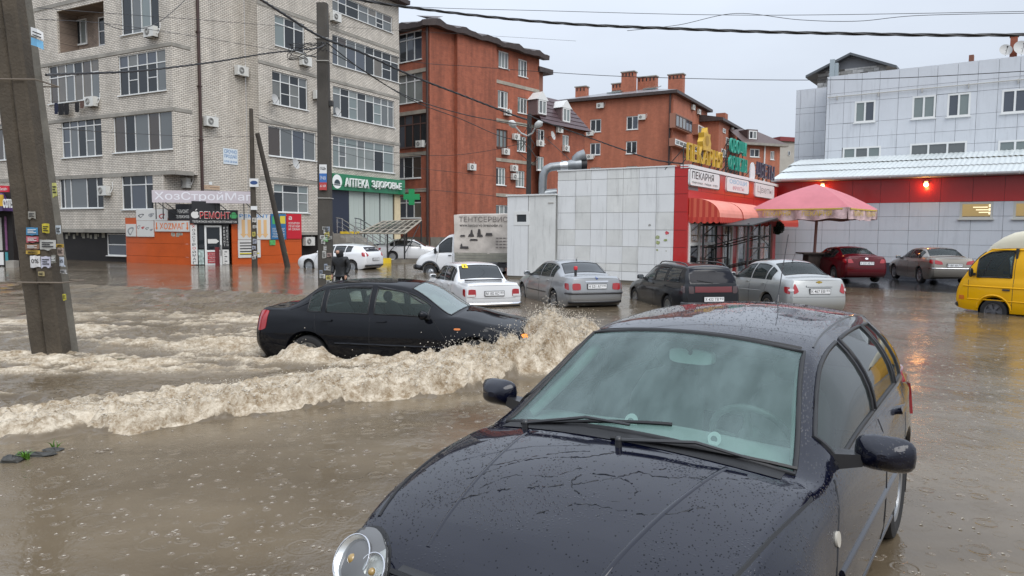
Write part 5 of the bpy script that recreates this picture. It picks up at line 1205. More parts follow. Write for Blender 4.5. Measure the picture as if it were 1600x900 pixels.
def red_block_b():
 U, V = (.49, .872), (.872, -.49); C0 = (21.0, 98.0); PL, PR = Plane(C0, V), Plane(C0, U)
 R = thing('red_apartment_building', 'orange red brick block with tall chimneys behind the white bakery', 'building', (*C0, 0))
 ZT = PL.hit(1047, 147)[1]; LL = PL.hit(884, 200)[0]
 ws = [(922, 187, 939, 206), (979, 182, 997, 202), (922, 224, 938, 242), (978, 221, 995, 240), (922, 262, 938, 280), (978, 260, 995, 278)]
 rr = [PL.rect(*q) for q in ws]; wall(PL, LL, 0, -.3, ZT, rr, B_RED2, R)
 for r in rr: window(PL, r, R, 2, None, M_PVC, PANES_D, fw=.12)
 wall(PR, 0, 17, -.3, ZT, [], B_RED2, R)
 for a, b, c_, d, cols, pm, fm in ((1056, 178, 1081, 208, 5, PANES, M_BROWNF), (1055, 217, 1090, 238, 6, PANES_L, M_PVC), (1091, 195, 1111, 217, 4, PANES_L, M_PVC), (1091, 232, 1110, 252, 4, PANES_L, M_PVC)):
  r = PR.rect(a, b, c_, d, .8); g = MB(); pbox(g, PR, r[0], r[1], r[2] - .15, r[3] + .15, 0, .78); g.build('bay', B_RED2, R); window(PR, r, R, cols, None, fm, pm, depth=-.04, o=.78, fw=.13, sill=False)
 # eaves and roof with chimneys
 g = MB(); e = .7
 A = [PL.P(LL - 1, ZT, e), PL.P(.9, ZT, e), PR.P(17.5, ZT, e), PR.P(17.5, ZT, -16), PL.P(LL - 1, ZT, -16)]
 A = [PL.P(LL - 1, ZT, .7), Vector(PL.P(0, ZT, .7)) + Vector((PR.n[0] * .7, PR.n[1] * .7, 0)), PR.P(17.5, ZT, .7), Vector(PR.P(17.5, ZT, .0)) + Vector((-.872 * 26, .49 * 26, 0)), PL.P(LL - 1, ZT, -17)]
 up = Vector((0, 0, .4)); n = len(A)
 for i in range(n): g.quad(A[i], A[(i + 1) % n], Vector(A[(i + 1) % n]) + up, Vector(A[i]) + up)
 g.poly(A); g.build('eave', M_ROOFD, R)
 rg = [Vector(PL.P(LL * .70, ZT + 2.6, -8)), Vector(PL.P(-7, ZT + 2.6, -8))]
 g = MB(); T = [Vector(q) + up for q in A]; g.poly([T[0], T[1], rg[1], rg[0]]); g.poly([T[1], T[2], rg[1]]); g.poly([T[2], T[3], rg[0], rg[1]]); g.poly([T[3], T[4], rg[0]]); g.poly([T[4], T[0], rg[0]]); g.build('roof', M_ROOFG, R)
 CH = B_RED2
 for x0, x1, yt, yb, o in ((899, 915, 137, 156, -3), (956, 971, 132, 145, -9), (971, 990, 114, 152, -4), (996, 1024, 122, 146, -6), (1044, 1066, 118, 155, -4.5), (1090, 1103, 162, 180, -2.5)):
  pl = PR if x0 > 1080 else PL; r = pl.rect(x0, yt, x1, yb, o); g = MB(); w_ = 1.1
  for q0, q1, o0, o1 in ((r[0], r[1], o, o), ):
   P = pl.P; za, zb = r[2] - 2.5, r[3]
   for (sa, oa), (sb, ob) in (((r[0], o), (r[1], o)), ((r[1], o), (r[1], o - w_)), ((r[1], o - w_), (r[0], o - w_)), ((r[0], o - w_), (r[0], o))):
    g.quad(P(sa, za, oa), P(sb, za, ob), P(sb, zb, ob), P(sa, zb, oa), 0, [(sa + oa, za), (sb + ob + .01, za), (sb + ob + .01, zb), (sa + oa, zb)])
  ch = g.build('chimney', CH, R)
  g = MB(); pbox(g, pl, r[0] - .12, r[1] + .12, r[3] + .001, r[3] + .15, o - w_ - .1, o + .12); g.build('chimney_cap', M_CONC, ch)
  k = max(3, int((r[1] - r[0]) / .45))
  for i in range(k): g = MB(); s = r[0] + (r[1] - r[0]) * (i + .5) / k; pbox(g, pl, s - .09, s + .09, r[3] - .55, r[3] - .12, o - .05, o + .012); g.build('flue_opening', M_DARK, ch)
 for k, (s, o) in enumerate(((LL * .62, -4), (LL * .3, -5))):
  g = MB(); P = PL.P; zz = ZT + .6 + 2.2 * (-o / 8); g.hexa([P(s - 1, zz - .3, o + 1), P(s + 1, zz - .3, o + 1), P(s + 1, zz + .3, o - 1), P(s - 1, zz + .3, o - 1), P(s - 1, zz - .15, o + 1), P(s + 1, zz - .15, o + 1), P(s + 1, zz + .45, o - 1), P(s - 1, zz + .45, o - 1)]); g.build('roof_light', PANES_L[0], R)
 g = MB(); g.tube([PL.P(-.4, 1, .15), PL.P(-.4, ZT, .15)], .12, 6); g.build('drainpipe', M_PIPE, R)
 for pl, px, py, lb in ((PL, 938, 165, 'air conditioner highest on the orange red block, left below the eave'), (PL, 922, 208, 'air conditioner under the upper left window of the orange red block'), (PL, 1003, 183, 'air conditioner right of the upper window near the chimney corner'), (PL, 922, 245, 'air conditioner under the lower left window of the orange red block'), (PR, 1083, 168, 'air conditioner just below the right eave of the orange red block'), (PR, 1092, 175, 'narrow air conditioner below the right eave, nearer its end')): ac(pl, px, py, lb, w=1.0, h=.7)
 dish(PR, 1112, 218, 'white satellite dish behind the yellow rooftop letters', r=.6, o=.8)
 # further blocks down the street
 PC = Plane((29.8, 108.), U); PCl = Plane((29.8, 108.), V); R = thing('narrow_brick_building', 'narrow red brick house with chimney beyond the orange red block', 'building', (29.8, 108, 0))
 z = PC.hit(1120, 187)[1]; wall(PCl, -4, 0, -.3, z, [], B_RED2, R); wall(PC, 0, 18, -.3, z, [], B_RED2, R)
 for q, c_ in (((1129, 200, 1133, 209), 1), ((1134, 214, 1151, 233), 4), ((1127, 232, 1133, 247), 1)): window(PC, PC.rect(*q), R, c_, None, M_PVC, PANES_L, depth=-.05, fw=.14, sill=False)
 g = MB(); P = PC.P; g.hexa([P(-.6, z, .7), P(18, z, .7), P(18, z, -8), P(-.6, z, -8), P(-.6, z + .4, .7), P(18, z + .4, .7), P(18, z + 2., -8), P(-.6, z + 2., -8)]); g.build('roof', M_ROOFD, R)
 q = PC.rect(1133, 176, 1147, 192, -3); g = MB(); pbox(g, PC, q[0], q[0] + 2, q[2] - 1, q[3], -4.5, -3); g.build('chimney', mat('chimney_brick', (.3, .1, .055), rough=.8, noise=(4, .2)), R)
 ac(PC, 1144, 203, 'air conditioner on the narrow brick house below its eave', w=1.0, h=.7)
 PD = Plane((36.5, 112.), (.93, .36)); R = thing('brown_roofed_building', 'distant red brick house with broad brown mansard roof', 'building', (36.5, 112, 0))
 z = PD.hit(1180, 224)[1]; s1 = PD.hit(1219, 230)[0]; qs = [PD.rect(1172, 232, 1187, 246), PD.rect(1204, 236, 1210, 250)]; wall(PD, -3, s1, -.3, z, qs, B_RED2, R)
 for q in qs: window(PD, q, R, 2, None, M_PVC, PANES_D, fw=.14)
 zt = PD.hit(1170, 191)[1]; P = PD.P; MT = mat('brown_tile', (.085, .055, .05), rough=.5, noise=(3, .2)); g = MB()
 g.quad(P(-3, z, .8), P(s1 + .8, z, .8), P(s1 - 2.4, zt - .8, -2.6), P(-3, zt - .8, -2.6)); g.quad(P(-3, zt - .8, -2.6), P(s1 - 2.4, zt - .8, -2.6), P(s1 - 8, zt + .5, -8), P(-3, zt + .5, -8)); g.quad(P(s1 + .8, z, .8), P(s1 + .8, z, -10), P(s1 - 2.4, zt - .8, -10), P(s1 - 2.4, zt - .8, -2.6)); g.build('mansard_roof', MT, R)
 g = MB(); pbox(g, PD, -3, s1 + .9, z - .35, z - .002, .02, .9); g.build('eave', M_CONC, R)
 q = PD.rect(1175, 203, 1187, 217, .6); g = MB(); pbox(g, PD, q[0] - .2, q[1] + .2, q[2] - .2, q[3] + .2, -2.5, -.1); d = g.build('dormer', MT, R); window(PD, q, R, 2, None, M_PVC, PANES_L, depth=-.04, o=-.1, fw=.14, sill=False)
 g = MB(); g.tube([PD.P(PD.hit(1194, 240)[0], 0, .1), PD.P(PD.hit(1194, 240)[0], z, .1)], .12, 6); g.build('drainpipe', M_PVC, R)
 PE = Plane((47.5, 128.), (.93, .36)); R = thing('pale_building', 'far pale building with thin red roof edge left of the white store', 'building', (47.5, 128, 0)); z = PE.hit(1230, 221)[1]
 wall(PE, -2, 9, -.3, z, [], mat('pale_render', (.38, .36, .32), rough=.8, noise=(1, .1)), R); g = MB(); pbox(g, PE, -2.3, 9, z, z + .7, -8, .4); g.build('roof_edge', mat('roof_edge_red', (.20, .03, .03), rough=.6), R)
 window(PE, PE.rect(1231, 236, 1234, 243), R, 1, None, M_PVC, PANES_D, depth=-.05, sill=False)
# ------------------------------------------------------------------ shops on the right
M_PANW = mat('white_panel', (.68, .695, .70), rough=.38, noise=(.8, .05), runs=.22)
M_PANW2 = mat('white_panel_soiled', (.63, .64, .625), rough=.42, noise=(1.1, .10), runs=.35)
M_PANR = mat('red_panel', (.42, .014, .012), rough=.32, coat=.2, noise=(.8, .06))
M_PANG = mat('grey_white_panel', (.55, .575, .61), rough=.38, noise=(.6, .05), runs=.16)
M_JOINT = mat('joint_dark', (.13, .13, .135), rough=.8)
M_WHITE = mat('white_sheet', (.66, .67, .67), rough=.45)

def panel_cells(pl, ss, zs, holes, m, parent, o0, o1, gap=.010, pick=None, name='panel'):
 """One object per cladding panel, cut round openings, joints left open between them."""
 cache = []
 for i in range(len(ss) - 1):
  for j in range(len(zs) - 1):
   cell = [(ss[i] + gap / 2, ss[i + 1] - gap / 2, zs[j] + gap / 2, zs[j + 1] - gap / 2)]
   for h in holes:
    nxt = []
    for a, b, c, d in cell:
     if h[1] <= a or h[0] >= b or h[3] <= c or h[2] >= d: nxt.append((a, b, c, d)); continue
     if c < h[2]: nxt.append((a, b, c, h[2]))
     if d > h[3]: nxt.append((a, b, h[3], d))
     c2, d2 = max(c, h[2]), min(d, h[3])
     if a < h[0]: nxt.append((a, h[0], c2, d2))
     if b > h[1]: nxt.append((h[1], b, c2, d2))
    cell = [q for q in nxt if q[1] - q[0] > .04 and q[3] - q[2] > .04]
   if not cell: continue
   g = MB(); e = random.uniform(-.004, .006)
   for a, b, c, d in cell: pbox(g, pl, a, b, c, d, o0, o1 + e)
   for k in range(0, len(g.v), 8):     # sheets never hang quite true
    for q in (0, 1, 4, 5): t = random.uniform(-.004, .004); v = g.v[k + q]; g.v[k + q] = (v[0] + pl.n[0] * t, v[1] + pl.n[1] * t, v[2])
   g.build(name, pick(i, j) if pick else m, parent)

def striped_mat(name, c1, c2, width=.16):
 if name in MATS: return MATS[name]
 m = mat(name, c1, rough=.7); nt = m.node_tree; b = nt.nodes['Principled BSDF']
 uv = nt.nodes.new('ShaderNodeUVMap'); sp = nt.nodes.new('ShaderNodeSeparateXYZ'); nt.links.new(uv.outputs[0], sp.inputs[0])
 f = nt.nodes.new('ShaderNodeMath'); f.operation = 'PINGPONG'; f.inputs[1].default_value = width; nt.links.new(sp.outputs[0], f.inputs[0])
 g = nt.nodes.new('ShaderNodeMath'); g.operation = 'GREATER_THAN'; g.inputs[1].default_value = width * .5; nt.links.new(f.outputs[0], g.inputs[0])
 mx = nt.nodes.new('ShaderNodeMix'); mx.data_type = 'RGBA'; mx.inputs[6].default_value = (*c1, 1); mx.inputs[7].default_value = (*c2, 1); nt.links.new(g.outputs[0], mx.inputs[0]); nt.links.new(mx.outputs[2], b.inputs['Base Color'])
 return m

def sign_letters(pl, txt, s0, s1, z0, z1, o, m, parent, depth=.08, bold=.012, gapf=.2):
 """each raised letter a part of its own"""
 ws = [max(.35, text_mesh(c, bold)[2]) for c in txt]; tot = sum(ws) + gapf * (len(txt) - 1); x = s0; k = (s1 - s0) / tot
 for c, w_ in zip(txt, ws):
  g = MB(); ptext(g, pl, c, x, x + w_ * k, z0, z1, o, depth, bold); g.build('letter', m, parent); x += (w_ + gapf) * k

def bakery():
 C0 = (6.39, 27.0); PS, PF = Plane(C0, (.842, -.539)), Plane(C0, (.5445, .8388))
 ZT = 4.42; LF = 13.2
 R = thing('bakery_kiosk', 'white panelled bakery kiosk with red corner and red shop front', 'kiosk', (*C0, 0))
 sx = [PS.hit(q, 330)[0] for q in (871, 899, 923, 948, 973, 998, 1025, 1053)] + [0.]
 zz = [PS.hit(970, q)[1] for q in (438, 424, 412, 385, 359, 332, 305, 279, 264)]
 g = MB(); pbox(g, PS, sx[0], 0, .05, ZT - .1, -6, -.03); pbox(g, PF, .05, LF, .1, ZT - .12, -.6, -.04); g.build('wall', M_JOINT, R)
 panel_cells(PS, sx, zz, [], M_PANW, R, -.03, .0, .012, pick=lambda i, j: M_PANR if i == 7 else random.choice((M_PANW, M_PANW, M_PANW2)))
 g = MB(); pbox(g, PS, sx[0] - .02, sx[-2], zz[-1] + .003, ZT, -.2, .03); pbox(g, PS, sx[-2] + .01, .02, zz[-1] + .003, ZT - .08, -.2, .02, 1); g.build('parapet', [M_WHITE, M_PANR], R)
 g = MB(); pbox(g, PS, sx[0] - .05, .1, -.3, zz[0] - .01, -.5, -.02); pbox(g, PF, .1, LF, -.3, .12, -.5, .1); g.build('plinth', M_CONCD, R)
 g = MB(); g.quad(PS.P(sx[0], ZT - .15, -.1), PS.P(0, ZT - .15, -.1), Vector(PS.P(0, ZT - .15, -.1)) + Vector((.5445 * LF, .8388 * LF, 0)), Vector(PS.P(sx[0], ZT - .15, -.1)) + Vector((.5445 * LF, .8388 * LF, 0))); g.build('roof', M_ROOFG, R)
 # stuck-on paper scraps and green stains
 for px, py, a, c in ((1015, 352, .12, (.30, .30, .28)), (1027, 371, .2, (.32, .36, .2)), (1040, 375, .16, (.25, .30, .12)), (1028, 379, .2, (.30, .34, .15)), (1042, 364, .16, (.5, .08, .1)), (1027, 391, .1, (.25, .28, .12)), (1041, 392, .06, (.25, .25, .15))):
  s, z = PS.hit(px, py); g = MB(); pts = [PS.P(s + a * random.uniform(.3, .6) * cos(q), z + a * random.uniform(.2, .5) * sin(q), .006) for q in np.linspace(0, 2 * pi, 9, endpoint=False)]; g.poly(pts); g.build('paper_scrap', mat('scrap_%d_%d' % (px, py), c, rough=.9, noise=(14, .5)), R)
 # red front: fascia panels, pillars, glazing
 zf0, zf1 = 2.62, ZT - .12
 n = 9; panel_cells(PF, [LF * k / n for k in range(n + 1)], [zf0, 3.52, zf1], [], M_PANR, R, -.04, .0, .012, name='fascia_panel')
 g = MB(); pbox(g, PF, -.02, LF + .05, ZT - .115, ZT + .01, -.3, .06); g.build('cornice', M_WHITE, R)
 h = lambda px, o=0.: PF.hit(px, 380, o)[0]
 POST = [mat('poster_food', (.36, .26, .18), rough=.15, coat=1, noise=(5, .8, 2)), mat('poster_blue', (.30, .38, .42), rough=.15, coat=1, noise=(4, .6, 2)), mat('poster_pink', (.42, .2, .17), rough=.2, coat=1, noise=(5, .7, 2)), PANES_L[0], PANES[0], PANES[2]]
 bays = [(1071, 1117, [0, .36, .66, 1]), (1128, 1143, 1), (1151, 1163, 1), (1174, 1203, [0, .36, .66, 1])]
 last = .0
 for x0, x1, cols in bays:
  s0, s1 = h(x0), h(x1); s0 = max(s0, .12)
  g = MB(); pbox(g, PF, last, s0, .12, zf0, -.04, .01); g.build('red_pillar', M_PANR, R)
  window(PF, (s0, s1, .14, zf0), R, cols, .56, M_PVC, lambda i, j: POST[(i * 2 + int(x0)) % 3] if j else random.choice(POST[1:]), depth=-.02, fw=.11, sill=False, name='shop_window'); last = s1
 g = MB(); pbox(g, PF, last, LF, .12, zf0, -.04, .01); g.build('red_pillar', M_PANR, R)
 for x, c in ((1158, 'blue'),): pass
 # flat sign boards
 def board(x0, x1, z0, z1, label, parts):
  s0, s1 = PF.hit(x0, 290)[0], PF.hit(x1, 300)[0]; t = thing('sign_board', label, 'sign', PF.P(s0, z0, .02), 0, 'white sign boards over the shop front')
  g = MB(); r = .12; pts = []
  for cx, cz, a0 in ((s1 - r, z1 - r, 0), (s0 + r, z1 - r, pi / 2), (s0 + r, z0 + r, pi), (s1 - r, z0 + r, 3 * pi / 2)): pts += [(cx + r * cos(a0 + q), cz + r * sin(a0 + q)) for q in np.linspace(0, pi / 2, 5)]
  g.poly([PF.P(a, b, .06) for a, b in pts]); F, B_ = [PF.P(a, b, .06) for a, b in pts], [PF.P(a, b, .0) for a, b in pts]; g.grid([F, B_], closed_v=True, flip=True); g.build('board', M_WHITE, t)
  g = MB(); g.grid([[PF.P(a, b, .062) for a, b in pts], [PF.P(a + (-.03 if a > (s0 + s1) / 2 else .03), b + (-.03 if b > (z0 + z1) / 2 else .03), .062) for a, b in pts]], closed_v=True, flip=True); g.build('border', M_INK, t)
  for txt, a, b, c, d, m, bo in parts:
   g = MB(); L = s1 - s0; H = z1 - z0; ptext(g, PF, txt, s0 + L * a, s0 + L * b, z0 + H * c, z0 + H * d, .064, bold=bo); g.build('lettering', m, t)
  return t
 BK = mat('sign_black', (.015, .015, .015), rough=.5); PK = mat('sign_pink', (.55, .22, .25), rough=.6); SB = mat('sign_pale_blue', (.25, .45, .6), rough=.6)
 board(1075, 1122, 3.66, 4.30, 'white bakery sign board with black lettering, nearest the corner', [('ПЕКАРНЯ', .07, .78, .44, .86, BK, .03), ('ПИРОЖКИ · ПИЦЦА · ХЛЕБ', .08, .92, .14, .28, BK, .01)])
 board(1133, 1168, 3.66, 4.30, 'white sign board with pale blue and pink lettering, middle of the shop front', [('ОВОЩИ', .12, .88, .52, .86, SB, .03), ('ФРУКТЫ', .26, .76, .16, .44, PK, .02)])
 board(1178, 1208, 3.62, 4.30, 'white flower shop sign board, farthest along the shop front', [('Цветы', .12, .88, .26, .8, mat('sign_grey', (.2, .2, .22), rough=.5), -.01)])
 # rooftop letters on frames
 def roof_sign(name, txt, x0, x1, z0, z1, m, label, o=-.1, frame=True, y=250):
  s0, s1 = PF.hit(x0, y, o)[0], PF.hit(x1, y, o)[0]; t = thing(name, label, 'rooftop sign', PF.P(s0, ZT, o))
  sign_letters(PF, txt, s0, s1, z0, z1, o, m, t)
  g = MB(); a = s0 - .1
  for zz_ in (z0 + (z1 - z0) * .2, z0 + (z1 - z0) * .8): g.tube([PF.P(s0, zz_, o - .1), PF.P(s1, zz_, o - .1)], .025, 5)
  for k in range(5):
   s = s0 + (s1 - s0) * k / 4; g.tube([PF.P(s, ZT - .12, o - .1), PF.P(s, z1 - .1, o - .1)], .022, 5); g.tube([PF.P(s, z1 - .2, o - .1), PF.P(s, ZT - .14, o - .8)], .018, 5)
  g.build('sign_frame', M_IRON, t); return t, s0, s1
 Y = mat('letter_yellow', (.54, .33, .03), rough=.4, noise=(3, .2)); GN = mat('letter_green', (.02, .28, .20), rough=.4); PU = mat('letter_dusk', (.05, .035, .06), rough=.4)
 t, s0, s1 = roof_sign('bakery_letters', 'ПЕКАРНЯ', 1072, 1126, 4.58, 5.22, Y, 'yellow bakery letters standing on the kiosk roof edge')
 g = MB(); cs, cz = PF.hit(1101, 221, -.1); crown = [(-.42, -.36), (.42, -.36), (.5, -.05), (.36, .12), (.40, .30), (.12, .30), (.0, .52), (-.12, .30), (-.40, .30), (-.36, .12), (-.5, -.05)]
 F = [PF.P(cs + a, cz + b, .0) for a, b in crown]; B_ = [PF.P(cs + a, cz + b, -.22) for a, b in crown]; g.poly(F); g.poly(B_[::-1]); g.grid([F, B_], closed_v=True, flip=True); e = g.build('crown_emblem', Y, t)
 g = MB(); g.poly([PF.P(cs + .22 * cos(q), cz + .02 + .2 * sin(q), .012) for q in np.linspace(0, 2 * pi, 18, endpoint=False)]); ptx = g.build('emblem_print', mat('emblem_ochre', (.35, .2, .02), rough=.5), e)
 roof_sign('vegetable_letters', 'ОВОЩИ', 1139, 1164, 5.36, 5.95, GN, 'green vegetable shop letters, upper row on the roof', y=238)
 roof_sign('fruit_letters', 'ФРУКТЫ', 1137, 1165, 4.64, 5.22, GN, 'green fruit shop letters, lower row on the roof', y=262)
 roof_sign('flower_letters', 'ЦВЕТЫ', 1181, 1208, 4.6, 5.3, PU, 'dark purple flower shop letters at the far end of the roof', y=270)
 s, z = PF.hit(1174, 270, -.1); g = MB(); g.poly([PF.P(s + .42 * cos(q), z + .48 * sin(q), -.04) for q in np.linspace(0, 2 * pi, 20, endpoint=False)]); F = [PF.P(s + .42 * cos(q), z + .48 * sin(q), -.04) for q in np.linspace(0, 2 * pi, 20, endpoint=False)]; g.grid([F, [(x - .0, y_ + .15, z_) for x, y_, z_ in F]], closed_v=True); tag(g.build('round_sign', M_WHITE, None, org=PF.P(s, ZT, -.1)), 'white round sign before the dark purple rooftop letters', 'sign')
 # barrel awnings
 ST = striped_mat('awning_stripe', (.55, .10, .055), (.42, .035, .022), .11); PKA = mat('awning_faded', (.66, .24, .19), rough=.7, noise=(1.5, .12))
 def awning(s0, s1, label, zt=3.22, zb=2.52, out=1.15, faded=True):
  t = thing('awning', label, 'awning', PF.P(s0, zb, .02), 0, 'red awnings over the shop front'); n = 10
  prof = [(out * sin(q) ** .9, zb + (zt - zb) * cos(q) ** .9) for q in np.linspace(0, pi / 2, n)]
  g = MB(); m = int((s1 - s0) / .25)
  for i in range(n - 1):
   a, b = prof[i], prof[i + 1]; g.quad(PF.P(s0, a[1], a[0] + .02), PF.P(s1, a[1], a[0] + .02), PF.P(s1, b[1], b[0] + .02), PF.P(s0, b[1], b[0] + .02), 0, [(s0, 0), (s1, 0), (s1, 1), (s0, 1)])
  g.build('canopy', PKA if faded else ST, t, smooth=60)
  for s in (s0, s1):
   g = MB()
   for i in range(n - 1):
    a, b = prof[i], prof[i + 1]; g.quad(PF.P(s, zb, a[0] + .02), PF.P(s, zb, b[0] + .02), PF.P(s, b[1], b[0] + .02), PF.P(s, a[1], a[0] + .02), 0, [(a[0], 0), (b[0], 0), (b[0], 1), (a[0], 1)])
   g.build('end_panel', ST, t)
  g = MB()
  def scallop(p, q, L):
   k = max(3, int(L / .2))
   for i in range(k):
    for u in range(3):
     u0, u1 = (i + u / 3) / k, (i + (u + 1) / 3) / k; d = lambda x: zb - .16 - .07 * sin(pi * x)
     a, b = Vector(p).lerp(Vector(q), u0), Vector(p).lerp(Vector(q), u1); a0, b0 = Vector(a), Vector(b); a0.z = d(u / 3); b0.z = d((u + 1) / 3); g.quad(a0, b0, b, a, 0, [(u0 * L, 0), (u1 * L, 0), (u1 * L, 1), (u0 * L, 1)])
  scallop(PF.P(s0, zb, .02), PF.P(s0, zb, out + .02), out); scallop(PF.P(s0, zb, out + .02), PF.P(s1, zb, out + .02), s1 - s0); g.build('valance', striped_mat('valance_stripe', (.50, .05, .03), (.40, .03, .02), .1), t)
 e1 = PF.hit(1160, 330, 1.15)[0]; e2 = PF.hit(1200, 330, 1.15)[0]
 awning(.1, e1, 'faded red barrel awning over the doors nearest the kiosk corner'); awning(e1 + .15, e2, 'faded red barrel awning in the middle of the shop front'); awning(e2 + .2, LF - .3, 'orange red awning at the far end, beneath the parasol', zt=3.0, zb=2.45, faded=False)
 # black steel porch frame in front of the doors
 t = thing('steel_porch', 'black welded steel porch frame with thin roof sheet in front of the bakery doors', 'porch', PF.P(2.6, 0, 1.2))
 s0, s1, o0, o1 = PF.hit(1126, 370, 1.0)[0], PF.hit(1163, 370, 1.0)[0], .35, 2.0
 g = MB(); zt = 2.3; g.hexa([PF.P(s0 - .3, zt - .1, o1 + .2), PF.P(s1 + .4, zt + .22, o1 + .2), PF.P(s1 + .4, zt + .22, o0), PF.P(s0 - .3, zt - .1, o0), PF.P(s0 - .3, zt - .05, o1 + .2), PF.P(s1 + .4, zt + .27, o1 + .2), PF.P(s1 + .4, zt + .27, o0), PF.P(s0 - .3, zt - .05, o0)]); g.build('roof_sheet', M_IRON, t)
 for s in (s0, (s0 + s1) / 2, s1):
  for o in (o0, o1): g = MB(); g.tube([PF.P(s, -.2, o), PF.P(s, zt, o)], .04, 6); g.build('post', M_IRON, t)
 g = MB()
 for o in (o0, o1):
  for z in (.5, .95, 1.4, 1.85): g.tube([PF.P(s0, z, o), PF.P(s1, z, o)], .025, 5)
  for k in range(4): z = .5 + .45 * k; g.tube([PF.P(s0 if k % 2 else s1, z, o), PF.P((s0 + s1) / 2, z + .45, o)], .02, 5)
 for s in (s0, (s0 + s1) / 2, s1):
  for z in (.5, 1.4): g.tube([PF.P(s, z, o0), PF.P(s, z + .45, o1)], .022, 5)
 g.build('rail', M_IRON, t)
 # white shed on the left
 s_l, s_r = PS.hit(795, 380)[0], PS.hit(870, 380)[0]; zt = PS.hit(830, 306)[1]; o = .12
 t = thing('white_shed', 'plain white shed with tiny window joined to the left of the kiosk', 'shed', PS.P(s_l, 0, o))
 wr = PS.rect(803, 330, 827, 352, o)
 g = MB(); sc = PS.hit(825, 400, o)[0]
 wall(PS, s_l, sc - .01, .1, zt, [wr], M_PANW, t, o=o, depth=.2); wall(PS, sc + .01, s_r, .1, zt, [wr] if wr[1] > sc else [], M_PANW2, t, o=o, depth=.2)
 g = MB(); pbox(g, PS, s_l + .01, s_r, .1, zt - .02, -3, o - .16); g.build('body', M_PANW2, t)
 g = MB(); pbox(g, PS, s_l - .05, s_r + .01, zt, zt + .06, -3, o + .05); g.build('roof_edge', M_WHITE, t)
 g = MB(); pbox(g, PS, s_l, s_r, -.3, .1, -3, o - .03); g.build('plinth', M_CONCD, t)
 window(PS, wr, t, 1, None, M_PVC, [PANES[0]], depth=.03, o=o, fw=.14, sill=False)
 for z in (3.1, .6): g = MB(); pbox(g, PS, s_r - .35, s_r - .1, z, z + .05, o, o + .02); g.build('hinge', M_PVCG, t)
 # ventilation duct on the shed roof
 DM = mat('galvanised', (.27, .285, .295), rough=.4, metal=.7, noise=(4, .15)); Yd = 31.0
 t = thing('ventilation_duct', 'galvanised ventilation duct bending over the shed roof to a fan hood', 'duct', tuple(atY(850, 305, Yd)))
 P = lambda x, y: atY(x, y, Yd)
 g = MB(); g.tube([P(848, 306), P(848, 285), P(849, 273), P(853, 265), P(861, 261), P(875, 259.5)], .175, 14); g.build('duct_pipe', DM, t, smooth=50)
 g = MB(); g.tube([P(870, 301), P(857, 302), P(850, 303)], .17, 12); g.build('duct_pipe', DM, t, smooth=50)
 g = MB(); g.tube([P(875, 259.5), P(888, 258.5)], .17, 14); g.tube([P(880, 259), P(886, 258.7)], .19, 14); g.build('duct_collar', mat('galv_bright', (.6, .61, .62), rough=.3, metal=.8), t, smooth=50)
 g = MB(); g.tube([P(887, 258.5), P(897, 257.5), P(908, 257)], [.19, .23, .24], 14); g.build('fan_housing', DM, t, smooth=50)
 g = MB(); g.tube([P(898, 256), P(900, 249), P(905, 245), P(914, 242.5)], [.16, .2, .22, .25], 12, cap=False); g.build('outlet_hood', DM, t, smooth=50)
 g = MB(); g.tube([P(913.9, 242.5), P(914.2, 242.4)], .24, 12); g.tube([P(908.2, 257), P(917, 257)], .2, 12); g.build('outlet_mouth', M_DARK, t, smooth=50)
 return PS, PF

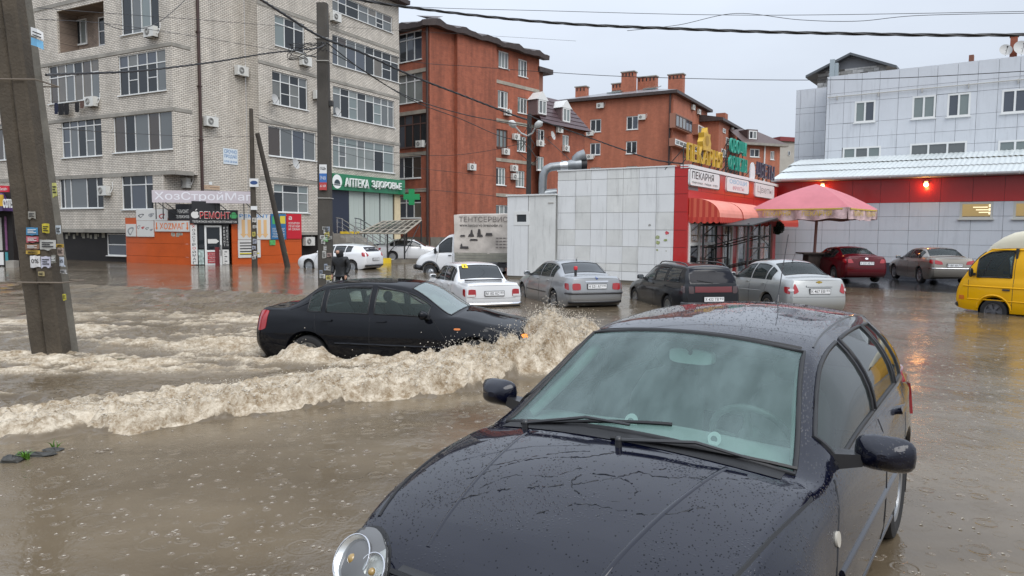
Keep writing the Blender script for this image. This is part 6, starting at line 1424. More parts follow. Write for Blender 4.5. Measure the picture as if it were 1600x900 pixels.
def store():
 A = (13.76, 38.6); d = (8.78, -6.2); P0 = Plane(A, d); n_ = P0.n
 R = thing('store', 'white panelled store with red band, lit windows and pale ribbed roof on the right', 'building', (*A, 0))
 z = lambda y, x=1420: P0.hit(x, y)[1]
 s0 = P0.hit(1203, 300)[0]; s1 = P0.hit(1760, 300)[0]
 ze = P0.hit(1400, 279)[1]; zr0 = z(316.5); zp = z(411.5)
 cols = [P0.hit(q, 345)[0] for q in (1160, 1203, 1244, 1285, 1328, 1373, 1420, 1467, 1516.5, 1567)]; st = cols[-1] - cols[-2]
 while cols[-1] < s1: cols.append(cols[-1] + st)
 rows = [zp] + [z(q) for q in (402, 381.5, 360, 338.3, 316.5)]
 wr = [P0.rect(1500, 316.5, 1551, 342), P0.rect(1584, 314.5, 1642, 341)]
 wr = [(a, b, wr[0][2], zr0 - .01) for a, b, c, dd in wr] + [(cols[-3], cols[-3] + 1.5, wr[0][2], zr0 - .01)]
 holes = [(a, b, c, dd) for a, b, c, dd in wr]
 wall(P0, cols[0], cols[-1], -.2, ze, holes, M_JOINT, R, o=-.03, depth=.12)
 panel_cells(P0, cols, rows, holes, M_PANG, R, -.029, .0, .013)
 rs = [P0.hit(q, 300)[0] for q in (1160, 1203, 1254, 1295, 1332, 1376, 1421, 1470, 1520, 1570)]
 while rs[-1] < s1: rs.append(rs[-1] + st)
 panel_cells(P0, rs, [zr0, ze - .02], [], M_PANR, R, -.029, .004, .01, name='red_panel')
 g = MB(); pbox(g, P0, cols[0], cols[-1], -.2, zp - .003, -.02, .05); g.build('plinth', mat('plinth_navy', (.028, .035, .05), rough=.6), R)
 # lit windows with a small room behind each
 RW = mat('room_wall_glow', (.5, .42, .26), rough=.8, emit=((.62, .48, .25), .34)); TL = mat('strip_light', (.9, .85, .7), emit=((1, .86, .58), 1.1)); SH = mat('shelf_goods', (.2, .12, .05), rough=.7, noise=(6, .6))  # room walls glow on their own, standing in for lamplight inside
 for k, r in enumerate(wr):
  wo = window(P0, r, R, 1, None, mat('window_frame_pale', (.5, .5, .46), rough=.5), [glass_mat('clear_pane', (.92, .92, .9), .9)], depth=.06, fw=.1, sill=True)
  g = MB(); a, b, c, dd = r[0] - .3, r[1] + .3, r[2] - .2, r[3] + .35; P = P0.P; D = -4.
  g.quad(P(a, c, D), P(b, c, D), P(b, dd, D), P(a, dd, D)); g.quad(P(a, c, -.2), P(a, c, D), P(a, dd, D), P(a, dd, -.2)); g.quad(P(b, c, -.2), P(b, c, D), P(b, dd, D), P(b, dd, -.2)); g.quad(P(a, dd, -.2), P(b, dd, -.2), P(b, dd, D), P(a, dd, D)); g.build('room', RW, R)
  hh = r[3] - r[2]; L = r[1] - r[0]
  for q in range(3): g = MB(); zz = r[2] + hh * (.72 - .13 * q); pbox(g, P0, r[0] + L * (.36 + .06 * q), r[0] + L * .80, zz - .02, zz + .02, -1.0 - .75 * q - .08, -1.0 - .75 * q + .08); g.build('strip_light', TL, R)
  for q in range(3): g = MB(); zz = r[2] + hh * (.8 - .22 * q); pbox(g, P0, r[0] + L * .84, r[0] + L * .98, zz - .06, zz + .06, -.9, -.8); g.build('strip_light', TL, R)
  g = MB(); pbox(g, P0, r[0], r[1], r[2] - .1, r[2] + .16, -2.2, -1.8); g.build('shelf', SH, R)
 # ribbed lower roof in three lapped courses, hip at the left, gutter and soffit
 RM = mat('pale_ribbed_sheet', (.56, .60, .60), rough=.35, metal=.1, noise=(.7, .08)); O0, O1 = .75, -5.5
 PU = P0.off(O1); zt = PU.hit(1400, 243)[1]; sl = P0.hit(1205, 280, O0)[0]; su = PU.hit(1243, 247)[0]
 nC = 3
 for c in range(nC):
  t0, t1 = c / nC, (c + 1) / nC + (.03 if c < nC - 1 else 0); rowsP = []
  for t in (t0, t1):
   o = O0 + (O1 - O0) * t; zz = ze + .06 + (zt - ze - .06) * t + (.05 if t == t0 else 0); a = sl + (su - sl) * t; rr = []
   k = int((cols[-1] - a) / .11)
   for i in range(k + 1):
    s = a + (cols[-1] - a) * i / k; rr.append(P0.P(s, zz + (.025 if i % 2 else -.005), o))
   rowsP.append(rr)
  kk = min(len(rowsP[0]), len(rowsP[1])); rowsP = [r[-kk:] for r in rowsP]
  g = MB(); g.grid(rowsP); g.build('roof_sheet', RM, R)
 g = MB(); P = P0.P; g.poly([P(sl, ze + .05, O0), P(su, zt - .02, O1), P(sl + .1, ze + .05, O1)]); g.build('roof_hip', RM, R)
 g = MB(); pbox(g, P0, sl, cols[-1], ze - .005, ze + .04, 0, O0 - .02); g.build('soffit', mat('soffit_white', (.5, .5, .5), rough=.6), R)
 g = MB(); g.grid([[P(s, ze + .0 + .1 - .11 * sin(q), O0 + .06 + .1 * cos(q)) for q in np.linspace(-.1, pi + .1, 8)] for s in np.linspace(sl, cols[-1], 30)]); g.build('gutter', M_WHITE, R, smooth=60)
 for s in np.arange(sl + .5, cols[-1], 1.25): g = MB(); pbox(g, P0, s - .015, s + .015, ze - .02, ze + .12, O0 + .15, O0 + .18); g.build('gutter_clip', M_PVCG, R)
 # wall lamps
 LE = mat('lamp_glow', (1, .6, .25), emit=((1, .55, .16), 14));
 for px, py, lb in ((1285, 291, 'lit orange wall lamp above the pink parasol'), (1447, 288, 'lit orange wall lamp on the open red band right of the parasol')):
  s, zz = P0.hit(px, py, .15); t = thing('wall_lamp', lb, 'lamp', P0.P(s, zz, .02), 0, 'lit lamps on the red band')
  g = MB(); pbox(g, P0, s - .08, s + .08, zz + .02, zz + .16, 0, .14); g.build('lamp_base', M_WHITE, t)
  g = MB(); g.sphere(P0.P(s, zz - .02, .16), .10, 12, 8); g.build('lamp_globe', LE, t, smooth=60)
  ld = bpy.data.lights.new('wall_lamp_light', 'POINT'); ld.energy = 7; ld.color = (1, .45, .13); ld.shadow_soft_size = .08
  lo = bpy.data.objects.new('wall_lamp_light', ld); COL.objects.link(lo); lo.location = P0.P(s, zz - .16, .32)
 # set back upper storeys
 zP = PU.hit(1292, 120)[1]; sm = PU.hit(1290, 180)[0]; zy = lambda y: PU.hit(1372, y)[1]
 uw = [((1336, 159, 1367, 190), 2), ((1426, 151, 1461, 184), 2), ((1481, 147, 1515.5, 181), 2), ((1566, 141, 1606, 175), 2), ((1317, 231, 1376, 246), 3), ((1422, 225, 1510, 242), 3), ((1560, 220, 1640, 238), 3)]
 ur = [PU.rect(*q[0]) for q in uw]; ur = [(a, b, max(c, zt - .3), dd) for a, b, c, dd in ur]
 se = PU.hit(1800, 180)[0]
 wall(PU, sm, se, zt - .4, zP - .05, ur, M_JOINT, R, o=-.04, depth=.1)
 uc = [PU.hit(q, 200)[0] for q in (1290, 1295, 1317, 1344, 1372, 1401.5, 1431, 1461, 1492.5, 1524, 1556, 1589)]; st = uc[-1] - uc[-2]
 while uc[-1] < se: uc.append(uc[-1] + st)
 uz = [zt - .4] + [zy(q) for q in (232, 212, 189, 156, 140)] + [zP]
 panel_cells(PU, uc, uz, ur, M_PANG, R, -.039, .0, .014)
 for (q, c), r in zip(uw, ur): window(PU, r, R, c, None, M_PVC, [PANES[1], PANES[1], PANES_L[0]] if q[1] < 200 else [PANES_L[0], PANES[2]], depth=.03, fw=.09)
 PW = P0.off(O1 - 1.6); sw0, sw1 = PW.hit(1243, 180)[0], PW.hit(1292, 180)[0]; zW = PW.hit(1262, 139)[1]
 wz = [zt - .6] + [PW.hit(1255, q)[1] for q in (245, 225, 206, 178, 169)] + [zW]; wc = [sw0] + [PW.hit(q, 200)[0] for q in (1249, 1272)] + [sw1 + .4]
 wall(PW, sw0, sw1 + .4, zt - .6, zW - .05, [], M_JOINT, R, o=-.04); panel_cells(PW, wc, wz, [], M_PANG, R, -.039, .0, .014)
 g = MB(); P = PW.P; g.quad(P(sw0, zt - 2, -.04), P(sw0, zt - 2, -6), P(sw0, zW, -6), P(sw0, zW, -.04)); g.quad(PU.P(sm, zt - 1, -.04), PU.P(sm, zt - 1, -6), PU.P(sm, zP, -6), PU.P(sm, zP, -.04)); g.build('end_wall', M_PANG, R)
 g = MB(); a = PU.hit(1294, 147)[0]; zc = PU.hit(1400, 140)[1]
 g.tube([PU.P(a, zy(147) + .05, .1), PU.P(se, zy(147) + .05, .1)], .03, 6)
 for s in np.arange(a + .5, se, 2.1): pbox(g, PU, s - .02, s + .02, zy(147) - .12, zy(147) + .1, 0, .13)
 g.build('wall_pipe', M_PVCG, R)
 # roof house, chimney, dishes
 PH = P0.off(O1 - 3.0); H = thing('roof_house', 'small gabled attic with grey stone cladding on the store roof', 'roof house', PH.P(PH.hit(1300, 130)[0], zP - 1, 0))
 a, b = PH.hit(1278, 120)[0], PH.hit(1385, 110)[0]; zb, zeh, za = zW - .5, PH.hit(1330, 107)[1], PH.hit(1332, 88)[1]; mid = (a + b) / 2
 SM = mat('stone_joint', (.30, .29, .27), rough=.9)
 g = MB(); pquad(g, PH, a, b, zb, zeh, 0); g.poly([PH.P(a - .3, zeh, -.01), PH.P(b + .3, zeh, -.01), PH.P(mid, za, -.01)]); g.quad(PH.P(a, zb), PH.P(a, zb, -5), PH.P(a, zeh, -5), PH.P(a, zeh)); g.build('wall', mat('attic_grey', (.24, .245, .26), rough=.7), H)
 SC_ = [mat('stone_%d' % k, c, rough=.85, noise=(6, .2)) for k, c in enumerate(((.52, .51, .49), (.16, .15, .14), (.40, .39, .37), (.62, .61, .59)))]
 zz = zb + .3
 while zz < zeh - .05:
  s = a + random.uniform(-.3, 0)
  while s < b:
   w_ = random.uniform(.3, .75); g = MB(); pbox(g, PH, max(a, s), min(b, s + w_ - .02), zz, min(zeh, zz + .17), 0, random.uniform(.02, .06)); g.build('stone', random.choice(SC_), H); s += w_
  zz += .185
 g = MB(); ov = .5
 for u, v in ((a - .6, mid), (b + .6, mid)):
  sg = 1 if u < v else -1; zl = zeh - .35
  g.hexa([PH.P(u, zl, ov), PH.P(v, za, ov), PH.P(v, za, -5), PH.P(u, zl, -5), PH.P(u, zl + .14, ov), PH.P(v, za + .14 + .002 * sg, ov), PH.P(v, za + .14 + .002 * sg, -5), PH.P(u, zl + .14, -5)])
 g.build('roof', mat('attic_roof', (.10, .11, .12), rough=.4), H)
 g = MB(); q = PH.rect(1298, 94, 1304, 122, .5); pbox(g, PH, q[0], q[1], q[2] - .5, q[3], .4, .7); q = PH.rect(1305, 99, 1309.5, 122, .5); pbox(g, PH, q[0], q[1], q[2] - .5, q[3], .35, .6); tag(g.build('roof_vent', mat('vent_blue_grey', (.36, .42, .45), rough=.4), None, org=PH.P(q[0], zW, .5)), 'pale blue metal vent stack in front of the attic gable', 'vent')
 PC = P0.off(O1 - 7); Q = thing('rear_roof', 'brown tiled roof with brick chimney rising behind the store parapet', 'roof', PC.P(PC.hit(1500, 110)[0], 8, 0))
 g = MB(); a, b = PC.hit(1455, 104)[0], PC.hit(1760, 80)[0]; za = PC.hit(1460, 104)[1]; zb = PC.hit(1590, 85)[1]; RT = mat('brown_tile', (.085, .055, .05))
 q0 = PC.hit(1512, 97)[0]
 n = 24
 for k in range(n):
  s_, e_ = a + (b - a) * k / n, a + (b - a) * (k + 1) / n; hgt = lambda s: za - .9 + min(1, (s - a) / (q0 - a)) * (zb - za + .9); g.hexa([PC.P(s_, za - 1.5, 0), PC.P(e_, za - 1.5, 0), PC.P(e_, za - 1.5, -5), PC.P(s_, za - 1.5, -5), PC.P(s_, hgt(s_) - .5, 0), PC.P(e_, hgt(e_) - .5, 0), PC.P(e_, hgt(e_), -5), PC.P(s_, hgt(s_), -5)])
 g.build('tiled_slope', RT, Q)
 q = PC.rect(1579, 57, 1588, 100, .5); g = MB(); g2 = .0; P = PC.P
 for (sa, oa), (sb, ob) in (((q[0], .5), (q[1], .5)), ((q[1], .5), (q[1], .1)), ((q[1], .1), (q[0], .1)), ((q[0], .1), (q[0], .5))): g.quad(P(sa, q[2] - 1.5, oa), P(sb, q[2] - 1.5, ob), P(sb, q[3], ob), P(sa, q[3], oa), 0, [(sa + oa, q[2]), (sb + ob + .01, q[2]), (sb + ob + .01, q[3] + 1), (sa + oa, q[3] + 1)])
 ch = g.build('chimney', B_RED, Q); g = MB(); pbox(g, PC, q[0] - .05, q[1] + .05, q[3], q[3] + .1, .05, .55); g.build('chimney_cap', M_CONC, ch)
 g = MB(); qq = PC.rect(1514, 86, 1521, 96, .1); pbox(g, PC, qq[0], qq[1], qq[2] - .6, qq[3], -.4, .1); g.build('stub_chimney', B_RED, Q)
 dish(PC, 1571, 79, 'satellite dish left of the brick chimney on the store roof', r=.33, o=.3); dish(PC, 1596, 76, 'satellite dish right of the brick chimney on the store roof', r=.42, o=.3)
 return P0

def parasol():
 Yc = 31.2; c = atY(1271, 400, Yc); T = thing('parasol', 'large faded pink parasol with fringed valance over a dark bar table', 'parasol', (c.x, c.y, .02))
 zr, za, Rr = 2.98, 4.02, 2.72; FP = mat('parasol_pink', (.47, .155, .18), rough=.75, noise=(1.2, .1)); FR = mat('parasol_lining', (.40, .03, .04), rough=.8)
 cn = [(Rr, 0), (0, Rr), (-Rr, 0), (0, -Rr)]; cn = [(x * cos(.06) - y * sin(.06), x * sin(.06) + y * cos(.06)) for x, y in cn]
 ap = Vector((c.x, c.y, za)); V = [Vector((c.x + x, c.y + y, zr)) for x, y in cn]
 VM = mat('valance_film', (.50, .36, .36), rough=.35, noise=(5, .35)); YL = mat('valance_yellow', (.55, .40, .05), rough=.6)
 for k in range(4):
  a, b = V[k], V[(k + 1) % 4]; g = MB(); rows = []
  for i in range(9):
   t = i / 8; e0 = ap.lerp(a, t); e1 = ap.lerp(b, t); row = []
   for j in range(9):
    u = j / 8; p = e0.lerp(e1, u); p.z += .10 * sin(pi * t) * (1 if t < 1 else 0) - .05 * sin(pi * u) * t * .5 - .05 * sin(pi * u) * t; row.append(p)
   rows.append(row)
  g.grid(rows); f = g.build('canopy_panel', FP, T, smooth=60)
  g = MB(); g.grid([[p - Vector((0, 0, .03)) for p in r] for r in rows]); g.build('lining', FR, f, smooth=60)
  g = MB(); vr = []
  for j in range(41):
   u = j / 40; p = a.lerp(b, u); p.z -= .05 * sin(pi * u) * 1.5; w_ = .05 * sin(u * 34 + k); out = (p - Vector((c.x, c.y, p.z))).normalized(); vr.append([p, p - Vector((0, 0, .2)) + out * w_, p - Vector((0, 0, .42 + .03 * sin(u * 21))) + out * w_ * 1.5])
  g.grid(vr); vo = g.build('valance', VM, T, smooth=60)
  dd = (b - a); pl = Plane((a.x, a.y), (dd.x, dd.y)); L = hypot(dd.x, dd.y)
  sg = 1 if pl.n[0] * (a.x - c.x) + pl.n[1] * (a.y - c.y) > 0 else -1
  if sg < 0: pl = Plane((b.x, b.y), (-dd.x, -dd.y))
  for s0, txt in ((.5, 'ПЕКАРНЯ'), (2.1, 'ПЕКАРНЯ')):
   g = MB(); ptext(g, pl, txt, s0, s0 + 1.15, zr - .33, zr - .14, .07, bold=.02); g.build('valance_lettering', YL, vo)
  g = MB(); pbox(g, pl, .2, L - .2, zr - .09, zr - .04, .02, .03); g.build('valance_trim', YL, vo)
 g = MB(); g.tube([(c.x, c.y, 0), (c.x + .05, c.y, 1.5), (c.x + .12, c.y, za - .05)], .06, 10); g.build('pole', mat('parasol_pole', (.35, .17, .14), rough=.5), T, smooth=60)
 g = MB()
 for v in V: g.tube([ap - Vector((0, 0, .08)), v - Vector((0, 0, .05))], .02, 5)
 for k in range(4): g.tube([ap - Vector((0, 0, .1)), V[k].lerp(V[(k + 1) % 4], .5) - Vector((0, 0, .08))], .02, 5)
 g.build('rib', mat('parasol_rib', (.3, .2, .15), rough=.5), T)
 t = thing('bar_table', 'dark brown bar table round the parasol pole', 'table', (c.x - .1, c.y - .3, 0)); W = mat('dark_wood', (.045, .03, .024), rough=.5, noise=(6, .3)); x, y = c.x - .1, c.y - .3
 g = MB(); g.box(x - .60, x + .48, y - .45, y + .45, 1.09, 1.15); g.build('table_top', W, t)
 g = MB(); g.box(x - .35, x + .27, y - .3, y + .3, 0, 1.09); g.build('table_body', W, t)
 g = MB(); g.box(x + .3, x + .55, y - .25, y + .2, .75, 1.13); g.build('side_box', W, t)
 # hanging ball of box leaves
 Yb = 33.5; b = atY(1215, 356, Yb); t = thing('topiary_ball', 'round dark green topiary ball hanging at the end of the awning', 'plant', tuple(b)); LM = mat('box_leaf', (.018, .045, .016), rough=.6); g = MB(); rnd = random.Random(5)
 for k in range(700):
  d = Vector((rnd.gauss(0, 1), rnd.gauss(0, 1), rnd.gauss(0, 1))).normalized(); p = b + d * .27 * rnd.uniform(.82, 1.06); e = d.cross(Vector((rnd.random(), rnd.random(), rnd.random()))).normalized() * .035; f = (d + Vector((rnd.uniform(-1, 1), rnd.uniform(-1, 1), rnd.uniform(-1, 1))) * .6).normalized() * .05; g.tri(p - e, p + e, p + f)
 tag(g.build('leaves', LM, t), kind='stuff')
 g = MB(); g.sphere(b, .22); g.build('core', mat('leaf_core', (.008, .018, .008), rough=.9), t); g = MB(); g.tube([b + Vector((0, 0, .25)), b + Vector((0, 0, .9))], .012, 5); g.build('hanger', M_IRON, t)
 q = G(1204, 418); g = MB(); g.tube([(q.x * 33 / q.y, 33, 0), (q.x * 33 / q.y, 33, 2.5)], .06, 8); tag(g.build('porch_post', mat('post_pinkish', (.45, .16, .13), rough=.5), None, smooth=60, org=(q.x * 33 / q.y, 33, 0)), 'thin pinkish post under the far end of the awning', 'post')
# ------------------------------------------------------------------ street furniture, kiosks on the left, poles, wires
def orange_kiosk():
 K0 = G(304, 414.5); K1 = G(360, 413.5); KL = Plane((K0.x, K0.y), (.88, -.474)); KF = Plane((K0.x, K0.y), (K1.x - K0.x, K1.y - K0.y)); KR = Plane((K1.x, K1.y), (.66, .75))
 OR = mat('orange_sheet', (.50, .085, .012), rough=.42, coat=.15, noise=(.9, .12)); WH = mat('poster_white', (.60, .60, .58), rough=.5); BK = mat('fascia_black', (.016, .016, .018), rough=.4)
 R = thing('orange_kiosk', 'orange hardware and phone repair kiosk standing in the flood water', 'kiosk', (K0.x, K0.y, 0))
 sL = KL.hit(197, 380)[0]; sR = KR.hit(471, 380)[0]; zt = KL.hit(250, 340)[1]; zr = KR.hit(440, 337)[1]; LF = hypot(K1.x - K0.x, K1.y - K0.y)
 # ribbed orange cladding sheets, stacked
 def sheets(pl, a, b, z0, z1, n):
  for k in range(n):
   g = MB(); za, zb = z0 + (z1 - z0) * k / n, z0 + (z1 - z0) * (k + 1) / n; pbox(g, pl, a, b, za + .006, zb - .006, -.06, .0 + .004 * (k % 2)); g.build('cladding_sheet', OR, R)
 sheets(KL, sL, 0, -.3, zt, 4); sheets(KR, .12, sR, -.3, zr, 4)
 g = MB(); P = KL.P; g.quad(P(sL, -.3, -.03), P(sL, -.3, -4), P(sL, zt, -4), P(sL, zt, -.03)); e = KR.P(sR, 0); g.quad(KR.P(sR, -.3, -.03), KR.P(sR, -.3, -3), KR.P(sR, zr, -3), KR.P(sR, zr, -.03)); g.build('side_wall', OR, R)
 g = MB(); g.poly([KL.P(sL, zt - .02, 0), KL.P(0, zt - .02, 0), (K1.x, K1.y, zt - .02), KR.P(sR, zt - .02, 0), KR.P(sR, zt - .02, -3), KL.P(sL, zt - .02, -4)]); g.build('roof', M_ROOFG, R)
 # entrance recess with white door set
 fx = lambda px: KF.hit(px, 380)[0]
 g = MB(); pbox(g, KF, 0, LF, -.3, zt, -.5, -.12); g.build('entrance_backing', BK, R)
 d0, d1 = fx(320), fx(347); zd = KF.hit(330, 352)[1]
 D = MB(); dr = (d0, d1, -.3, zd); o = -.06
 for a, b, c, dd in ((d0, d0 + .1, -.3, zd), (d1 - .1, d1, -.3, zd), (d0 + .1, d1 - .1, zd - .1, zd), (d0 + .1, d1 - .1, .72, .82), (d0 + .1, d1 - .1, -.3, .0)): pbox(D, KF, a, b, c, dd, o - .05, o + .02)
 door = D.build('door', M_PVC, R); g = MB(); pquad(g, KF, d0 + .09, d1 - .09, .8, zd - .05, o - .02); g.build('door_pane', PANES[0], door); g = MB(); pquad(g, KF, d0 + .09, d1 - .09, -.3, .74, o - .02); g.build('door_panel', M_WHITE, door)
 g = MB(); pbox(g, KF, d1 - .08, d1 - .05, .5, 1.1, o + .02, o + .07); g.build('door_handle', M_IRON, door)
 g = MB(); RDP = mat('price_red', (.40, .03, .04), rough=.5)
 for q in range(3): pbox(g, KF, d0 + .14, d1 - .14, .10 + .21 * q, .28 + .21 * q, o - .01, o + .0)
 pn = g.build('red_notice', RDP, door); g = MB()
 for q, t in enumerate(('РЕМОНТ', 'ЧЕХЛЫ', 'СТЁКЛА')): ptext(g, KF, t, d0 + .2, d1 - .2, .15 + .21 * q, .23 + .21 * q, o + .004, bold=.02)
 g.build('lettering', WH, pn)
 g = MB(); zc = KF.hit(330, 377)[1]; a, b = d0 + .16, d1 - .14; g.poly([KF.P(a, zc - .12, o), KF.P(b - .15, zc - .12, o), KF.P(b, zc, o), KF.P(b - .15, zc + .12, o), KF.P(a, zc + .12, o)]); g.build('arrow_sticker', WH, door)
 # narrow vertical boards
 def board(pl, x0, y0, x1, y1, name, m, o=.02, parent=R):
  r = pl.rect(x0, y0, x1, y1, o); g = MB(); pbox(g, pl, *r, o - .015, o + .03); return r, g.build(name, m, parent)
 def vtext(pl, txt, r, o, ms, parent):
  n = len(txt); h = (r[3] - r[2]) / n
  for k, c in enumerate(txt):
   g = MB(); w_ = (r[1] - r[0]); ptext(g, pl, c, r[0] + w_ * .25, r[1] - w_ * .25, r[3] - h * (k + .85), r[3] - h * (k + .15), o, bold=.03); g.build('letter', ms[k % len(ms)], parent)
 LD = mat('letter_dark', (.02, .02, .03), rough=.5); LR = mat('letter_red', (.45, .015, .02), rough=.5); LO = mat('letter_orange', (.75, .17, .02), rough=.5); LB = mat('letter_blue', (.05, .22, .5), rough=.5)
 r, b = board(KF, 297, 351, 309, 413, 'side_board', WH, .03); vtext(KF, 'ХОЗСТРОЙМАГ', r, .064, [LR, LD, LD, LD, LD, LD], b)
 r, b = board(KF, 347.5, 351, 358, 388, 'side_board', BK, .0); h = (r[1] - r[0]) / 2; vtext(KF, 'РЕМОНТ', (r[0], r[0] + h, r[2] + .1, r[3] - .1), .034, [WH], b); vtext(KF, 'ТЕЛЕФОН', (r[0] + h, r[1], r[2] + .1, r[3] - .1), .034, [WH], b)
 r, b = board(KF, 347.5, 390, 358, 413, 'price_board', WH, .0); g = MB()
 for q in range(6): pbox(g, KF, r[0] + .1, r[1] - .1 - .1 * (q % 2), r[3] - .15 - .13 * q, r[3] - .1 - .13 * q, .03, .034)
 g.build('print', LD, b)
 r, b = board(KF, 310, 352, 319, 388, 'window_poster', PANES[0], -.06); r, b = board(KF, 310, 390, 319, 413, 'window_poster', mat('poster_pale', (.4, .5, .48), rough=.4, noise=(5, .5, 1)), -.06)
 # fascia
 r, f = board(KF, 296, 327, 372, 350, 'fascia', BK, .12); L = r[1] - r[0]; H = r[3] - r[2]; o = .153
 g = MB(); ptext(g, KF, 'РЕМОНТ', r[0] + L * .20, r[0] + L * .83, r[2] + H * .34, r[2] + H * .88, o, .05, bold=.05); g.build('lettering', WH, f); g = MB(); ptext(g, KF, 'РЕМОНТ', r[0] + L * .205, r[0] + L * .825, r[2] + H * .38, r[2] + H * .84, o + .06, .0, bold=.01); g.build('lettering', LR, f)
 g = MB(); ptext(g, KF, 'ТЕЛЕФОНОВ НОУТБУКОВ ПЛАНШЕТОВ', r[0] + L * .05, r[0] + L * .97, r[2] + H * .07, r[2] + H * .23, o, bold=.02); g.build('lettering', WH, f)
 g = MB(); cx, cz = r[0] + L * .11, r[2] + H * .62   # bitten apple emblem
 pts = []
 for q in np.linspace(0, 2 * pi, 40, endpoint=False):
  rad = .21 * (1 + .08 * cos(2 * q) - .10 * abs(sin(q)) * (sin(q) > .9)); x, z_ = rad * cos(q) * .92, rad * sin(q)
  if hypot(x - .24, z_ - .04) < .1: a_ = atan2(z_ - .04, x - .24); x, z_ = .24 + .1 * cos(a_ if abs(a_) > pi / 2 else pi), .04 + .1 * sin(a_)
  pts.append(KF.P(cx + x, cz + z_, o))
 g.poly(pts); g.poly([KF.P(cx + a, cz + b_, o) for a, b_ in ((.01, .22), (.03, .29), (.11, .33), (.10, .26))]); g.build('apple_emblem', WH, f)
 g = MB(); cx = r[0] + L * .91; GRN = mat('emblem_green', (.06, .35, .12), rough=.5)
 pbox(g, KF, cx - .12, cx + .12, cz - .17, cz + .05, o - .02, o); pbox(g, KF, cx - .19, cx - .14, cz - .12, cz + .04, o - .02, o); pbox(g, KF, cx + .14, cx + .19, cz - .12, cz + .04, o - .02, o); g.poly([KF.P(cx + .12 * cos(q), cz + .07 + .1 * sin(q), o) for q in np.linspace(0, pi, 12)]); g.build('green_emblem', GRN, f)
 r, b = board(KF, 299, 314, 344, 328, 'roof_box', BK, .05); r, b = board(KL, 275, 319, 299, 328, 'roof_box', BK, -.1)
 # left wall posters
 GAD = [mat('gadget_dark', (.05, .05, .06), rough=.5), mat('gadget_grey', (.25, .26, .27), rough=.5), mat('gadget_red', (.4, .04, .04), rough=.5)]
 rnd = random.Random(4)
 for x0, y0, x1, y1, n in ((213, 327, 262, 344.5, 3), (214, 345, 241, 370, 4), (197, 350, 213, 369.5, 1)):
  r, b = board(KL, x0, y0, x1, y1, 'product_poster', WH, .03)
  for k in range(n):   # flat printed product shapes
   cx = r[0] + (r[1] - r[0]) * (k + .5) / n; cz = (r[2] + r[3]) / 2 + rnd.uniform(-.1, .1); g = MB(); ra = min((r[1] - r[0]) / n, r[3] - r[2]) * .36
   w0 = rnd.uniform(.3, .7); ring = [[KL.P(cx + ra * q * (cos(a) + .3 * sin(2 * a)), cz + ra * q * w0 * 1.4 * sin(a + .4), .062) for a in np.linspace(0, 2 * pi, 18, endpoint=False)] for q in (1, .62)]; g.grid(ring, closed_v=True)
   if k % 2: g.poly([KL.P(cx + ra * .5 * cos(a), cz + ra * .45 * sin(a), .063) for a in np.linspace(0, 2 * pi, 10, endpoint=False)])
   g.build('print', GAD[(k + n) % 3], b)
 r, b = board(KL, 263, 327, 298, 344, 'dark_sign', BK, .03); g = MB(); ptext(g, KL, 'РЕМОНТ', r[0] + (r[1] - r[0]) * .42, r[1] - .1, r[2] + .38, r[2] + .58, .064, bold=.02); g.build('lettering', WH, b); g = MB(); ptext(g, KL, 'ТЕЛЕФОНОВ', r[0] + (r[1] - r[0]) * .36, r[1] - .08, r[2] + .1, r[2] + .28, .064, bold=.02); g.build('lettering', WH, b)
 r, b = board(KL, 242, 345, 297, 362, 'shop_sign', WH, .03); g = MB(); L = r[1] - r[0]; H = r[3] - r[2]; ptext(g, KL, 'ХОZМАГ', r[0] + L * .15, r[0] + L * .86, r[2] + H * .2, r[2] + H * .8, .064, bold=.03)
 g.build('lettering', LO, b)
 for cx in (r[0] + L * .06, r[0] + L * .94): g = MB(); pbox(g, KL, cx - .04, cx + .04, r[2] + H * .35, r[2] + H * .85, .061, .065); g.tri(KL.P(cx - .11, r[2] + H * .38, .066), KL.P(cx + .11, r[2] + H * .38, .066), KL.P(cx, r[2] + H * .12, .066)); g.build('arrow_print', LO, b)
 s, z = KL.hit(277, 367); g = MB()
 for k in range(7): a = rnd.uniform(-.5, .5); pbox(g, KL, s + a - .1, s + a + .12, z - .05 + rnd.uniform(-.08, .05), z + .06 + rnd.uniform(-.05, .08), .0, .006)
 g.build('torn_paper', mat('old_paper', (.34, .33, .28)), R)
 # right wall posters
 r, b = board(KR, 371, 334, 422, 374, 'pale_poster', WH, .03); g = MB(); L, H = r[1] - r[0], r[3] - r[2]; ptext(g, KR, 'РЕМОНТ', r[0] + L * .05, r[1] - L * .05, r[2] + H * .86, r[3] - .02, .064, bold=.03); g.build('lettering', LB, b)
 g = MB();
 for cx in (.16, .34, .66, .84): pbox(g, KR, r[0] + L * (cx - .05), r[0] + L * (cx + .05), r[2] + H * .18, r[2] + H * .78, .061, .065); g.tri(KR.P(r[0] + L * (cx - .1), r[2] + H * .22, .066), KR.P(r[0] + L * (cx + .1), r[2] + H * .22, .066), KR.P(r[0] + L * cx, r[2] + H * .06, .066))
 g.build('arrow_print', mat('pale_orange_print', (.66, .42, .2), rough=.6), b)
 BL = mat('poster_blue_print', (.03, .14, .30), rough=.4); r, b = board(KR, 422.5, 334, 447, 374, 'blue_poster', BL, .03); L, H = r[1] - r[0], r[3] - r[2]; g = MB()
 for k, t in enumerate(('НОУТБУКИ', 'ПЛАНШЕТЫ', 'ТЕЛЕФОНЫ', 'РЕМОНТ')): ptext(g, KR, t, r[0] + L * .1, r[1] - L * .1, r[2] + H * (.38 - .1 * k), r[2] + H * (.45 - .1 * k), .064, bold=.02)
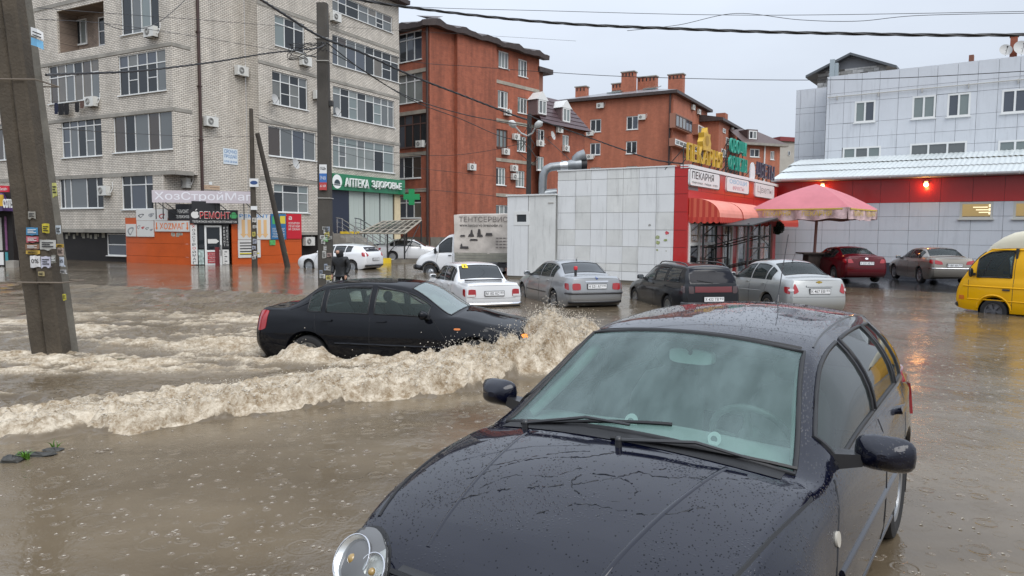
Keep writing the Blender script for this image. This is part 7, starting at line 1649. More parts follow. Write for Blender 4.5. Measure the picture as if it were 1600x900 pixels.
 g.build('lettering', WH, b); g = MB(); pbox(g, KR, r[0] + L * .1, r[0] + L * .35, r[2] + H * .6, r[2] + H * .9, .061, .065); pbox(g, KR, r[0] + L * .6, r[0] + L * .95, r[2] + H * .62, r[2] + H * .92, .061, .065, 1); g.build('print', [GRN, mat('print_yellow', (.6, .5, .05))], b)
 RD = mat('poster_red_print', (.48, .015, .03), rough=.4); r, b = board(KR, 447.5, 334, 471, 373, 'red_poster', RD, .03); L, H = r[1] - r[0], r[3] - r[2]; g = MB()
 for k, t in enumerate(('КОПИРУЕМ', 'ПЕЧАТАЕМ', 'И СКАН')): ptext(g, KR, t, r[0] + L * .12, r[0] + L * .88, r[2] + H * (.58 - .12 * k), r[2] + H * (.67 - .12 * k), .064, bold=.03)
 g.build('lettering', WH, b); g = MB(); ptext(g, KR, 'а', r[0] + L * .12, r[0] + L * .34, r[2] + H * .76, r[2] + H * .9, .064, bold=.05); g.build('lettering', WH, b)
 r, b = board(KR, 371.5, 375, 407, 402, 'notice_board', WH, .03); L, H = r[1] - r[0], r[3] - r[2]; g = MB()
 for k in range(5): pbox(g, KR, r[0] + .1, r[0] + L * (.85 - .12 * (k % 3)), r[3] - .2 - .16 * k, r[3] - .14 - .16 * k, .061, .064)
 g.build('print', M_INK, b); g = MB(); pbox(g, KR, r[0] + .08, r[1] - .08, r[2] + H * .2, r[2] + H * .27, .061, .065); g.build('yellow_line', mat('print_yellow', (.6, .5, .05)), b)
 r, b = board(KR, 421, 375, 430, 383, 'green_sticker', mat('sticker_green', (.08, .32, .10), rough=.5, noise=(8, .5)), .02)
 # big pale roof banner on struts
 B0 = atY(237, 312, K0.y - .2); BP = Plane((B0.x, B0.y), (.985, .17)); r = BP.rect(237, 297, 396, 318)
 T = thing('roof_banner', 'pale lilac hardware store banner on black struts above the kiosk', 'banner', BP.P(r[0], r[2]))
 g = MB(); pbox(g, BP, r[0], r[1], r[2], r[3], -.06, .0); g.build('banner_sheet', mat('banner_lilac', (.50, .455, .49), rough=.6, noise=(.8, .06)), T)
 g = MB(); H = r[3] - r[2]; ptext(g, BP, 'ХозСтройМаг', r[0] + .12, r[1] - .1, r[2] + H * .06, r[2] + H * .9, .006, bold=.02); g.build('lettering', mat('banner_pale_lettering', (.70, .70, .74), rough=.6), T)
 g = MB(); L = r[1] - r[0]
 for q in (.03, .1, .5, .62, .9): g = MB(); g.tube([BP.P(r[0] + L * q, r[3] - .1, -.1), BP.P(r[0] + L * q, r[2] - .9, -.1)], .03, 5); g.tube([BP.P(r[0] + L * q, r[2] + .1, -.1), BP.P(r[0] + L * q + .9, r[2] - .75, -.6)], .025, 5); g.build('strut', M_IRON, T)
 # dark bin post before the door
 q = G(340, 415); g = MB(); g.box(q.x - .09, q.x + .09, q.y - .09, q.y + .09, -.3, 1.0); tag(g.build('red_post', mat('bin_red', (.14, .012, .016), rough=.5), None, org=tuple(q)), 'dark red post standing in the water before the kiosk door', 'post')

def purple_kiosk():
 q = G(22, 416); Y = q.y; x1 = q.x; x0 = x1 - 3.4; R = thing('purple_kiosk', 'purple kiosk with slanted awning cut off by the left edge', 'kiosk', (x1 - 1, Y, 0))
 PU = mat('kiosk_purple', (.055, .022, .10), rough=.5, noise=(2, .1)); zt = zat(10, 291, Y); za = zat(10, 330, Y)
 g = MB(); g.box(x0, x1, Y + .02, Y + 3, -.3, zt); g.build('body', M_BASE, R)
 g = MB(); g.hexa([(x0, Y - .9, za), (x1 + .15, Y - .9, za), (x1 + .15, Y, za), (x0, Y, za), (x0, Y - .12, zt - .35), (x1 - .35, Y - .12, zt - .35), (x1 - .35, Y, zt - .35), (x0, Y, zt - .35)]); g.build('awning', PU, R)
 pl = Plane((x1, Y - .95), (1, 0))
 g = MB(); r = pl.rect(-10, 290, 13, 300, .1); pbox(g, pl, *r, .0, .1); b = g.build('red_sign', mat('sign_red', (.5, .02, .04), rough=.5), R); g = MB(); ptext(g, pl, 'Билайн', r[0] + .3, r[1] - .05, r[2] + .08, r[3] - .08, .104, bold=.02); g.build('lettering', M_WHITE, b)
 g = MB(); r = pl.rect(6, 311, 23, 325, .05); ptext(g, pl, 'СОТЫ', r[0], r[1], r[2], r[3], .06, .08, bold=.05); g.build('lettering', M_WHITE, R)
 g = MB(); r = pl.rect(-8, 304, 5.5, 322, .05); pbox(g, pl, *r, 0, .08); g.build('yellow_letter', mat('letter_yellow', (.66, .42, .03)), R)
 pf = Plane((x1, Y), (1, 0))
 for k, (a, b, c, d, m) in enumerate(((-8, 340, 4, 391, M_PVCG), (6.5, 338, 12, 391, mat('poster_mauve', (.16, .06, .14), rough=.5, noise=(3, .4))), (-8, 394, 6, 414, M_PVC), (8, 394, 13, 414, mat('poster_teal', (.05, .25, .28), rough=.5)))):
  r = pf.rect(a, b, c, d, .02); g = MB(); pbox(g, pf, *r, -.01, .03); g.build('poster', m, R)
 g = MB(); q = G(18, 418); g.box(q.x - .15, q.x + .25, q.y - .2, q.y + .2, -.2, .35); tag(g.build('concrete_block', M_CONC, None, org=tuple(q)), 'pale concrete block in the water beside the purple kiosk', 'block')

def stickers(par, pl, items, o=.03):
 for k, (x0, y0, x1, y1, c, txt) in enumerate(items):
  r = pl.rect(x0, y0, x1, y1, o); g = MB(); n = 4; P = pl.P
  rnd = random.Random(k * 7 + int(x0)); w_, h = r[1] - r[0], r[3] - r[2]
  # torn, slightly curled sheet
  top = [(r[0] + w_ * i / n, r[3] - rnd.uniform(0, .06) * h) for i in range(n + 1)]; bot = [(r[0] + w_ * i / n, r[2] + rnd.uniform(0, .22) * h) for i in range(n + 1)]
  F = [[P(a, b, o + rnd.uniform(0, .012)) for a, b in row] for row in (bot, top)]; g.grid([[F[0][i], F[1][i]] for i in range(n + 1)]); g.grid([[Vector(F[0][i]), Vector(P(bot[i][0], bot[i][1], o - .03))] for i in range(n + 1)])
  s = g.build('poster', mat('sheet_%.2f_%.2f_%.2f' % c, c, rough=.8, noise=(9, .28)), par)
  g = MB()
  if txt: ptext(g, pl, txt, r[0] + w_ * .15, r[1] - w_ * .15, r[2] + h * .45, r[2] + h * .75, o + .016, bold=.03)
  else:
   for q in range(3): pbox(g, pl, r[0] + w_ * .15, r[0] + w_ * (.85 - .2 * (q % 2)), r[2] + h * (.35 + .17 * q), r[2] + h * (.42 + .17 * q), o + .012, o + .016)
  g.build('print', M_INK if sum(c) > .6 else M_WHITE, s)

def poles():
 CP = mat('pole_concrete', (.062, .049, .034), rough=.85, noise=(1.4, .4), bump=(25, .6, .02)); CP2 = mat('pole_concrete_pale', (.14, .128, .104), rough=.85, noise=(1.6, .35), bump=(20, .5, .02))
 Y = G(80, 558).y; PT = mat('pole_grey', (.058, .052, .044), rough=.8, noise=(.9, .3), bump=(22, .4, .015))
 def prism(g, xb0, xb1, yb, xt0, xt1, yt, Y, d0, d1, zb=-.4, bev=.03, n=28):
  b0, b1 = xat(xb0, Y), xat(xb1, Y); zB = zat((xb0 + xb1) / 2, yb, Y); zT = zat((xt0 + xt1) / 2, yt, Y); t0, t1 = xat(xt0, Y), xat(xt1, Y)
  rows = []; rnd = random.Random(int(xb0))
  for k in range(n + 1):
   t = -.06 + 1.06 * k / n; z = zB + (zT - zB) * t; a, b = b0 + (t0 - b0) * t, b1 + (t1 - b1) * t; d = d0 + (d1 - d0) * t; j = lambda: rnd.uniform(-.006, .006); e = bev
   rows.append([(a + e + j(), Y - d / 2 + j(), z), (b - e + j(), Y - d / 2 + j(), z), (b + j(), Y - d / 2 + e, z), (b + j(), Y + d / 2 - e, z), (b - e, Y + d / 2, z), (a + e, Y + d / 2, z), (a + j(), Y + d / 2 - e, z), (a + j(), Y - d / 2 + e, z)])
  g.grid(rows, closed_v=True, flip=False); g.poly(rows[-1])
 R = thing('concrete_pole', 'thick brown double concrete pole covered with torn notices at the left', 'utility pole', tuple(G(82, 558)))
 g = MB(); prism(g, 50, 74, 556, -2, 21.5, -70, Y, .30, .26); g.build('shaft', CP, R, smooth=35)
 g = MB(); prism(g, 74.5, 99, 560, 22, 44, -70, Y - .02, .30, .26); g.build('shaft', CP, R, smooth=35)
 g = MB(); prism(g, 99.5, 109.5, 557, 45, 53.5, -70, Y + .18, .32, .3); g.build('brace', CP2, R, smooth=35)
 for y in (128, 440):
  t = 1 - (y + 70) / 628; g = MB(); xa, xb = 50 - 52 * t, 114 - 57 * t; z = zat(60, y, Y); a, b = xat(xa, Y) - .02, xat(xb, Y) + .04; g.tube([(a, Y - .19, z), (b, Y - .19, z), (b, Y + .38, z), (a, Y + .38, z), (a, Y - .19, z)], .012, 6); g.build('steel_band', mat('rusty_band', (.16, .13, .10), rough=.7), R)
 pl = Plane((0, Y - .17), (1, 0))
 stickers(R, pl, [(41, 355, 60, 369, (.05, .18, .32), ''), (41, 369, 61, 380, (.35, .08, .1), ''), (40, 381, 62, 391, (.18, .10, .06), ''), (41, 391, 63, 398, (.42, .28, .05), ''), (47, 399, 64, 421, (.55, .55, .55), '0%'),
      (62, 374, 88, 392, (.36, .36, .34), ''), (64, 400, 80, 420, (.44, .44, .52), ''), (66, 349, 78, 367, (.50, .42, .04), ''), (60, 424, 70, 432, (.34, .28, .14), ''), (44, 330, 56, 343, (.26, .25, .22), ''), (80, 398, 88, 412, (.2, .2, .18), '')], .01)
 pl2 = Plane((0, Y + .0), (1, 0))
 stickers(R, pl2, [(81.5, 285, 90, 310, (.42, .42, .14), ''), (87, 352, 96, 368, (.38, .42, .46), ''), (88, 381, 100, 387, (.42, .28, .05), ''), (90, 387, 100, 400, (.35, .28, .24), ''), (93, 401, 101, 418, (.45, .5, .58), '6%'), (94, 421, 104, 428, (.4, .4, .4), ''), (98, 459, 104, 470, (.44, .40, .06), '')], .04)
 t = thing('bent_plate', 'bent white and blue notice plate near the top of the double pole', 'sign', tuple(atY(58, 60, Y - .2))); g = MB(); P = lambda x, y, o: atY(x, y, Y - .2 - o)
 for k, (ya, yb, m) in enumerate(((42, 58, M_WHITE), (58, 73, mat('plate_sky', (.14, .38, .6), rough=.5)))):
  g = MB(); g.grid([[P(48 + (ya - 42) * .02, ya + 0, 0), P(58, ya + 3, .06), P(67.5, ya + 9 - k * 2, .02)], [P(48.5, yb - 3, 0), P(58, yb, .07), P(68.3, yb + 5, .02)]]); g.build('plate_half', m, t, smooth=60)
 g = MB()
 for k in range(2): g.tube([P(51, 49 + 5 * k, .09), P(64, 54 + 5 * k, .09)], .008, 4)
 g.build('print', M_INK, t)
 # thick grey pole in the middle
 Yc = G(508, 445).y; R = thing('concrete_pole', 'tall thick grey concrete pole before the pharmacy with notices at its foot', 'utility pole', tuple(G(508, 445)))
 g = MB(); prism(g, 498, 519, 445, 501.5, 517, 6, Yc, .45, .38, bev=.05); g.build('shaft', PT, R, smooth=35)
 for y in (62, 97, 310): g = MB(); z = zat(510, y, Yc); a, b = xat(500, Yc) - .02, xat(518.5, Yc) + .02; g.tube([(a, Yc - .235, z), (b, Yc - .235, z), (b, Yc + .235, z), (a, Yc + .235, z), (a, Yc - .235, z)], .015, 6); g.build('steel_band', M_PVCG, R)
 pl = Plane((0, Yc - .23), (1, 0)); r0 = random.Random(9); its = []
 for k in range(22):
  x = r0.uniform(499, 512); y = r0.uniform(350, 440); c = r0.choice(((.3, .3, .28), (.42, .42, .40), (.20, .19, .17), (.12, .3, .1), (.44, .38, .12), (.22, .25, .3), (.5, .5, .48), (.3, .22, .2))); its.append((x, y, min(519, x + r0.uniform(5, 9)), y + r0.uniform(6, 12), c, ''))
 stickers(R, pl, its, .005)
 T = thing('pole_sign', 'white blue and red advertising plate on the thick grey pole', 'sign', tuple(atY(505, 278, Yc - .3)))
 for ya, yb, m in ((257, 271, M_WHITE), (271, 285, mat('tricolour_blue', (.04, .14, .40), rough=.5)), (285, 297, mat('tricolour_red', (.42, .05, .05), rough=.5))):
  r = pl.rect(499, ya, 510.5, yb, .06); g = MB(); pbox(g, pl, *r, .04, .07); b = g.build('stripe', m, T); g = MB(); ptext(g, pl, {257: 'ощь', 271: '24 часа', 285: '61 69'}[ya], r[0] + .03, r[1] - .03, r[2] + .1, r[3] - .08, .075, bold=.02); g.build('lettering', M_INK if ya == 257 else M_WHITE, b)
 g = MB(); g.box(xat(518, Yc), xat(518, Yc) + .12, Yc - .1, Yc + .1, zat(518, 166, Yc), zat(518, 158, Yc)); g.build('insulator_bracket', M_IRON, R)
 # thin pole and its leaning strut
 WD = mat('weathered_pole', (.055, .045, .034), rough=.85, noise=(1.2, .35), bump=(20, .4, .02)); q = G(398, 419)
 R = thing('thin_pole', 'thin weathered pole with a small oval sign before the orange kiosk', 'utility pole', tuple(q)); g = MB(); g.tube([(q.x, q.y, -.4), (q.x, q.y, 3), (xat(397, q.y), q.y, zat(397, 170, q.y))], [.15, .14, .1], 12); g.build('shaft', WD, R, smooth=50)
 pl = Plane((0, q.y - .16), (1, 0)); its = [(x, y, x + r0.uniform(5, 8), y + r0.uniform(5, 9), r0.choice(((.4, .4, .38), (.5, .48, .44), (.32, .34, .4), (.3, .26, .22), (.45, .4, .1))), '') for x, y in ((394, 340), (395, 352), (394, 362), (395, 373), (394, 384), (396, 392), (394, 400))]; stickers(R, pl, its, .005)
 g = MB(); r = pl.rect(390, 279, 404, 292, .02); pbox(g, pl, *r, .01, .05); s = g.build('oval_sign', M_WHITE, R); g = MB(); cx, cz = (r[0] + r[1]) / 2, (r[2] + r[3]) / 2; g.poly([pl.P(cx + .19 * cos(a), cz + .1 * sin(a), .053) for a in np.linspace(0, 2 * pi, 20, endpoint=False)]); g.build('oval_print', mat('oval_blue', (.03, .07, .2), rough=.4), s)
 g = MB(); r = pl.rect(392, 322, 402, 328, .02); pbox(g, pl, *r, .01, .05); g.build('small_plate', M_WHITE, R)
 q2 = G(450, 417); R = thing('leaning_strut', 'dark timber strut leaning against the thin pole, foot in the water', 'pole', tuple(q2)); g = MB(); top = atY(402, 208, q.y); g.tube([(q2.x + .04, q2.y, -.3), tuple(Vector(q2).lerp(top, .5)), tuple(top)], [.15, .13, .11], 10); g.build('shaft', mat('strut_timber', (.05, .042, .034), rough=.85, noise=(2, .3)), R, smooth=50)
 pl = Plane((0, q2.y - .2), (1, 0)); stickers(R, pl, [(439, 372, 445, 380, (.4, .4, .36), ''), (441, 384, 447, 391, (.3, .35, .2), ''), (443, 393, 449, 400, (.42, .38, .12), '')], .03)
 # black lamp pole with two street lamps
 Yp = 36.5; x = xat(824.5, Yp); R = thing('lamp_pole', 'black pole with two street lamp heads behind the white shed', 'street lamp', (x, Yp, 0)); g = MB(); prism(g, 820, 829, 425, 822, 828.5, 178, Yp, .26, .2, n=10); g.build('shaft', mat('tarred_pole', (.018, .017, .017), rough=.7, noise=(2, .3)), R, smooth=35)
 LH = mat('lamp_shell', (.52, .53, .52), rough=.4)
 for pts in (((825, 212), (832, 208), (838, 197), (846, 191)), ((823, 212), (814, 208), (804, 197), (797, 190))):
  P3 = [atY(a, b, Yp - .3 - .25 * k) for k, (a, b) in enumerate(pts)]; g = MB(); g.tube(P3[:3], .04, 6); g.build('lamp_arm', LH, R, smooth=50); g = MB(); d = (P3[3] - P3[2]); g.tube([P3[2] - d * .2, P3[2] + d * .2, P3[2] + d * .7, P3[3] + d * .1], [.06, .16, .17, .05], 10); g.build('lamp_head', LH, R, smooth=50)
 g = MB();
 for k in range(5): a, b = 806 + k * 7, 218 + (k % 2) * 5; p = atY(824, 190 + k * 9, Yp - .2); c = atY(824 + (-1) ** k * (8 + 2 * k), 205 + k * 11, Yp - .25); e = atY(826, 225 + k * 9, Yp - .2); g.tube([p, p.lerp(c, .6), c, c.lerp(e, .6), e], .018, 5)
 g.build('cable_loop', M_IRON, R, smooth=60)

def wires():
 WM = mat('cable_black', (.012, .012, .013), rough=.5)
 def wire(label, pts, ya, yb, r=.012, twist=False, group=None, name='overhead_cable'):
  P = []; n = len(pts)
  for i in range(n - 1):
   k = 10
   for j in range(k):
    t = j / k; p0 = pts[max(i - 1, 0)]; p1, p2 = pts[i], pts[i + 1]; p3 = pts[min(i + 2, n - 1)]
    cr = lambda a, b, c, d: .5 * (2 * b + (c - a) * t + (2 * a - 5 * b + 4 * c - d) * t * t + (3 * b - a - 3 * c + d) * t ** 3)
    x, y = cr(p0[0], p1[0], p2[0], p3[0]), cr(p0[1], p1[1], p2[1], p3[1]); f = (i + t) / (n - 1); P.append(atY(x, y, ya + (yb - ya) * f))
  P.append(atY(*pts[-1], yb)); g = MB(); g.tube(P, r, 6)
  if twist:
   for ph in (0, 2.1, 4.2):
    Q = []; L = 0
    for i, p in enumerate(P):
     L += (p - P[i - 1]).length if i else 0; Q.append(p + Vector((0, cos(L * 5 + ph), sin(L * 5 + ph))) * r * 1.1)
    g.tube(Q, r * .7, 5)
  return tag(g.build(name, WM, None, smooth=60, org=tuple(P[0])), label, 'cable', group)
 wire('thick twisted cable crossing the sky just below the top edge', [(540, -4), (620, 9), (760, 26), (900, 38), (1060, 45), (1200, 50), (1350, 53), (1480, 55), (1640, 54)], 15, 11, .016, True)
 wire('thin cable sagging along the very top of the sky', [(560, -6), (640, 10), (860, 17), (1100, 23), (1300, 23), (1640, 17)], 16, 12, .005)
 wire('thin wavy cable rising above the thick twisted cable', [(980, 48), (1060, 39), (1150, 21), (1250, 31), (1340, 33), (1440, 24), (1640, 20)], 14, 12, .005)
 wire('thin cable low across the sky over the chimneys', [(520, 60), (640, 95), (740, 104), (845, 112), (990, 120), (1220, 125), (1400, 122), (1640, 109)], 26, 14, .008)
 wire('thick cable from the top left past the grey pole to the lamp pole', [(400, -6), (440, 20), (500, 57), (560, 80), (640, 117), (730, 152), (800, 179), (824, 187)], 20, 36, .028, True)
 wire('cable from the grey pole falling to the lamp pole, lower one', [(510, 66), (570, 112), (640, 152), (730, 180), (824, 196)], 26.3, 36, .02)
 wire('cable from the grey pole falling to the lamp pole, lowest one', [(510, 78), (560, 105), (640, 155), (720, 186), (780, 212), (824, 222)], 26.3, 36.2, .016)
 wire('black cable from the double pole sagging to the grey pole', [(72, 117), (120, 115), (200, 112), (270, 105), (340, 96), (420, 83), (490, 76), (506, 70)], 11.2, 26, .014, True)
 wire('thin line above the balconies from the double pole, upper one', [(58, 12), (160, 20), (300, 30), (430, 40), (506, 44)], 11.2, 26, .006)
 wire('thin line above the balconies from the double pole, lower one', [(58, 30), (160, 36), (260, 50), (330, 61), (430, 78), (506, 90)], 11.2, 26, .006)
 wire('looping wire hanging before the topmost window', [(295, -6), (270, 18), (245, 36), (222, 44), (190, 46), (162, 36)], 22, 18, .009)
 wire('thin wire across the second floor balconies', [(90, 201), (180, 207), (275, 212), (340, 214), (397, 213)], 12, 37, .009)
 wire('wire from the lamp pole down to the bakery roof', [(826, 180), (850, 190), (915, 213), (965, 231), (1020, 249), (1068, 256)], 36, 28, .018, True)
 wire('short wire from the lamp pole down to the duct', [(826, 198), (850, 214), (880, 240), (895, 254)], 36, 31.5, .012)
 wire('wire from the thin pole to the lamp pole under the balconies', [(398, 178), (440, 193), (505, 216), (600, 236), (690, 243), (760, 236), (824, 222)], 37, 36.3, .012)
 wire('lower wire from the thin pole crossing the red block', [(398, 182), (450, 208), (520, 234), (620, 258), (720, 270), (824, 280)], 37, 36.3, .010)
 wire('thin wire at first floor height crossing the red block', [(398, 262), (520, 288), (660, 296), (760, 305), (824, 312)], 37, 36.3, .010)
 wire('upper faint line across the pale block to the red block', [(506, 38), (560, 44), (700, 52), (900, 64)], 26, 30, .005)
 # knot of coiled cable beside the grey pole
 c = atY(478, 80, 25.5); g = MB(); rnd = random.Random(2)
 for k in range(7): a0 = rnd.uniform(0, 6); rr = rnd.uniform(.25, .55); g.tube([c + Vector((rr * cos(q + a0) * 1.3 + rnd.uniform(-.05, .05), rnd.uniform(-.1, .1), rr * .55 * sin(q) + rnd.uniform(-.04, .04))) for q in np.linspace(0, 4.6 + rnd.random(), 16)], .012, 5)
 tag(g.build('cable_coil', WM, None, smooth=60, org=tuple(c)), 'tangle of coiled cable hanging left of the thick grey pole', 'cable coil')

def truck_and_van():
 # box truck
 yaw = radians(166); sp = dict(front=.78, wb=2.9, rear=-1.72, arch=.40, axle=.34, waist=.7, bow=.02, rblend=.1, seal=.02,
  top=[(.78, .95), (.70, 1.08), (.3, 1.24), (.05, 1.34), (-.05, 1.40), (-.72, 2.02), (-.9, 2.12), (-1.18, 2.14)], belt=[(.78, .86), (.3, 1.08), (-.1, 1.18), (-.4, 1.22), (-1.18, 1.22)],
  halfw=[(.78, .72), (.7, .80), (.5, .88), (0, .93), (-1.18, .95)], tumble=[(.78, .05), (-.2, .1), (-1.18, .05)], rail=[(.78, .55), (.3, .7), (-.05, .78), (-.72, .74), (-1.18, .76)], crown=[(.78, .03), (0, .05), (-.1, .09), (-.7, .08), (-1.18, .05)],
  sill=[(.78, .42), (.3, .38), (-1.18, .38)], fprof=[(.3, -.05), (.6, 0), (1.0, -.08)], rprof=[(0, 0), (2.2, 0)], windows=[(-.42, -1.05)], screen=(-.10, -.70), plan=[(.3, 0), (-.1, .06), (-.8, .05), (-1.2, 0)])
 sp['wb'] = 2.9; c = Car('box_truck', 'white light truck with dirty lettered tarpaulin box half hidden by the shed', 'truck', sp, PT_WHITE, (-3.62, 35.3, -.30), yaw, glass=M_GLASSD)
 c.root['label'] = 'white light truck with dirty lettered tarpaulin box half hidden by the shed'
 c.mirrors(-.30, 1.32, m=M_BLACKP, sz=(.1, .2, .3), arm=.12); c.gaps(((-.28, -.38), (-1.12, -1.12)), z0=.45, r=.008)
 c.strip('bumper', 'f', [(-.8, .56), (.8, .56)], M_BLACKP, .13, sunk=-.1, n=10); c.strip('bumper_flank', 'l', [(.74, .56), (.46, .52)], M_BLACKP, .12, sunk=.3, n=10); c.strip('arch_lip', 'l', [(.44 * cos(q), .38 + .44 * sin(q)) for q in np.linspace(.1, pi - .1, 12)], M_BLACKP, .06, sunk=.2); c.strip('wheel_step', 'l', [(-.5, .42), (-1.1, .42)], M_BLACKP, .05)
 c.handles((-.98,), 1.12, m=M_BLACKP); c.patch('headlight', 'f', [(.45, .72), (.76, .72), (.74, .92), (.48, .92)], M_CLEAR, off=.01); c.patch('headlight', 'f', [(-.45, .72), (-.76, .72), (-.74, .92), (-.48, .92)], M_CLEAR, off=.01)
 for xw in (0, -2.9):
  for sd in (1, -1):
   g = MB(); r = .34; g.lathe([(.2, -.09), (.28, -.1), (.33, -.08), (r, -.05), (r, .05), (.33, .08), (.28, .1), (.2, .09)], 24, axis='y'); o = g.build('wheel', M_TYRE, c.root, smooth=40, org=(0, 0, 0)); o.location = (xw, sd * .83, .34)
   g = MB(); g.lathe([(.205, .085 * sd), (.15, .02 * sd), (.09, .05 * sd), (.085, .1 * sd), (.001, .11 * sd)], 20, axis='y'); g.build('rim', M_RIM, o, smooth=40, org=(0, 0, 0))
 CV = mat('dirty_tarpaulin', (.50, .46, .42), rough=.75, noise=(1.6, .25)); BD = mat('side_board_grey', (.24, .235, .20), rough=.7, noise=(2, .25))
 g = MB(); g.box(-4.5, -1.25, -1.0, 1.0, .60, .80); g.build('chassis', M_BLACKP, c.root, org=(0, 0, 0))
 for k in range(3):
  for sd in (1, -1): g = MB(); z = .86 + .14 * k; g.box(-4.5, -1.25, sd * 1.03 - .02, sd * 1.03 + .02, z, z + .13); g.build('side_board', BD, c.root, org=(0, 0, 0))
 def tarp_side(sd):
  return [[(-1.22 - 3.3 * i / 14, sd * (1.03 + .025 * sin(i * 1.1 + j)), 1.22 + (1.82 - .05 * (1 - i / 14)) * j / 8 + (.0)) for j in range(9)] for i in range(15)]
 g = MB(); g.grid(tarp_side(1)); g.grid(tarp_side(-1)); A = tarp_side(1); B_ = tarp_side(-1); g.grid([[A[i][8], (A[i][8][0], 0, A[i][8][2] + .06), B_[i][8]] for i in range(15)]); g.grid([[A[0][j], B_[0][j]] for j in range(9)]); g.grid([[A[14][j], B_[14][j]] for j in range(9)]); tp = g.build('tarpaulin', CV, c.root, smooth=45, org=(0, 0, 0))
 INK = mat('tarp_print', (.055, .05, .05), rough=.8); INK2 = mat('tarp_print_faded', (.17, .15, .145), rough=.8)
 pl = Plane((-1.22, 1.06), (-1, 0)); g = MB(); ptext(g, pl, 'ТЕНТСЕРВИС', .25, 2.55, 2.68, 2.92, .0, bold=.01); g.build('lettering', INK2, tp, org=(0, 0, 0)); g = MB(); ptext(g, pl, 'www.tentservis-krasnodar.ru', .28, 2.3, 2.46, 2.60, .002, bold=.02); g.build('lettering', INK, tp, org=(0, 0, 0)); g = MB(); ptext(g, pl, '8-918', 2.7, 3.2, 2.5, 2.66, .002, bold=.02); g.build('lettering', INK, tp, org=(0, 0, 0))
 g = MB()
 for (a, b, c0, d) in ((.28, .55, 2.0, 2.08), (.68, .98, 2.0, 2.12), (.78, .92, 2.12, 2.32), (1.1, 1.4, 2.0, 2.1), (1.12, 1.3, 2.1, 2.35), (1.5, 1.85, 2.05, 2.18), (.28, .72, 1.45, 1.56), (.3, .42, 1.56, 1.68), (.75, 1.15, 1.82, 1.90), (2.9, 3.1, 1.8, 1.9)): g.quad(pl.P(a, c0, .004), pl.P(b, c0, .004), pl.P(b - .03, d, .004), pl.P(a + .05, d, .004))
 tag(g.build('picture_print', INK, tp, org=(0, 0, 0)), kind='stuff')
 g = MB()
 for k in range(26): a = 2.0 + (k % 7) * .17; z = 1.5 + (k // 7) * .14; g.quad(pl.P(a, z, .003), pl.P(a + .13, z, .003), pl.P(a + .13, z + .05, .003), pl.P(a, z + .05, .003))
 tag(g.build('small_print', INK2, tp, org=(0, 0, 0)), kind='stuff')
 # yellow van with cream high roof
 sp = dict(front=.95, wb=2.46, rear=1.15, arch=.36, axle=.32, waist=.75, bow=.03, seal=.02, rail_f=.9, fblend=.5,
  top=[(.95, .95), (.88, 1.15), (.80, 1.26), (.30, 1.86), (.12, 1.95), (-.5, 1.98), (-3.2, 1.98), (-3.61, 1.95)], belt=[(.95, .86), (.85, 1.05), (.6, 1.12), (-3.61, 1.14)],
  halfw=[(.95, .76), (.88, .83), (.75, .88), (.4, .915), (0, .922), (-3.3, .922), (-3.61, .86)], tumble=[(.95, .03), (.5, .04), (-3.61, .04)], rail=[(.95, .7), (.78, .80), (.3, .75), (-.2, .72), (-3.61, .7)], crown=[(.95, .03), (.8, .07), (.3, .08), (-.4, .06), (-3.61, .05)],
  sill=[(.95, .36), (.6, .32), (0, .30), (-3.61, .34)], fprof=[(.3, -.03), (.6, 0), (.9, -.03), (1.2, -.1)], rprof=[(.3, 0), (2, -.1)], windows=[(.42, -.36)], screen=(.74, .30), plan=[(.95, .06), (.3, .05), (-.3, 0)])
 c = Car('van', 'yellow van with cream raised roof standing in water at the right edge', 'van', sp, PT_YELLOW, (12.75, 18.75, -.27), radians(123))
 c.wheels(r=.32, rimm=M_STEEL, spokes=6); c.mirrors(.50, 1.28, m=M_BLACKP, sz=(.08, .16, .24), arm=.1)
 for ax in ('l', 'R'):
  c.strip('door_gap', ax, [(.60, .62), (.62, 1.08)], M_RUBBER, .007); c.strip('door_gap', ax, [(-.42, .40), (-.42, 1.85)], M_RUBBER, .007); c.strip('door_gap', ax, [(-.42, .52), (-.38, .52), (.36, .60)], M_RUBBER, .005)
  c.strip('body_crease', ax, [(.75, .93), (-3.5, .93)], PT_YELLOW, .022, sunk=.3, n=8); c.strip('body_crease', ax, [(.62, .60), (-3.5, .60)], PT_YELLOW, .018, sunk=.3, n=8)
  c.strip('gutter', ax, [(.22, 1.86), (-3.5, 1.885)], PT_YELLOW, .02, sunk=-.3, n=8); c.strip('quarter_bar', ax, [(.28, 1.22), (.12, 1.66)], M_RUBBER, .014)
  c.patch('door_handle', ax, [(-.36, .86), (-.20, .86), (-.20, .90), (-.36, .90)], M_BLACKP, off=.03, thick=.01); c.patch('indicator', ax, [(.70, .58), (.84, .58), (.84, .68), (.70, .68)], M_AMBER, off=.01, thick=.02)
  c.strip('arch_lip', ax, [(.40 * cos(q), .33 + .40 * sin(q)) for q in np.linspace(.1, pi - .1, 14)], PT_YELLOW, .025, sunk=.2)
  for x in (-1.2, -2.3): c.strip('panel_gap', ax, [(x, .4), (x, 1.85)], M_RUBBER, .006)
 c.strip('bumper', 'f', [(-.8, .44), (.8, .44)], M_BLACKP, .07, n=8)
 g = MB(); g.box(-.3, .35, -.7, .7, .7, 1.0); g.build('cab_seat', M_SEAT, c.root, org=(0, 0, 0)); g = MB(); g.box(-.45, -.4, -.8, .8, .5, 1.9); g.build('bulkhead', M_CABIN, c.root, org=(0, 0, 0))
 g = MB(); rows = []
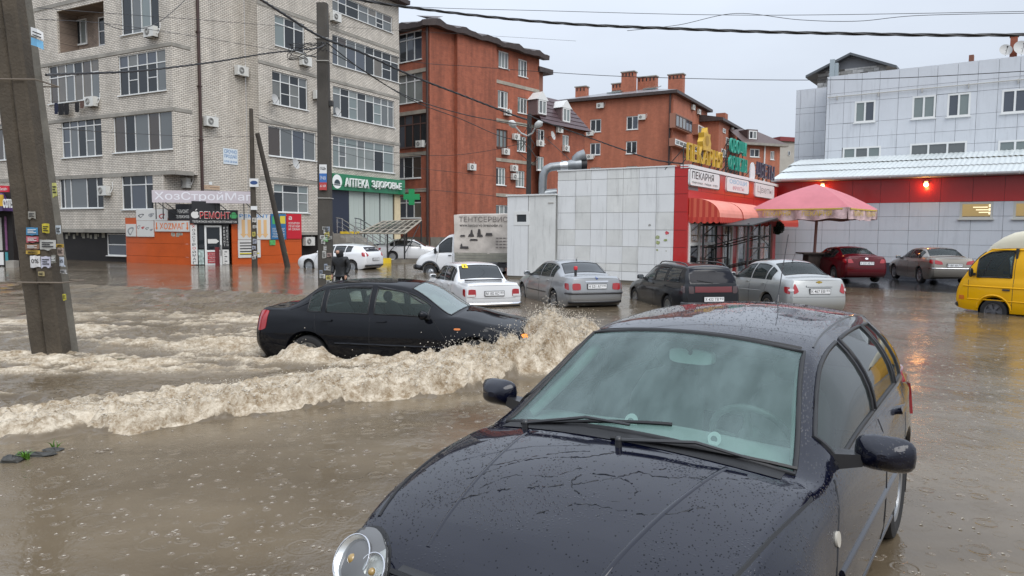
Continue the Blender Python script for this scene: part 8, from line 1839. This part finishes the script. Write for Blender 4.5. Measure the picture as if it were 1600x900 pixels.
 for x, h, w_ in ((.30, .01, .72), (.20, .10, .73), (.02, .22, .73), (-.22, .33, .72), (-.45, .37, .71), (-.85, .385, .71), (-.9, .38, .71), (-.95, .385, .71), (-1.9, .39, .71), (-1.95, .385, .71), (-2.0, .39, .71), (-3.0, .38, .71), (-3.4, .34, .70), (-3.62, .1, .68)):
  z0 = interp(sp['top'], x) - .07; rows.append([(x, y, z0 + (h + .07) * max(0, 1 - (abs(y) / w_) ** 7) ** .5) for y in [w_ * q for q in (-1, -.98, -.93, -.85, -.7, -.5, -.25, 0, .25, .5, .7, .85, .93, .98, 1)]])
 g.grid(rows); g.build('raised_roof', PT_CREAM, c.root, smooth=50, org=(0, 0, 0))

def person():
 p = Vector((xat(533, 24.2), 24.2, 0)); R = thing('person', 'person in black hooded jacket wading beside the thick grey pole', 'person', (p.x, p.y, -.40), radians(160)); R.scale = (1.12, 1.12, 1.02)
 BKJ = mat('black_jacket', (.010, .011, .013), rough=.6, noise=(9, .3), bump=(14, .5, .03)); TR = mat('dark_trousers', (.014, .015, .018), rough=.9, noise=(8, .3)); SK = mat('skin', (.42, .24, .17), rough=.6)
 def skinned(name, verts, edges, radii, m, root=0, sub=2):
  me = bpy.data.meshes.new(name); me.from_pydata(verts, edges, []); o = bpy.data.objects.new(name, me); COL.objects.link(o)
  s = o.modifiers.new('s', 'SKIN'); me.skin_vertices.new() if not me.skin_vertices else None
  for v, r in zip(me.skin_vertices[0].data, radii): v.radius = r if isinstance(r, tuple) else (r, r)
  me.skin_vertices[0].data[root].use_root = True
  o.modifiers.new('u', 'SUBSURF').levels = sub; dg = bpy.context.evaluated_depsgraph_get(); dg.update(); nm = bpy.data.meshes.new_from_object(o.evaluated_get(dg)); bpy.data.objects.remove(o); bpy.data.meshes.remove(me)
  nm.materials.clear(); nm.materials.append(m); nm.polygons.foreach_set('use_smooth', [True] * len(nm.polygons)); b = bpy.data.objects.new(name, nm); COL.objects.link(b); b.parent = R; return b
 # body (x right, y forward, z up from the ground); leaning a little forward, mid stride
 V = [(0, 0, .95), (0, .02, 1.12), (0, .05, 1.32), (0, .07, 1.45), (0, .09, 1.53), (0, .12, 1.62), (0, .13, 1.70), (.10, .0, .90), (.11, .10, .50), (.12, .02, .10), (.12, .14, .04), (-.10, 0, .90), (-.11, -.03, .50), (-.12, -.18, .12), (-.12, -.08, .05)]
 E = [(0, 1), (1, 2), (2, 3), (3, 4), (4, 5), (5, 6), (0, 7), (7, 8), (8, 9), (9, 10), (0, 11), (11, 12), (12, 13), (13, 14)]
 body = skinned('body', V, E, [(.15, .12), (.14, .11), (.16, .12), (.12, .09), .055, .085, .07, .09, .065, .045, .04, .09, .065, .045, .04], TR)
 V = [(0, 0, .86), (0, .0, 1.0), (0, .03, 1.18), (0, .05, 1.36), (0, .07, 1.46), (.2, .05, 1.42), (.27, .0, 1.16), (.24, .10, .93), (-.2, .05, 1.42), (-.27, .0, 1.16), (-.24, .10, .93)]
 E = [(0, 1), (1, 2), (2, 3), (3, 4), (3, 5), (5, 6), (6, 7), (3, 8), (8, 9), (9, 10)]
 skinned('jacket', V, E, [(.20, .16), (.19, .15), (.185, .145), (.19, .14), (.10, .09), .085, .068, .055, .085, .068, .055], BKJ, root=1)
 V = [(0, .04, 1.44), (0, .085, 1.56), (0, .10, 1.66), (0, .11, 1.73)]; skinned('hood', V, [(0, 1), (1, 2), (2, 3)], [(.12, .10), (.115, .125), (.115, .13), .07], BKJ)
 V = [(0, .17, 1.56), (0, .18, 1.63), (0, .19, 1.69)]; skinned('face', V, [(0, 1), (1, 2)], [.05, .07, .05], SK)
 for sg in (1, -1):
  b = Vector((sg * .24, .12, .90)); V = [tuple(b), tuple(b + Vector((0, .02, -.07)))]; Ed = [(0, 1)]; rad = [.03, (.045, .02)]
  for k in range(4): a = b + Vector((0, .02 - .03 + .02 * k, -.07)); V += [tuple(a + Vector((-sg * .004, .004, -.045))), tuple(a + Vector((-sg * .016, .012, -.08 + .008 * abs(k - 1.5))))]; i = len(V) - 2; Ed += [(1, i), (i, i + 1)]; rad += [.0095, .008]
  V += [tuple(b + Vector((-sg * .015, .05, -.05))), tuple(b + Vector((-sg * .02, .065, -.085)))]; i = len(V) - 2; Ed += [(0, i), (i, i + 1)]; rad += [.011, .009]; skinned('hand', V, Ed, rad, SK)
# ------------------------------------------------------------------ flood water
class Noise2:
 def __init__(s, seed): s.t = np.random.RandomState(seed).rand(256, 256)
 def __call__(s, x, y):
  xi, yi = np.floor(x).astype(int), np.floor(y).astype(int); fx, fy = x - xi, y - yi; fx = fx * fx * (3 - 2 * fx); fy = fy * fy * (3 - 2 * fy)
  t = s.t; a = t[xi % 256, yi % 256]; b = t[(xi + 1) % 256, yi % 256]; c = t[xi % 256, (yi + 1) % 256]; d = t[(xi + 1) % 256, (yi + 1) % 256]
  return (a * (1 - fx) + b * fx) * (1 - fy) + (c * (1 - fx) + d * fx) * fy
def fbm(x, y, seed, octv=5, gain=.55, ridge=False):
 n = Noise2(seed); r = np.zeros_like(x); a = 1.; tot = 0.
 for k in range(octv):
  v = n(x * 2 ** k + 17.3 * k, y * 2 ** k - 9.1 * k)
  if ridge: v = 1 - np.abs(2 * v - 1)
  r += a * v; tot += a; a *= gain
 return r / tot
def poly_dist(X, Y, P):
 """distance to a polyline, signed (+ on its left), and the running parameter 0..1"""
 best = np.full(X.shape, 1e9); sg = np.zeros_like(X); par = np.zeros_like(X); n = len(P) - 1
 for i in range(n):
  ax, ay = P[i]; bx, by = P[i + 1]; dx, dy = bx - ax, by - ay; L2 = dx * dx + dy * dy
  t = np.clip(((X - ax) * dx + (Y - ay) * dy) / L2, 0, 1); qx, qy = ax + t * dx, ay + t * dy; d = np.hypot(X - qx, Y - qy); m = d < best - 1e-9
  best[m] = d[m]; sg[m] = (dx * (Y - ay) - dy * (X - ax))[m]; par[m] = ((i + t) / n)[m]
 return best, np.sign(sg), par
sstep = lambda a, b, x: (lambda t: t * t * (3 - 2 * t))(np.clip((x - a) / (b - a), 0, 1))
WAVE = {}
def wave_fields(X, Y):
 near = [(-9.5, 5.9)] + [tuple(G(*q)[:2]) for q in ((-60, 700), (0, 687), (60, 683), (130, 670), (200, 681), (270, 668), (330, 656), (400, 649), (470, 638), (540, 629), (600, 627), (660, 621), (720, 612), (765, 603))]
 near += [(-.05, 9.75), (.55, 10.2), (1.05, 10.75), (1.35, 11.4), (1.5, 12.2)]
 far = [(1.5, 12.2), (1.62, 13.2), (1.55, 14.3), (1.1, 15.4), (.2, 16.5), (-1.2, 18.2), (-4, 20.6), (-9, 23.2), (-17, 26.5), (-30, 28)]
 wob = (fbm(X * 1.3, Y * 1.3, 31, 3) - .5) * .5 + (fbm(X * 4.5, Y * 4.5, 32, 4, .65) - .5) * .34
 dn, sn, pn = poly_dist(X, Y, near); df, sf, pf = poly_dist(X, Y, far)
 loop = near + far; inside = np.zeros(X.shape, bool); j = len(loop) - 1
 for i in range(len(loop)):
  xi, yi = loop[i]; xj, yj = loop[j]; c = ((yi > Y) != (yj > Y)) & (X < (xj - xi) * (Y - yi) / (yj - yi + 1e-12) + xi); inside ^= c; j = i
 sd = np.where(inside, dn, -dn) + wob; sdf = np.where(inside, df, -df) + wob * .8
 # near breaking ridge
 A = .10 + .09 * sstep(.1, .5, pn) + .09 * sstep(.62, .86, pn); W = 1.0 + .75 * sstep(.2, .7, pn); A = A * (1 - .6 * sstep(.86, 1., pn))
 prof = sstep(-.04, .22, sd) * (1 - sstep(.25 * W, 1.6 * W, sd))
 bill = fbm(X * 3.0, Y * 3.4, 5, 5, .58, True); bill2 = fbm(X * 8.5, Y * 9.5, 6, 4, .72, True)
 h = A * prof * (.45 + .85 * bill ** 1.4) + prof * .13 * (bill2 - .5)
 foam = prof * (.58 + .42 * bill) * sstep(.0, .10, sd); foam = np.maximum(foam, np.where(inside, .96 * np.exp(-((sd - .32 * W) / (.55 * W)) ** 2), 0) * (.72 + .35 * bill))
 # mound thrown up by the saloon's nose and its far arm
 m1 = np.exp(-(((X - .52) / .42) ** 2 + ((Y - 11.0) / .60) ** 2) ** 1.3); m2 = np.exp(-(((X - 1.05) / .40) ** 2 + ((Y - 12.3) / .9) ** 2)); m3 = np.exp(-(((X - .15) / .55) ** 2 + ((Y - 10.25) / .38) ** 2))
 h += m1 * (.40 + .14 * (bill - .4)) + m2 * (.05 + .12 * (bill - .4)) + m3 * (.12 + .12 * (bill - .4)) + (m1 + m2 + m3) * .10 * (bill2 - .5)
 foam = np.maximum(foam, np.clip(1.25 * (m1 * .5 + m2 + m3), 0, 1) * (.55 + .5 * bill))
 pf_ = sstep(-.05, .25, sdf) * (1 - sstep(.3, 1.5, sdf)) * np.exp(-((df) / 2.2) ** 2) * inside; fade = 1 - .8 * sstep(.15, .5, pf)
 h += pf_ * fade * (.14 + .18 * (bill - .4)); foam = np.maximum(foam, pf_ * fade * (.5 + .5 * bill))
 h += np.where(inside, 1, 0) * .035 * np.exp(-((sdf - .3) / .5) ** 2)
 # churned wake inside
 ins = sstep(0, .6, sd) * sstep(0, .8, sdf) * inside; st = fbm(X * .6 + .3 * Y, Y * 1.2, 11, 5, .6); st2 = fbm(X * 2.0, Y * 3.2, 12, 5, .64, True); reg = sstep(8, 2, np.abs(Y - 12.3)); lane = np.exp(-((Y - 9.6 - .10 * (X + 3)) / .55) ** 2)
 h += ins * ((st2 - .5) * .19 + (st - .5) * .12) * (1 - .7 * lane)
 lacy = sstep(.46, .78, .55 * st + .5 * st2) * ins * (.25 + .75 * reg) * (1 - .85 * lane); foam = np.maximum(foam, lacy * .60)
 # wash along the saloon's near flank and rear
 cx, cy, a = -.36, 11.27, radians(-12.4); lx = (X - cx) * cos(a) + (Y - cy) * sin(a); ly = -(X - cx) * sin(a) + (Y - cy) * cos(a)
 fl = np.exp(-((ly + 1.12) / .34) ** 2) * sstep(-4.2, -3.0, lx) * (1 - sstep(.4, 1.1, lx)); rw = np.exp(-(((lx + 2.62) / .42) ** 2 + ((ly + 1.0) / .3) ** 2)); tail = np.exp(-((ly) / 1.0) ** 2) * sstep(-9, -4, lx) * (1 - sstep(-3.7, -3.3, lx))
 h += fl * .07 * bill + rw * (.21 + .14 * (bill - .4)) + tail * .06 * (st2 - .3); foam = np.maximum(foam, np.maximum(fl * (.25 + .6 * bill), np.maximum(rw * (.5 + .6 * bill), tail * (.3 + .6 * st2) * .8)))
 body = (np.abs(ly) < .80) & (lx > -3.45) & (lx < .05); h = np.where(body, np.minimum(h, -.02), h)
 # flow piling against the double pole
 px, py = -6.95, 11.2; dp = np.hypot((X - px) / 1.6, (Y - py) / .5); foam = np.maximum(foam, np.exp(-(dp - .35) ** 2 * 8) * .6 * bill); h += np.exp(-dp ** 2 * 2) * .03
 # gentle chop outside
 h += (1 - ins) * ((fbm(X * 1.4, Y * 2.0, 21, 3) - .5) * .012)
 return h, np.clip(foam, 0, 1)

def water():
 def axis(lo, hi, d0, d1, st, growth=1.04):
  v = list(np.arange(d0, d1 + 1e-6, st)); s = st; x = d0
  left = []
  while x > lo: s *= growth; x -= s; left.append(x)
  s = st; x = v[-1]; right = []
  while x < hi: s *= growth; x += s; right.append(x)
  return np.array(left[::-1] + v + right)
 xs = axis(-260, 260, -7.2, 2.3, .026); ys = axis(-30, 300, 6.5, 12.8, .026, 1.03)
 X, Y = np.meshgrid(xs, ys, indexing='ij'); H, Fm = wave_fields(X, Y)
 edge = np.minimum(np.minimum(sstep(-30, -14, X), 1 - sstep(2.4, 6, X)), np.minimum(sstep(3, 5.9, Y), 1 - sstep(24, 34, Y))); H *= edge; Fm *= edge
 nx, ny = X.shape; co = np.stack([X.ravel(), Y.ravel(), H.ravel()], 1).astype(np.float32)
 i, j = np.meshgrid(np.arange(nx - 1), np.arange(ny - 1), indexing='ij'); a = (i * ny + j).ravel(); F = np.stack([a, a + ny, a + ny + 1, a + 1], 1).astype(np.int32)
 me = bpy.data.meshes.new('flood_water'); me.vertices.add(len(co)); me.vertices.foreach_set('co', co.ravel()); me.loops.add(F.size); me.loops.foreach_set('vertex_index', F.ravel()); me.polygons.add(len(F)); me.polygons.foreach_set('loop_start', np.arange(len(F), dtype=np.int32) * 4); me.polygons.foreach_set('loop_total', np.full(len(F), 4, np.int32)); me.polygons.foreach_set('use_smooth', np.ones(len(F), bool)); me.update(calc_edges=True)
 at = me.attributes.new('foam', 'FLOAT', 'POINT'); at.data.foreach_set('value', Fm.ravel().astype(np.float32))
 m = bpy.data.materials.new('muddy_water'); m.use_nodes = True; nt = m.node_tree; b = nt.nodes['Principled BSDF']; N = nt.nodes.new; L = nt.links.new
 geo = N('ShaderNodeTexCoord'); fa = N('ShaderNodeAttribute'); fa.attribute_name = 'foam'
 def noise(scale, detail, vec=None, rough=.6, dist=0.):
  n = N('ShaderNodeTexNoise'); n.inputs['Scale'].default_value = scale; n.inputs['Detail'].default_value = detail; n.inputs['Roughness'].default_value = rough; n.inputs['Distortion'].default_value = dist; L(vec or geo.outputs['Object'], n.inputs['Vector']); return n.outputs['Fac']
 def math(op, a, b_=None, c=None):
  n = N('ShaderNodeMath'); n.operation = op
  for k, v in enumerate((a, b_, c)):
   if v is None: continue
   if isinstance(v, (int, float)): n.inputs[k].default_value = v
   else: L(v, n.inputs[k])
  return n.outputs[0]
 def rng(v, a, b_, c=0., d=1.):
  n = N('ShaderNodeMapRange'); n.inputs[1].default_value = a; n.inputs[2].default_value = b_; n.inputs[3].default_value = c; n.inputs[4].default_value = d; L(v, n.inputs[0]); return n.outputs[0]
 fine = noise(24, 9, rough=.78, dist=.8);
 thr = math('SUBTRACT', math('ADD', fa.outputs['Fac'], math('MULTIPLY', fine, .62)), .62); fm = rng(thr, -.06, .20)
 tone = noise(5, 6, rough=.7)
 cr = N('ShaderNodeMix'); cr.data_type = 'RGBA'; cr.inputs[6].default_value = (.225, .165, .10, 1); cr.inputs[7].default_value = (.60, .53, .425, 1); L(rng(math('ADD', math('MULTIPLY', tone, .5), math('MULTIPLY', fine, .5)), .42, .585), cr.inputs[0])
 mp = N('ShaderNodeMapping'); mp.inputs['Scale'].default_value = (.25, .5, 1); L(geo.outputs['Object'], mp.inputs[0]); silt = noise(1.1, 4, mp.outputs[0])
 wc = N('ShaderNodeMix'); wc.data_type = 'RGBA'; wc.inputs[6].default_value = (.095, .072, .046, 1); wc.inputs[7].default_value = (.165, .130, .088, 1); L(rng(silt, .35, .65), wc.inputs[0])
 ag = N('ShaderNodeMix'); ag.data_type = 'RGBA'; ag.inputs[7].default_value = (.235, .19, .13, 1); L(wc.outputs[2], ag.inputs[6]); L(rng(fa.outputs['Fac'], .12, .6), ag.inputs[0])
 cm = N('ShaderNodeMix'); cm.data_type = 'RGBA'; L(fm, cm.inputs[0]); L(ag.outputs[2], cm.inputs[6]); L(cr.outputs[2], cm.inputs[7]); L(cm.outputs[2], b.inputs['Base Color'])
 L(rng(fm, 0, 1, .06, .75), b.inputs['Roughness']); b.inputs['IOR'].default_value = 1.33; L(rng(fm, 0, 1, .5, .2), b.inputs['Specular IOR Level'])
 # rain rings: each voronoi cell one ring of its own age
 def rings(scale, freq):
  v = N('ShaderNodeTexVoronoi'); v.voronoi_dimensions = '2D'; v.inputs['Scale'].default_value = scale; L(geo.outputs['Object'], v.inputs['Vector'])
  sx = N('ShaderNodeSeparateColor'); L(v.outputs['Color'], sx.inputs[0]); rad = math('MULTIPLY', sx.outputs[0], .42)
  d = math('SUBTRACT', v.outputs['Distance'], rad); env = math('POWER', 2.718, math('MULTIPLY', math('MULTIPLY', d, d), -260)); alive = math('GREATER_THAN', sx.outputs[1], .35)
  return math('MULTIPLY', math('MULTIPLY', math('SINE', math('MULTIPLY', d, freq)), env), math('MULTIPLY', alive, math('SUBTRACT', 1.05, sx.outputs[0])))
 rr = math('ADD', rings(3.2, 42), math('MULTIPLY', rings(7.3, 36), .5))
 mp2 = N('ShaderNodeMapping'); mp2.inputs['Scale'].default_value = (1, .55, 1); L(geo.outputs['Object'], mp2.inputs[0])
 rip = math('ADD', math('MULTIPLY', noise(3.4, 5, mp2.outputs[0], .55), 1.0), math('MULTIPLY', noise(26, 3, geo.outputs['Object'], .6), .20))
 patch = rng(noise(.35, 3), .42, .62, .35, 1.25)
 hgt = math('ADD', math('MULTIPLY', rr, .006), math('MULTIPLY', math('MULTIPLY', rip, patch), .032)); hgt = math('ADD', hgt, math('MULTIPLY', math('MULTIPLY', fine, fa.outputs['Fac']), .05))
 bp = N('ShaderNodeBump'); bp.inputs['Strength'].default_value = .55; bp.inputs['Distance'].default_value = 1.0; L(hgt, bp.inputs['Height']); L(bp.outputs[0], b.inputs['Normal'])
 me.materials.append(m); o = bpy.data.objects.new('flood_water', me); COL.objects.link(o); tag(o, kind='structure')
 # spray thrown off the crest, and clots of foam along it
 rnd = np.random.RandomState(8); sel = np.where((Fm.ravel() > .72) & (co[:, 0] < 2) & (co[:, 0] > -9) & (co[:, 1] < 15))[0]
 FO = mat('foam_drop', (.50, .455, .385), rough=.5)
 g = MB(); top = co[sel, 2]; pr = (np.maximum(top, .01)) ** 1.5; pr /= pr.sum()
 def blob(p, r, sq=1.):
  n = len(g.v); j = lambda: 1 + rnd.uniform(-.35, .35)
  g.v += [(p[0] + r * j(), p[1], p[2]), (p[0] - r * j(), p[1], p[2]), (p[0], p[1] + r * j(), p[2]), (p[0], p[1] - r * j(), p[2]), (p[0], p[1], p[2] + r * sq * j()), (p[0], p[1], p[2] - r * sq)]
  for f in ((0, 2, 4), (2, 1, 4), (1, 3, 4), (3, 0, 4), (2, 0, 5), (1, 2, 5), (3, 1, 5), (0, 3, 5)): g.f.append(tuple(n + q for q in f)); g.mi.append(0); g.uv.append(None)
 for q in rnd.choice(sel, 5200, p=pr):
  p = co[q]; up = abs(rnd.normal(0, .045)) * (1 + 1.0 * (p[2] > .25)); blob((p[0] + rnd.normal(0, .03), p[1] + rnd.normal(0, .05), p[2] + up), rnd.uniform(.003, .010))
 tag(g.build('spray_drops', FO, None, smooth=80), kind='stuff')
 g = MB()
 for q in rnd.choice(sel, 2600, p=pr):
  p = co[q]; blob((p[0], p[1], p[2] + rnd.uniform(-.004, .006)), rnd.uniform(.006, .017), .7)
 tag(g.build('foam_clots', FO, None, smooth=180), kind='stuff')
 # rain drops striking: small crowns with a bead
 r2 = MB(); g = MB(); RD = mat('rain_splash', (.44, .40, .34), rough=.3)
 for k in range(3000):
  u = rnd.rand(); yy = 3.0 + 9 * u ** 1.5 if k % 3 else 8 + 22 * rnd.rand(); xx = rnd.uniform(-.75, .8) * yy; z = 0
  if wave_hit(xx, yy): continue
  s = rnd.uniform(.005, .013); n = 7
  s *= .75; r0 = [(xx + s * cos(2 * pi * i / n), yy + s * sin(2 * pi * i / n), .001) for i in range(n)]; r1 = [(xx + s * 1.25 * cos(2 * pi * i / n), yy + s * 1.25 * sin(2 * pi * i / n), s * rnd.uniform(.35, .9)) for i in range(n)]; g.grid([r0, r1], closed_v=True)
  if k % 3 == 0: blob((xx, yy, s * 1.1 + rnd.uniform(0, .03)), s * .35)
  R0 = s * rnd.uniform(1.5, 4.5); r2.grid([[(xx + R0 * q * cos(a), yy + R0 * q * sin(a), zz) for a in np.linspace(0, 2 * pi, 12, endpoint=False)] for q, zz in ((1.15, -.001), (1, .0022), (.8, -.0008), (.55, .0014), (.3, -.001))], closed_v=True, flip=True)
 tag(g.build('rain_splashes', RD, None, smooth=80), kind='stuff'); tag(r2.build('rain_rings', mat('ring_water', (.165, .13, .092), rough=.06, spec=.4), None, smooth=180), kind='stuff')
def wave_hit(x, y):
 return (y < 12.5 and y > 7.0 + (x + 9) * .28 and x < 2) or (12.5 <= y < 23 and x < 2)

def ground():
 g = MB(); g.quad((-700, -60, -.45), (700, -60, -.45), (700, 900, -.45), (-700, 900, -.45)); tag(g.build('ground', mat('silt_ground', (.10, .085, .065), rough=.9), None), kind='structure')
 # wet forecourt before the store, rising gently out of the flood
 A = [G(1318, 452), G(1420, 458), G(1500, 466), G(1605, 474), G(1800, 485)]; far = [(13.0, 40.5), (40, 24)]
 AS = mat('wet_asphalt', (.035, .034, .034), rough=.10, noise=(3, .4), bump=(26, .25, .01)); g = MB(); rows = [[(p.x, p.y, -.03) for p in A]]; n = len(A)
 fr = [(13.6 + (40 - 13.6) * i / (n - 1), 39.5 + (20.0 - 39.5) * i / (n - 1), .02) for i in range(n)]
 rows.append([tuple(Vector(rows[0][i]).lerp(Vector(fr[i]), .12) + Vector((0, 0, .032))) for i in range(n)]); rows.append(fr); g.grid(rows); tag(g.build('forecourt', AS, None), kind='structure')
 # raised pavement before the pharmacy and the brick blocks, with its kerb
 q0 = G(596, 409.5); q1 = G(770, 404); g = MB(); g.hexa([(q0.x, q0.y, -.4), (q1.x + 3, q1.y, -.4), (q1.x + 30, 62, -.4), (-9.5, 62, -.4), (q0.x, q0.y, .12), (q1.x + 3, q1.y, .12), (q1.x + 30, 62, .12), (-9.5, 62, .12)]); tag(g.build('pavement', mat('wet_pavement', (.10, .10, .10), rough=.3, noise=(1.2, .3)), None), kind='structure')
 k0 = G(590, 411); k1 = G(612, 411); g = MB(); g.box(k0.x, k1.x, k0.y - .25, k0.y + .05, -.3, .30); tag(g.build('kerb_block', mat('kerb_yellow', (.66, .46, .015), rough=.55, noise=(3, .15)), None, org=(k0.x, k0.y, 0)), 'yellow painted concrete block at the corner of the pavement', 'kerb')
 g = MB(); k2 = G(612, 411); k3 = G(765, 406); g.hexa([(k2.x + .02, k2.y - .1, -.3), (k3.x, k3.y - .1, -.3), (k3.x, k3.y + .2, -.3), (k2.x + .02, k2.y + .2, -.3), (k2.x + .02, k2.y - .1, .2), (k3.x, k3.y - .1, .2), (k3.x, k3.y + .2, .2), (k2.x + .02, k2.y + .2, .2)]); tag(g.build('kerb', M_CONCD, None), kind='structure')
 # half drowned kerb stones with grass tufts in the foreground
 rnd = random.Random(6)
 def tuft(px, py, n, hgt, label, spread=.12, dark=1.):
  p = G(px, py); g = MB(); GM = mat('grass_green_%.1f' % dark, (.07 * dark, .17 * dark, .012), rough=.5)
  for k in range(n):
   a = rnd.uniform(0, 2 * pi); r = rnd.uniform(0, spread); b = Vector((p.x + r * cos(a), p.y + r * .5 * sin(a), -.01)); d = Vector((rnd.uniform(-1, 1), rnd.uniform(-1, 1), 1.6)).normalized() * hgt * rnd.uniform(.5, 1.2); w_ = Vector((rnd.uniform(-1, 1), rnd.uniform(-1, 1), 0)).normalized() * .008; m_ = b + d * .55; t = b + d + Vector((d.x, d.y, -d.z * .3)) * .5
   g.quad(b - w_, b + w_, m_ + w_ * .8, m_ - w_ * .8); g.tri(m_ - w_ * .8, m_ + w_ * .8, t)
  return tag(g.build('grass_tuft', GM, None, org=(p.x, p.y, 0)), label, 'grass tuft')
 SM = mat('drowned_stone', (.035, .034, .03), rough=.55, noise=(6, .4), bump=(18, .6, .02))
 for k, (px, py, sx, sy, sz, lb) in enumerate(((20, 720, .09, .07, .05, 'dark broken kerb stone at the left end of the drowned kerb'), (56, 711, .17, .06, .028, 'low kerb stone breaking the surface right of the bright grass tuft'), (84, 703, .09, .05, .018, 'last low kerb stone, farthest right beside the small green sprig'))):
  p = G(px, py); g = MB(); rows = []
  for i in range(7):
   th = pi * i / 6; rows.append([(p.x + sx * (sin(th) ** .3) * (abs(cos(q)) ** .5) * (1 if cos(q) > 0 else -1) * rnd.uniform(.75, 1.15), p.y + sy * (sin(th) ** .3) * (abs(sin(q)) ** .5) * (1 if sin(q) > 0 else -1) * rnd.uniform(.75, 1.15), sz * cos(th) * rnd.uniform(.4, 1.15)) for q in np.linspace(0, 2 * pi, 14, endpoint=False)])
  g.grid(rows, closed_v=True, flip=True); tag(g.build('kerb_stone', SM, None, smooth=50, org=(p.x, p.y, 0)), lb, 'stone')
 tuft(37, 717, 46, .10, 'bright green grass tuft on the drowned kerb at the lower left', .07); tuft(86, 700, 9, .10, 'small green sprig at the right end of the drowned kerb', .03, .8)
 tuft(60, 568, 26, .09, 'dark grass poking from the water left of the double pole foot', .3, .4); tuft(140, 567, 20, .08, 'dark grass poking from the water just right of the double pole foot', .3, .4); tuft(188, 565, 14, .09, 'small floating weed clump right of the double pole', .1, .5)

# ------------------------------------------------------------------ assemble
ground(); water()
R_, PL_, PA_, PB_ = grey_block(); pharmacy(R_, PB_); red_block_a(); red_block_b()
bakery(); store(); parasol(); orange_kiosk(); purple_kiosk(); poles()
all_cars(); truck_and_van(); person(); wires()
